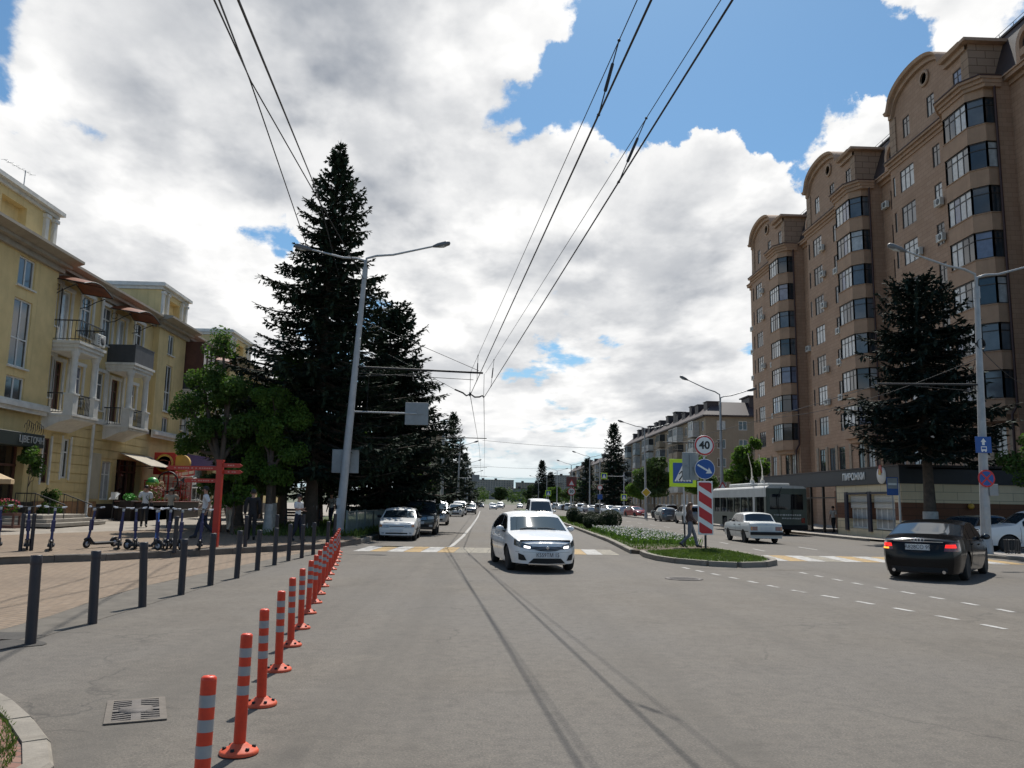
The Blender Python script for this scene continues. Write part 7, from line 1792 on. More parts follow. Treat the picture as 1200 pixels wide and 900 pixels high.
q = MB(); q.bev(-.28,.28,-.03,.0,.52,2.46,.008); s = q.build('chevron_board', M['white_sign'], T)
q = MB(); x0, x1, zb, ztp = -.235, .235, .57, 2.41
def clip_band(c0, c1):
    # slanted band falling to the right: z between c0 - k x and c1 - k x
    k = .62; P = [(x0, c0-k*x0), (x1, c0-k*x1), (x1, c1-k*x1), (x0, c1-k*x0)]
    def cl(P, zl, keep):
        out = []
        for i in range(len(P)):
            a, b = P[i], P[(i+1) % len(P)]; ia, ib = keep(a[1]), keep(b[1])
            if ia: out.append(a)
            if ia != ib: t = (zl-a[1])/(b[1]-a[1]); out.append((a[0]+(b[0]-a[0])*t, zl))
        return out
    P = cl(P, ztp, lambda z: z <= ztp)
    if len(P) > 2: P = cl(P, zb, lambda z: z >= zb)
    return P
for c in (2.18, 1.62, 1.06, .50):
    P = clip_band(c-.02, c+.34)
    if len(P) > 2: q.prism(P, 'xz', -.036, -.031)
q.build('red_stripes', M['red_sign'], s)
back_panel(T, -.50, .09, 3.0, .60, 1.02, None, 'side_sign_back')
T = thing('crossing_sign', 'pedestrian crossing sign with bright yellow-green border, just left of the chevron board', 'traffic sign', (7.86, 31.7, .13)); q = MB(); q.tube([(.0,0,-.1),(-.05,0,3.5)], .034, 10); q.build('pole', M['pole_pale'], T); q = MB(); q.tube([(.0,0,0),(-.02,0,.9)], .036, 10); q.build('pole_foot', M['black_sign'], T)
q = MB(); q.bev(-.60,.46,-.05,-.03,2.28,3.36,.006); s = q.build('border_panel', M['fluo'], T); q = MB(); q.bb(-.455,.315,-.056,-.051,2.425,3.215); q.build('blue_panel', M['blue_sign'], s)
q = MB(); q.prism([(-.40,2.49),(.26,2.49),(-.07,3.15)], 'xz', -.062, -.057); q.build('white_triangle', M['white_sign'], s)
q = MB(); cx = -.07; q.lathe([(.045,-.068),(.0,-.068)], (cx+.02,0,2.98), 14, 0, 'y')
q.prism([(cx-.05,2.90),(cx+.05,2.91),(cx+.05,2.75),(cx-.03,2.73)], 'xz', -.068, -.063); q.prism([(cx-.03,2.75),(cx+.03,2.75),(cx+.12,2.54),(cx+.07,2.53)], 'xz', -.0685, -.0635); q.prism([(cx-.03,2.74),(cx+.02,2.74),(cx-.12,2.53),(cx-.17,2.54)], 'xz', -.069, -.064); q.prism([(cx-.05,2.90),(cx-.03,2.86),(cx-.14,2.76),(cx-.16,2.79)], 'xz', -.0695, -.0645); q.prism([(cx+.05,2.90),(cx+.04,2.86),(cx+.14,2.74),(cx+.16,2.77)], 'xz', -.0695, -.0645)
for k in range(5): q.bb(cx-.26+.115*k, cx-.205+.115*k, -.067, -.062, 2.495, 2.52)
q.build('walker_symbol', M['black_sign'], s)
# far small signs
T = thing('speed_sign', 'brown-bordered hazard triangle over a 30 speed limit disc, far down the median', 'traffic sign', (9.3, 86, .13)); q = MB(); q.tube([(0,0,-.1),(0,0,4.3)], .04, 8); q.tube([(.25,.3,-.1),(.25,.3,4.3)], .035, 8); q.build('pole', M['pole_pale'], T)
q = MB(); q.bev(-.55,.55,-.06,-.04,3.3,4.35,.01); s = q.build('backing_panel', M['brown_sign'], T); q = MB(); q.prism([(-.42,3.38),(.42,3.38),(0,4.15)], 'xz', -.066, -.061); q.build('red_triangle', M['red_sign'], s); q = MB(); q.prism([(-.26,3.48),(.26,3.48),(0,3.94)], 'xz', -.072, -.067); q.build('white_triangle', M['white_sign'], s)
s = disc('speed_limit_sign', T, (0,-.05,2.8), .42, 'red_sign', [(.34,'white_sign')]); text_obj('numerals', '30', .42, M['black_sign'], s, (0,-.078,2.795), UP, .002, bold=.012)
def ped(name, label, loc, z, arm=None):
    T = thing(name, label, 'traffic sign', loc); q = MB()
    q.tube([(0,0,0),(0,0,6.2 if arm else 3.4)], .06 if arm else .04, 8)
    if arm: q.tube([(0,0,5.6),(arm,0,5.6)], .04, 6)
    q.build('pole', M['pole_pale'], T)
    for x, zz in (((arm, 5.6),(0, z)) if arm else ((0, z),)):
        q = MB(); q.bev(x-.45,x+.45,-.08,-.06,zz-.45,zz+.45,.01); s = q.build('border_panel', M['fluo'], T); q = MB(); q.bb(x-.34,x+.34,-.086,-.081,zz-.34,zz+.34); q.build('blue_panel', M['blue_sign'], s); q = MB(); q.prism([(x-.27,zz-.27),(x+.27,zz-.27),(x,zz+.29)], 'xz', -.092, -.087); q.build('white_triangle', M['white_sign'], s)
ped('crossing_sign', 'gantry post with two small far crossing signs on the right kerb', (20.4, 118, .1), 2.6, -2.9)
T = thing('round_sign_post', 'thin post with white disc and small blue panel behind the far crossing gantry', 'traffic sign', (18.9, 132, .1)); q = MB(); q.tube([(0,0,0),(0,0,8.6)], .09, 8); q.build('pole', M['galv'], T); disc('disc_sign', T, (0,-.12,4.2), .42, 'red_sign', [(.34,'white_sign')]); q = MB(); q.bev(-.4,.4,-.14,-.12,2.3,3.1,.01); q.build('blue_panel', M['blue_sign'], T)
ped('crossing_sign', 'small far crossing sign with a disc above, directly over the white van', (10.2, 128, .1), 3.1)
T = thing('bus_stop_sign', 'blue and grey bus stop sign on a thin post before the pastry shop window', 'sign', (20.95, 41.2, .11)); q = MB(); q.tube([(0,0,0),(0,0,3.2)], .03, 8); q.build('pole', M['galv'], T); q = MB(); q.bev(-.30,.30,-.05,-.03,2.28,3.2,.008); s = q.build('panel', M['blue_sign'], T); q = MB(); q.bb(-.26,.26,-.056,-.051,2.62,3.16); q.build('timetable_field', M['signback'], s); q = MB(); q.bb(-.22,.22,-.061,-.057,2.80,2.90); q.build('pale_line', M['white_sign'], s)
# ---------------------------------------------------------------- kerb railing on the left
def railing(name, label, pts, h, mat, dens, cat='fence'):
    T = thing(name, label, cat, (pts[0][0], pts[0][1], .2)); o = Vector((pts[0][0], pts[0][1], 0)); q = MB(); p = MB()
    for a, b in zip(pts[:-1], pts[1:]):
        a, b = Vector((*a,0))-o, Vector((*b,0))-o; L = (b-a).length; n = int(L/dens)
        q.bar(a+Vector((0,0,h)), b+Vector((0,0,h)), .05, .04); q.bar(a+Vector((0,0,.14)), b+Vector((0,0,.14)), .04, .03)
        for i in range(n): c = a.lerp(b, (i+.5)/n); q.bar(c+Vector((0,0,.14)), c+Vector((0,0,h)), .018, .018)
        m = max(1, round(L/2.2))
        for i in range(m+1): c = a.lerp(b, i/m); p.bar(c+Vector((0,0,-.1)), c+Vector((0,0,h+.06)), .06, .06)
    q.build('railing_panel', M[mat], T); p.build('post', M[mat], T); return T
railing('kerb_railing', 'low grey-green metal railing along the left kerb beside the white hatchback', [(-5.55,33.8),(-5.3,40),(-5.05,47.5)], 1.0, 'green_fence', .13)
T = thing('waste_basket', 'low slatted iron basket at the foot of the right corner lamp post', 'basket', (19.75, 30.1, .1)); q = MB()
for k in range(14): a = 2*math.pi*k/14; q.bar((.24*math.cos(a), .24*math.sin(a), .03), (.26*math.cos(a), .26*math.sin(a), .55), .03, .03)
q.build('slats', M['iron'], T); q = MB(); q.tube([(.26*math.cos(a), .26*math.sin(a), .53) for a in [i*.3307 for i in range(20)]], .015, 5); q.tube([(.25*math.cos(a), .25*math.sin(a), .12) for a in [i*.3307 for i in range(20)]], .012, 5); q.build('hoop', M['iron'], T)
# red direction post
T = thing('direction_post', 'tall red direction post with pointing arms standing on the plaza', 'signpost', (-8.18, 25.6, .18)); q = MB(); q.bb(-.088,.088,-.088,.088,-.05,2.62); q.bb(-.105,.105,-.105,.105,2.62,2.67); q.build('post', M['red_post'], T)
def arm(z, x0, x1, tipx, w, yv, h=.16):
    q = MB(); q.prism([(x0,z-h/2),(x1,z-h/2),(x1,z+h/2),(x0,z+h/2)] if tipx is None else ([(x0,z-h/2),(x1,z-h/2),(x1+tipx,z),(x1,z+h/2),(x0,z+h/2)] if tipx > 0 else [(x1,z-h/2),(x1,z+h/2),(x0,z+h/2),(x0+tipx,z),(x0,z-h/2)]), 'xz', yv-.02, yv+.02); a = q.build('pointing_arm', M['red_post'], T)
    q = MB(); r = random.Random(int(z*100)); x = x0+.15
    while x < x1-.15: q.bb(x, x+.05, yv-.026, yv-.021, z-.02, z+.02); x += r.choice([.07,.075,.12])
    q.build('faded_lettering', M['letter_faded'], a)
M['letter_faded'] = pm('faded_pink_lettering', (.55,.25,.20), .6, .2, 9)
arm(2.40,-1.55,-.09,-.12,.16,0.0,.13); arm(2.02,-1.0,-.09,-.12,.16,.03,.12); arm(2.50,.09,.60,.10,.2,-.02,.13); arm(2.30,.09,.60,.10,.2,.03,.12)
q = MB(); q.prism([(-1.2,2.02),(-1.08,2.11),(-1.08,1.93)], 'xz', .01, .05); q.build('arrow_tip', M['black_sign'], T)

# manhole cover in the carriageway and old patch seams
T = thing('manhole_cover', 'round dark manhole cover in the asphalt before the median nose', 'manhole', (4.72, 19.2, .004)); q = MB(); q.lathe([(.44,.0),(.44,.008),(.36,.010),(.355,.006),(.0,.006)], (0,0,0), 28)
for k in range(-3,4): w_ = math.sqrt(max(.01,.33**2-(k*.09)**2)); q.bb(-w_,w_,k*.09-.02,k*.09+.02,.006,.0105)
q.build('cover', M['iron_cast'], T)
# ================================================================ SCOOTERS
M['scoot_blue'] = pm('violet_blue_scooter_paint', (.020,.018,.085), .35, .1, 5); M['scoot_dark'] = pm('black_scooter_parts', (.018,.018,.022), .5, .1, 5); M['scoot_grey'] = pm('pale_scooter_sticker', (.42,.44,.48), .5, .1, 9)
def scooter(stem='scoot_blue'):
    T = thing('electric_scooter', 'x', 'scooter', group='parked electric scooters on the plaza edge'); dk, bl = M['scoot_dark'], M[stem]
    q = MB(); q.bev(-.085,.085,-.42,.30,.09,.165,.015); q.bar((0,.28,.13),(0,.46,.30),.07,.06); q.build('deck', dk, T)
    for y in (-.50, .50):
        q = MB(); q.lathe([(.07,-.022),(.10,-.028),(.122,-.018),(.125,0),(.122,.018),(.10,.028),(.07,.022)], (0,0,0), 20, 0, 'x'); w = q.build('wheel', M['rubber'], T, (0,y,.125)); q = MB(); q.lathe([(.0,-.03),(.068,-.024),(.068,.024),(.0,.03)], (0,0,0), 14, 0, 'x'); q.build('hub', M['scoot_grey'], w)
    q = MB(); q.tube([(0,-.50+.145*math.cos(a),.125+.145*math.sin(a)) for a in [i*.3 for i in range(1, 8)]], .03, 6); q.build('rear_fender', dk, T)
    q = MB(); q.tube([(0,.50+.145*math.cos(a),.125+.145*math.sin(a)) for a in [i*.3+.6 for i in range(1, 8)]], .035, 6); q.bar((-.05,.50,.12),(-.05,.47,.30),.02,.03); q.bar((.05,.50,.12),(.05,.47,.30),.02,.03); q.build('front_fork', dk, T)
    q = MB(); q.tube([(0,.47,.28),(0,.44,.42),(0,.34,1.12)], [.040,.034,.030], 10); q.build('stem', bl, T)
    q = MB(); q.bev(-.05,.05,.37,.46,.50,.80,.015); q.build('battery_box', bl, T)
    q = MB(); q.tube([(-.26,.29,1.16),(-.12,.33,1.14),(0,.335,1.13),(.12,.33,1.14),(.26,.29,1.16)], .015, 8); h = q.build('handlebar', dk, T)
    for sg in (-1,1): q = MB(); q.tube([(sg*.27,.288,1.162),(sg*.16,.318,1.147)], .022, 8); q.tube([(sg*.15,.34,1.14),(sg*.24,.37,1.13)], .008, 5); q.build('grip', M['scoot_grey'], h)
    q = MB(); q.bev(-.035,.035,.33,.41,1.05,1.12,.01); q.build('headlamp', M['lamp_clear'], T); return T
Sc = scooter(); z = lambda x, y: plaza_z(x, y)
sl = ['violet scooter at the far left edge of the plaza, cut by the picture edge','violet scooter just left of the close pair of bollards','violet scooter just right of the close pair of bollards','leftmost scooter of the right group, hidden behind a dark bollard','second scooter of the right group, with bars turned left','third scooter of the right group, leaning upright in the open','fourth scooter of the right group, low at the feet of the walking man in white','scooter in the right group with a bright blue stem','scooter in the right group next to the blue-stemmed one','scooter beside the bollard in the right group','rightmost scooter of the group, towards the red direction post']
for i, (x, y, a) in enumerate([(-12.95,22.6,.5),(-12.25,22.7,.5),(-11.65,22.75,.45),(-10.95,24.1,-.35),(-10.35,23.9,.4),(-9.95,24.1,.35),(-9.55,23.6,1.3),(-9.55,24.6,.3),(-9.15,24.2,.45),(-8.9,24.3,.6),(-8.3,24.6,.3)]):
    o = Sc if i == 0 else dup(Sc); place(o, (x, y, z(x,y)), math.pi+a, sl[i]); o.rotation_euler = (0, RND.uniform(-.06,.06), math.pi+a)
M['scoot_bright'] = pm('bright_blue_scooter_paint', (.03,.14,.50), .35, .1, 5)
for o in [o for o in bpy.data.objects if o.get('label') == 'scooter in the right group with a bright blue stem']: repaint(o, M['scoot_blue'], M['scoot_bright'])

# ================================================================ PEOPLE
M['skin'] = pm('skin', (.36,.20,.135), .55, .08, 6); M['hair_dark'] = pm('dark_hair', (.015,.011,.009), .6, .2, 20); M['hair_brown'] = pm('brown_hair', (.085,.042,.022), .6, .3, 20)
M['c_white'] = pm('white_cotton', (.62,.62,.61), .85, .08, 6); M['c_grey'] = pm('pale_grey_cotton', (.40,.39,.37), .85, .1, 6); M['c_navy'] = pm('navy_trousers', (.018,.022,.040), .85, .15, 6); M['c_black'] = pm('black_cloth', (.014,.014,.016), .85, .15, 6)
M['c_jeans'] = pm('grey_jeans', (.12,.135,.17), .85, .2, 6); M['c_print'] = pm('dark_patterned_blouse', (.060,.036,.034), .85, .6, 16); M['c_beige'] = pm('beige_cotton', (.36,.30,.23), .85, .1, 6); M['c_pink'] = pm('pink_cotton', (.40,.22,.22), .85, .1, 6); M['shoe'] = pm('dark_shoes', (.02,.018,.018), .6, .1, 6); M['shoe_white'] = pm('white_shoes', (.55,.54,.52), .6, .1, 6)
BONES = {}
def person(label, loc, rz, pose, shirt='c_white', trousers='c_navy', shoe='shoe', hair='hair_dark', long_hair=False, sleeves='short', h=1.75, female=False, hat=None, bag=None, group=None):
    """pose: dict of joint positions in metres for a 1.75 m figure, facing +y"""
    k = h/1.75; T = thing('person', label, 'person', loc, rz, group)
    sw = .165 if female else .19; hw = .095 if female else .085
    J = dict(pelvis=(0,0,.96), waist=(0,.005,1.10), chest=(0,.0,1.30), neck=(0,.005,1.475), throat=(0,.015,1.535), head=(0,.03,1.615), crown=(0,.02,1.69),
             hipL=(-hw,0,.91), hipR=(hw,0,.91), kneeL=(-hw,.02,.50), kneeR=(hw,.02,.50), ankL=(-hw,-.02,.085), ankR=(hw,-.02,.085), toeL=(-hw-.02,.15,.035), toeR=(hw+.02,.15,.035), heelL=(-hw,-.06,.04), heelR=(hw,-.06,.04),
             shL=(-sw,0,1.43), shR=(sw,0,1.43), elL=(-sw-.05,-.02,1.14), elR=(sw+.05,-.02,1.14), wrL=(-sw-.05,.06,.90), wrR=(sw+.05,.06,.90))
    J.update(pose)
    rad = dict(pelvis=.125 if not female else .135, waist=.115 if not female else .10, chest=.135 if not female else .118, neck=.062, throat=.054, head=.094, crown=.075, hipL=.088, hipR=.088, kneeL=.058, kneeR=.058, ankL=.040, ankR=.040, toeL=.034, toeR=.034, heelL=.036, heelR=.036, shL=.062, shR=.062, elL=.042, elR=.042, wrL=.028, wrR=.028)
    E = [('pelvis','waist'),('waist','chest'),('chest','neck'),('neck','throat'),('throat','head'),('head','crown'),('pelvis','hipL'),('pelvis','hipR'),('hipL','kneeL'),('hipR','kneeR'),('kneeL','ankL'),('kneeR','ankR'),('ankL','toeL'),('ankR','toeR'),('ankL','heelL'),('ankR','heelR'),('chest','shL'),('chest','shR'),('shL','elL'),('shR','elR'),('elL','wrL'),('elR','wrR')]
    for s in 'LR':    # hands: palm, four unequal curled fingers, a thumb from the side of the palm
        w = Vector(J['wr'+s]); d = (w-Vector(J['el'+s])).normalized(); sg = -1 if s == 'L' else 1; n = Vector((0,1,0)); n = (n-d*n.dot(d)).normalized(); side = d.cross(n)
        J['palm'+s] = tuple(w+d*.075); rad['palm'+s] = .026; E.append(('wr'+s,'palm'+s))
        for i, (o, L) in enumerate(((.028,.060),(.010,.070),(-.010,.066),(-.026,.052))):
            b = w+d*.085+n*o; m = b+d*L*.55-side*sg*.008; e = b+d*L-side*sg*.026; J[f'f{i}a{s}'] = tuple(m); J[f'f{i}b{s}'] = tuple(e); rad[f'f{i}a{s}'] = .009; rad[f'f{i}b{s}'] = .0075; E += [('palm'+s, f'f{i}a{s}'),(f'f{i}a{s}', f'f{i}b{s}')]
        b = w+d*.05+n*.035; J['tha'+s] = tuple(b); J['thb'+s] = tuple(b+d*.045+n*.012-side*sg*.012); rad['tha'+s] = .011; rad['thb'+s] = .009; E += [('palm'+s,'tha'+s),('tha'+s,'thb'+s)]
    names = list(J); me = bpy.data.meshes.new('person_skeleton'); me.from_pydata([tuple(Vector(J[n])*k) for n in names], [(names.index(a), names.index(b)) for a, b in E], [])
    tmp = bpy.data.objects.new('tmp', me); COL.objects.link(tmp); sk = tmp.modifiers.new('skin', 'SKIN'); sk.use_smooth_shade = True; sk.branch_smoothing = .6
    for i, n in enumerate(names): v = me.skin_vertices[0].data[i]; r = rad[n]*k; v.radius = (r, r*(.78 if n in ('pelvis','waist','chest') else 1)); v.use_root = (n == 'pelvis')
    ss = tmp.modifiers.new('sub', 'SUBSURF'); ss.levels = 2; ss.render_levels = 2
    dg = bpy.context.evaluated_depsgraph_get(); dg.update(); bm_ = bpy.data.meshes.new_from_object(tmp.evaluated_get(dg)); bpy.data.objects.remove(tmp)
    bm_.name = 'person'; bm_.materials.clear(); bm_.materials.append(M['skin'])
    for p in bm_.polygons: p.use_smooth = True
    body = bpy.data.objects.new('body', bm_); COL.objects.link(body); body.parent = T
    # nearest bone decides what covers a face
    segs = [(a, b, Vector(J[a])*k, Vector(J[b])*k) for a, b in E]
    def region(c):
        best = None
        for a, b, p, q in segs:
            d = q-p; t = max(0, min(1, (c-p).dot(d)/max(1e-9, d.length_squared))); dist = (c-(p+d*t)).length/((rad[a]+(rad[b]-rad[a])*t)*k)
            if best is None or dist < best[0]: best = (dist, a, b, t)
        _, a, b, t = best
        if a.startswith('ank'): return 'shoe'
        if a.startswith('knee'): return 'trousers' if t < .94 else 'shoe'
        if a.startswith('hip') or b.startswith('hip'): return 'trousers'
        if a == 'pelvis': return 'trousers' if t < .25 else 'shirt'
        if a in ('waist','chest') and b in ('chest','shL','shR'): return 'shirt'
        if a == 'chest' and b == 'neck': return 'shirt' if t < .80 else None
        if a.startswith('sh'): return 'shirt' if (sleeves == 'long' or (sleeves == 'short' and t < .75)) else None
        if a.startswith('el'): return 'shirt' if sleeves == 'long' and t < .95 else None
        return None
    reg = [region(p.center) for p in bm_.polygons]; vn = [v.normal.copy() for v in bm_.vertices]
    for part, mat, off in (('trousers', trousers, .013), ('shirt', shirt, .019), ('shoe', shoe, .012)):
        q = MB(); mp = {}
        for p, rg in zip(bm_.polygons, reg):
            if rg == part:
                f = []
                for vi in p.vertices:
                    if vi not in mp: mp[vi] = len(q.v); q.v.append(tuple(bm_.vertices[vi].co+vn[vi]*off*k))
                    f.append(mp[vi])
                q.f.append(f); q.mi.append(0); q.sm.append(True)
        if q.f: q.build(part, M[mat], T)
    # head: hair cap, nose, eyes, mouth, ears
    hd = Vector(J['head'])*k; R = .105*k
    q = MB(); n_, m_ = 16, 10; vs, fs = [], []
    for i in range(m_+1):
        for j in range(n_):
            ph = math.pi*.64*i/m_; th = 2*math.pi*j/n_; d = Vector((math.sin(ph)*math.cos(th), math.sin(ph)*math.sin(th), math.cos(ph)))
            lowf = d.z < .35 and d.y > .25
            rr = R*(1.02 if not lowf else .80); vs.append(hd+Vector((0,-.008*k,.030*k))+Vector((d.x*rr*.90, d.y*rr*1.05, d.z*rr*1.05)))
    fs = [(i*n_+j, i*n_+(j+1) % n_, (i+1)*n_+(j+1) % n_, (i+1)*n_+j) for i in range(m_) for j in range(n_)]; q.add(vs, fs, 0, True)
    if long_hair: q.tube([hd+Vector((0,-.05,.02)), hd+Vector((0,-.085,-.10)), hd+Vector((0,-.09,-.22)), hd+Vector((0,-.075,-.30))], [.085*k,.10*k,.085*k,.03*k], 10)
    q.build('hair', M[hair], T)
    q = MB(); q.ball(hd+Vector((0,.098,-.012))*k, (.013*k,.018*k,.022*k), 8, 6); [q.ball(hd+Vector((sg*.092,.0,-.01))*k, (.012*k,.02*k,.03*k), 8, 6) for sg in (-1,1)]; q.build('nose_and_ears', M['skin'], T)
    q = MB(); [q.ball(hd+Vector((sg*.034,.086,.014))*k, (.011*k,.008*k,.007*k), 8, 5) for sg in (-1,1)]; q.build('eye', M['hair_dark'], T)
    q = MB(); q.ball(hd+Vector((0,.088,-.052))*k, (.022*k,.008*k,.006*k), 8, 5); q.build('mouth', M['c_pink'], T)
    if hat:
        q = MB(); c = hd+Vector((0,.0,.045))*k; q.lathe([(.115*k,-.012),(.112*k,.05),(.08*k,.085),(0,.095)], tuple(c), 14); q.prism([(c.x+.095*k*math.cos(a), c.y+.05*k+.14*k*math.sin(a)) for a in [math.pi*i/8 for i in range(9)]], 'xy', c.z-.012, c.z+.004); tag(q.build('cap', M[hat], None), None); o = bpy.context.scene.collection.objects[-1] if False else None
        bpy.data.objects[[ob.name for ob in COL.objects if ob.name.startswith('cap')][-1]].parent = T
    if bag:
        q = MB(); p = Vector(J['shR' if bag > 0 else 'shL'])*k; q.bev(bag*.24*k-.06, bag*.24*k+.06, -.20, .10, .80*k, 1.02*k, .02); q.tube([(bag*.24*k,-.04,1.0*k), p+Vector((0,0,.07)), (0,.13,1.25*k), (bag*.20*k,.02,1.0*k)], .012, 5); b = q.build('shoulder_bag', M['c_black'], None); b.parent = T
    return T
walk = dict(kneeL=(-.085,.16,.52), ankL=(-.085,.26,.10), toeL=(-.10,.43,.06), heelL=(-.085,.22,.05), kneeR=(.085,-.02,.50), ankR=(.085,-.36,.17), toeR=(.09,-.24,.05), heelR=(.085,-.42,.16), elL=(-.25,-.14,1.16), wrL=(-.25,-.06,.93), elR=(.25,.08,1.16), wrR=(.24,.26,.98))
step_ = dict(kneeL=(-.085,.10,.51), ankL=(-.085,.14,.09), toeL=(-.10,.31,.04), heelL=(-.085,.10,.045), kneeR=(.085,.0,.50), ankR=(.085,-.20,.13), toeR=(.09,-.06,.04), heelR=(.085,-.26,.12))
def gz(x, y): return plaza_z(x, y)
person('bearded man in a white T-shirt and dark trousers striding left past the red direction post', (-9.75, 29.2, gz(-9.75,29.2)), head(-.95,-.3), walk, 'c_white', 'c_navy', h=1.84)
person('man in white shirt with dark shoulder strap walking behind the scooters', (-14.6, 36.0, gz(-14.6,36)), head(.4,-.9), dict(step_, wrR=(.20,.24,1.10), elR=(.25,.02,1.16)), 'c_white', 'c_black', sleeves='short', h=1.80, bag=-1)
person('person in pale top and cap seen from behind near the bakery counter', (-13.1, 34.9, gz(-13.1,34.9)), head(-.2,.97), dict(step_, elL=(-.30,.10,1.22), wrL=(-.12,.20,1.30), elR=(.30,.10,1.22), wrR=(.12,.20,1.30)), 'c_beige', 'c_black', h=1.72, hat='c_beige')
person('woman in white top and navy trousers by the trees, left of the leaning lamp post', (-6.55, 29.4, gz(-6.55,29.4)), head(.9,-.4), dict(step_, elR=(.19,.04,1.16), wrR=(.10,.24,1.20), elL=(-.20,.02,1.15), wrL=(-.10,.22,1.12)), 'c_white', 'c_navy', h=1.66, female=True)
person('dark-clothed man standing in shade behind a bollard, right of the red direction post', (-8.1, 29.2, gz(-8.1,29.2)), head(-.3,.95), dict(step_), 'c_black', 'c_black', sleeves='long', h=1.78)
person('long-haired woman in dark patterned blouse and grey jeans beside the chevron board', (7.72, 30.35, .13), head(.95,-.28), dict(walk), 'c_print', 'c_jeans', 'shoe', 'hair_brown', True, 'long', 1.68, True)
person('person in pink beside the red direction post, walking away', (-10.2, 33.4, gz(-10.2,33.4)), head(.2,.97), dict(step_), 'c_pink', 'c_beige', h=1.64, female=True, long_hair=True)
person('small distant person in dark clothes at the tree shade, far behind the woman in white', (-9.6, 47.5, .33), head(.3,-.9), dict(step_), 'c_beige', 'c_black', h=1.7)
person('distant person in a pale shirt under the spruce beyond the leaning lamp post', (-7.6, 41.5, .3), head(-.5,-.8), dict(step_), 'c_grey', 'c_navy', h=1.72)
person('person in dark clothes in the shade of the open pavilion beside the pastry shop', (22.6, 52.2, .12), head(-.8,-.5), dict(step_), 'c_grey', 'c_black', h=1.7)

# ================================================================ SHOPFRONT THINGS ON THE LEFT
M['sign_black'] = pm('black_green_fascia', (.012,.020,.018), .5, .1, 3); M['letter_pale'] = pm('pale_metal_letters', (.45,.46,.45), .4, .05, 3)
M['purple'] = pm('purple_signboard', (.075,.025,.16), .45, .1, 3); M['stone_step'] = pm('pale_stone_step', (.30,.27,.23), .8, .15, 3, dirt=.3); M['terracotta'] = pm('terracotta', (.30,.10,.05), .8, .15, 4)
FX = -19.8+.36     # shop face
T = thing('shop_sign', 'long black flower shop sign with pale letters over the dark shopfront at the left edge', 'sign', (-19.35, 31.5, 3.62), -math.pi/2)
q = MB(); q.bev(-3.85, 3.6, .0, .55, .0, .56, .02); q.build('board', M['sign_black'], T); text_obj('lettering', 'ЦВЕТОЧН', .38, M['letter_pale'], T, (-2.86, .565, .28), UPB, .012, sx=1.02)
q = MB()
for k in range(9): a = -3.7+k*.16; q.tube([(a+.1*math.cos(t), .5, .76+.2*math.sin(t)+.05*k % .2) for t in [i*.5 for i in range(10)]], .012, 4)
q.build('iron_scroll', M['iron'], T)
broadleaf('hanging_plant', 'creeper and red flowers hanging round the flower shop door below the black sign', (-18.9, 34.6, .5), 3.2, [(0,0,2.9,.35,.6,.35),(0,.5,2.3,.3,.35,.5),(.1,-.4,2.7,.3,.4,.3)], 201, .03, 'leaf_mid', .13, 1.1)
broadleaf('potted_shrub', 'leafy pot plants standing by the dark doorway under the black sign', (-18.8, 36.3, .5), 1.5, [(0,0,1.1,.35,.4,.4),(.1,-.4,.6,.3,.35,.3),(0,.45,.5,.3,.3,.3)], 202, .04, 'leaf_mid', .12, 1.2)
T = thing('parasol', 'beige and red parasol over a stand at the far left edge, before the flower shop', 'parasol', (-16.9, 27.8, .32)); q = MB(); q.tube([(0,0,0),(0,0,2.25)], .022, 8); q.build('pole', M['galv'], T)
q = MB(); n = 8
for k in range(n):
    a0, a1 = 2*math.pi*k/n, 2*math.pi*(k+1)/n; R_ = 1.15
    q.add([(0,0,2.35),(R_*math.cos(a0),R_*math.sin(a0),1.85),(R_*math.cos(a1),R_*math.sin(a1),1.85),(R_*math.cos(a1),R_*math.sin(a1),1.70),(R_*math.cos(a0),R_*math.sin(a0),1.70)], [(0,1,2),(1,4,3,2)], k % 4 == 2)
q.build('canopy', [pm('beige_parasol_cloth', (.42,.30,.17), .8, .1, 3), M['red']], T)
T = thing('flower_stand', 'low stand of pink and red flowers at the far left below the parasol', 'flowers', (-17.4, 30.6, .45)); q = MB(); q.bb(-.5,.5,-.3,.3,0,.1); q.bb(-.45,.45,-.25,.25,.45,.55); [q.bb(x-.03,x+.03,y-.03,y+.03,.1,.45) for x in (-.4,.4) for y in (-.2,.2)]; q.build('shelf', M['brownwood'], T); q = MB(); rr = random.Random(6)
leaf_cloud(q, (0,0,.75), (.5,.3,.25), 260, .1, rr, .4, 0); leaf_cloud(q, (0,0,.85), (.5,.3,.25), 140, .09, rr, .6, 1); q.build('blooms', [M['leaf_mid'], pm('pink_red_petals', (.45,.06,.08), .7, .2, 8)], T)
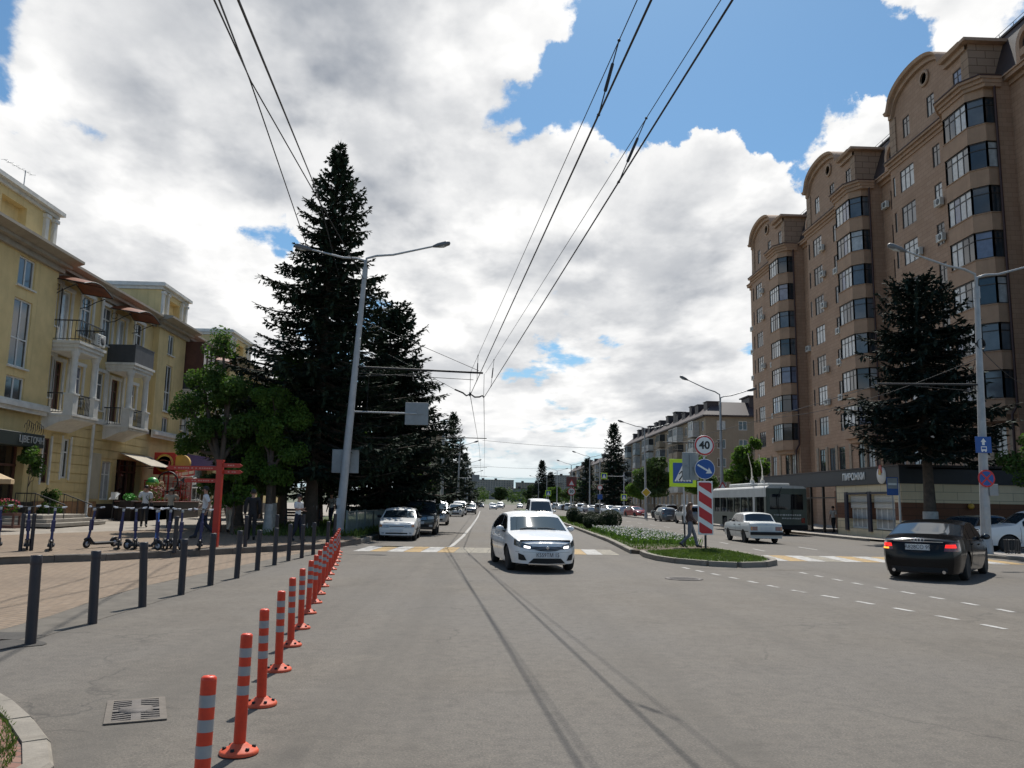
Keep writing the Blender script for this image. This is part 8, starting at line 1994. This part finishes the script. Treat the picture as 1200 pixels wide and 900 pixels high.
# steps to the corner door
T = thing('stone_steps', 'three wide pale stone steps with black iron railings at the flower shop corner', 'steps', (-18.2, 35.6, .42)); q = MB()
for k in range(3): q.bev(-1.4, 1.35-.32*k, -2.9+.32*k, 1.8-.28*k, .0+.15*k, .15+.15*k-.004, .012)
q.build('tread', M['stone_step'], T)
for y in (1.25, -1.1):
    q = MB(); q.tube([(-1.1,y,1.30),(-.3,y,1.30),(.95,y,.85)], .025, 7); 
    for x, zt in ((-1.1,1.3),(-.3,1.3),(.3,1.08),(.93,.86)): q.tube([(x,y,.15 if x > .6 else .42),(x,y,zt)], .018, 6)
    for k in range(7): x = -1.0+.27*k; q.tube([(x,y,.42),(x,y,1.28-max(0,x+.3)*.34)], .009, 5)
    q.build('handrail', M['iron'], T)
T = thing('notice_stand', 'slim stand with a slanted white notice in front of the yellow wall', 'stand', (-18.2, 41.0, .5)); q = MB(); q.tube([(0,0,0),(0,0,1.05)], .025, 7); q.lathe([(.16,0),(.15,.02),(0,.03)], (0,0,0), 12); q.build('pole', M['iron'], T); q = MB(); q.bar((-.02,-.14,1.0),(.12,.14,1.3),.4,.02); q.bb(-.06,.16,-.16,.16,1.0,1.36); q.build('notice_board', M['white_enamel'], T)
# bakery: dark stone base, awning, round logo, hoops, balloons, flowers
T = thing('shop_awning', 'pale slanted awning sheet over the bakery doorway on the yellow house', 'awning', (-19.65, 46.6, 3.9), -math.pi/2); q = MB(); q.add([(-2.0,0,.05),(2.0,0,.05),(2.0,1.7,-.62),(-2.0,1.7,-.62),(-2.0,0,.09),(2.0,0,.09),(2.0,1.7,-.58),(-2.0,1.7,-.58)], [(0,1,2,3),(4,7,6,5),(2,6,7,3),(1,5,6,2),(0,3,7,4)]); q.build('sheet', M['soffit'], T); q = MB(); [q.tube([(x,0,-.6),(x,1.65,-.62)], .02, 5) for x in (-1.9,1.9)]; q.build('bracket', M['iron'], T)
T = thing('projecting_sign', 'red box sign with a round golden loaf emblem hanging out over the bakery', 'sign', (-18.6, 48.2, 2.95)); q = MB(); q.bev(-.62,.62,-.10,.10,0,1.28,.02); q.build('box', M['red'], T); q = MB(); q.lathe([(.52,-.105),(.50,-.125),(0,-.125)], (0,0,.66), 26, 0, 'y'); e = q.build('emblem', M['gold'], T)
q = MB(); q.lathe([(.40,-.130),(0,-.130)], (0,0,.66), 24, 0, 'y'); q.build('emblem_face', M['cream'], e); q = MB(); q.tube([(.22*math.cos(a), -.135, .60+.20*math.sin(a)) for a in [math.pi*(1+i/8) for i in range(9)]], .022, 6); q.tube([(-.25,-.135,.80),(-.05,-.135,.84),(.2,-.135,.78)], .03, 6); q.build('emblem_lines', M['terracotta'], e)
q = MB(); q.lathe([(.50,-.12),(.48,-.13),(.0,-.13)], (.95,.05,.66), 20, 0, 'y'); q.lathe([(.50,.12),(.50,-.12)], (.95,.05,.66), 20, 0, 'y'); q.build('second_emblem', M['gold'], T); q = MB(); q.tube([(0,0,-2.4),(0,0,0)], .05, 8); q.build('post', M['red'], T)
for i, (y, zz, w, m, lab, rt) in enumerate([(50.3, 2.85, 3.2, 'red', 'upper red and white banner board stretching right from the round bakery emblem', .10),(50.8, 2.35, 3.0, 'white_enamel', 'white slanted banner board under the upper red one at the bakery', .07)]):
    T = thing('banner_board', lab, 'banner', (-18.3, y, zz), -math.pi/2); q = MB(); q.M = Matrix.Rotation(rt, 4, 'Y'); q.bev(-w/2-.4, w/2-.4, -.03, .03, 0, .42, .01); q.build('board', M[m], T); q = MB(); q.M = Matrix.Rotation(rt, 4, 'Y'); rr = random.Random(i); x = -w/2-.2
    while x < w/2-.7: q.bb(x, x+.12, .031, .036, .12, .3); x += rr.choice([.17,.18,.3])
    q.build('faded_lettering', M['cream'] if m == 'red' else M['terracotta'], T); q = MB(); [q.tube([(x,0,.1),(x,-1.1,.1)], .02, 5) for x in (-w/2,w/2-.8)]; q.build('bracket', M['iron'], T)
T = thing('shop_sign', 'dark purple signboard over the shaded shop right of the bakery', 'sign', (-19.5, 56.2, 3.6), -math.pi/2); q = MB(); q.bev(-3.4,3.2,0,.2,0,.85,.02); q.build('board', M['purple'], T)
T = thing('display_wall', 'white panel wall with two black ring emblems right of the bakery door', 'panel', (-18.7, 50.2, .6)); q = MB(); q.M = Matrix.Rotation(-.45, 4, 'Z'); q.bev(-1.3,1.4,-.05,.05,0,2.3,.02); q.build('panel', M['white_enamel'], T)
q = MB(); q.M = Matrix.Rotation(-.45, 4, 'Z')
for R_, cx, cz in ((.50,.25,1.0),(.42,.28,1.06),(.26,.28,1.22)): q.tube([(cx+R_*math.cos(a), -.065, cz+R_*math.sin(a)) for a in [-.9+i*.26 for i in range(20)]], .025, 5)
q.build('ring_emblem', M['iron'], T)
T = thing('flower_hoop', 'black hoop on a red post beside the bakery balloons', 'hoop', (-17.6, 46.2, .45)); q = MB(); q.tube([(.55*math.cos(a), 0, 2.05+.55*math.sin(a)) for a in [i*.2618 for i in range(25)]], .045, 7); q.build('ring', M['iron'], T); q = MB(); q.tube([(0,.06,0),(0,.06,3.2)], .05, 8); q.build('post', M['red'], T)
T = thing('balloon', 'striped green, white and orange balloon before the bakery door', 'balloon', (-17.8, 44.6, 2.35)); q = MB()
for k, (m0, ph0, ph1) in enumerate([(0,0,1.15),(1,1.15,1.75),(2,1.75,math.pi)]): q.lathe([(.34*math.sin(ph0+(ph1-ph0)*i/6)+1e-4, -.36*math.cos(ph0+(ph1-ph0)*i/6)) for i in range(7)], (0,0,0), 16, k)
q.build('skin', [pm('orange_rubber', (.55,.12,.03), .35, .05, 3), pm('lime_rubber', (.30,.50,.04), .35, .05, 3), pm('green_rubber', (.05,.30,.07), .35, .05, 3)], T); q = MB(); q.tube([(0,0,-.36),(.03,0,-1.2),(0,0,-1.8)], .006, 4); q.build('string', M['iron'], T)
T = thing('flower_stand', 'bushy stand of pale and dusty pink bouquets in front of the bakery', 'flowers', (-17.5, 43.6, .45)); q = MB(); q.bb(-.5,.5,-1.3,1.3,0,.75); q.build('bench', M['brownstone'], T); q = MB(); leaf_cloud(q, (0,0,1.15), (.5,1.3,.5), 420, .13, rr, .4, 0); leaf_cloud(q, (.1,.2,1.45), (.5,.9,.4), 260, .10, rr, .5, 1); leaf_cloud(q, (.1,.9,1.7), (.35,.35,.5), 160, .10, rr, .5, 2); q.build('blooms', [M['leaf_mid'], pm('dusty_pink_petals', (.35,.13,.12), .7, .2, 8), pm('straw_petals', (.45,.36,.22), .7, .2, 8)], T)
T = thing('flower_box', 'bright green planter box left of the bakery bouquets', 'planter', (-17.8, 41.9, .45)); q = MB(); q.bev(-.3,.3,-.45,.45,0,1.0,.02); q.build('box', M['brownstone'], T); q = MB(); leaf_cloud(q, (0,0,1.18), (.3,.45,.2), 200, .1, rr, .3, 0); q.build('plant', [pm('lime_leaves', (.06,.34,.03), .6, .3, 5)], T)
# counter block and stair with white railings
T = thing('shop_counter', 'long dark brown counter block along the bakery front', 'counter', (-17.6, 45.8, .42)); q = MB(); q.bev(-.9,.6,-3.9,3.9,0,.95,.03); q.build('block', M['brownstone'], T); q = MB(); q.bev(-.95,.65,-3.95,3.95,.952,1.0,.015); q.build('top', M['brownwood'], T)
T = thing('entrance_stairs', 'shop entrance stairs with pale sloping railings right of the white panel wall', 'stairs', (-16.9, 52.6, .5)); q = MB()
for k in range(5): q.bev(-1.9, .7-.3*k, -1.5, 1.5, .16*k, .16*k+.156, .01)
q.build('tread', M['stone_step'], T)
for y in (-1.45, 1.45):
    q = MB(); q.tube([(-1.9,y,1.75),(-.6,y,1.75),(.8,y,1.05)], .03, 7); q.tube([(-1.9,y,1.0),(-.6,y,1.0),(.8,y,.3)], .02, 6)
    for k in range(11): x = -1.85+.26*k; zt = 1.75-max(0,x+.6)*.5; q.tube([(x,y,max(.1,zt-1.5)),(x,y,zt)], .013, 5)
    q.build('handrail', M['white_enamel'] if y < 0 else M['iron'], T)
# aerial on the near tower roof
T = thing('tv_aerial', 'thin rooftop aerial with a cross boom above the near attic tower', 'aerial', (-21.0, 35.6, 14.4)); q = MB(); q.tube([(0,0,0),(.03,0,1.75)], .022, 6); q.build('mast', M['galv'], T); q = MB(); q.tube([(-.35,-1.0,1.82),(.15,.35,1.68)], .016, 5); [q.tube([(-.35+.5*t-.15,-1.0+1.35*t,1.82-.14*t),(-.35+.5*t+.15,-1.0+1.35*t,1.82-.14*t)], .008, 4) for t in (0,.2,.4,.6,.8,1)]; q.build('boom', M['galv'], T)
T = thing('bench', 'dark bench in the tree shade behind the woman in white', 'bench', (-8.4, 38.6, .28), .1); q = MB(); [q.bb(-.9,.9,-.22+.11*k,-.13+.11*k,.42,.46) for k in range(4)]; q.build('seat', M['brownwood'], T); q = MB(); [q.bb(-.9,.9,.22,.25,.58+.13*k,.68+.13*k) for k in range(3)]; q.build('backrest', M['brownwood'], T)
for x in (-.75,.75): q = MB(); q.bb(x-.03,x+.03,-.2,.2,0,.42); q.bb(x-.03,x+.03,.19,.22,.3,.95); q.build('leg', M['iron'], T)
# red racks of bouquets and a low planter row before the bakery
for i, (x, y, lab) in enumerate([(-17.9, 45.2, 'tall red metal rack of pink bouquets left of the black hoop'), (-17.3, 47.6, 'tall red metal rack of mixed flowers right of the black hoop')]):
    T = thing('flower_rack', lab, 'rack', (x, y, .45), 0, None); q = MB()
    for dy in (-.8, 0, .8):
        for dx in (-.22, .22): q.bb(dx-.02, dx+.02, dy-.02, dy+.02, 0, 2.1)
    for z_ in (.35, .95, 1.55, 2.06): q.bb(-.25, .25, -.84, .84, z_, z_+.04)
    q.build('frame', M['red'], T); q = MB(); rr = random.Random(40+i)
    for z_ in (.55, 1.15, 1.75): leaf_cloud(q, (0,0,z_), (.24,.8,.2), 130, .09, rr, .4, 0); leaf_cloud(q, (.08,0,z_+.08), (.22,.8,.16), 120, .08, rr, .5, 1 if z_ != 1.15 else 2)
    q.build('blooms', [M['leaf_mid'], bpy.data.materials['dusty_pink_petals'], bpy.data.materials['pink_red_petals']], T)
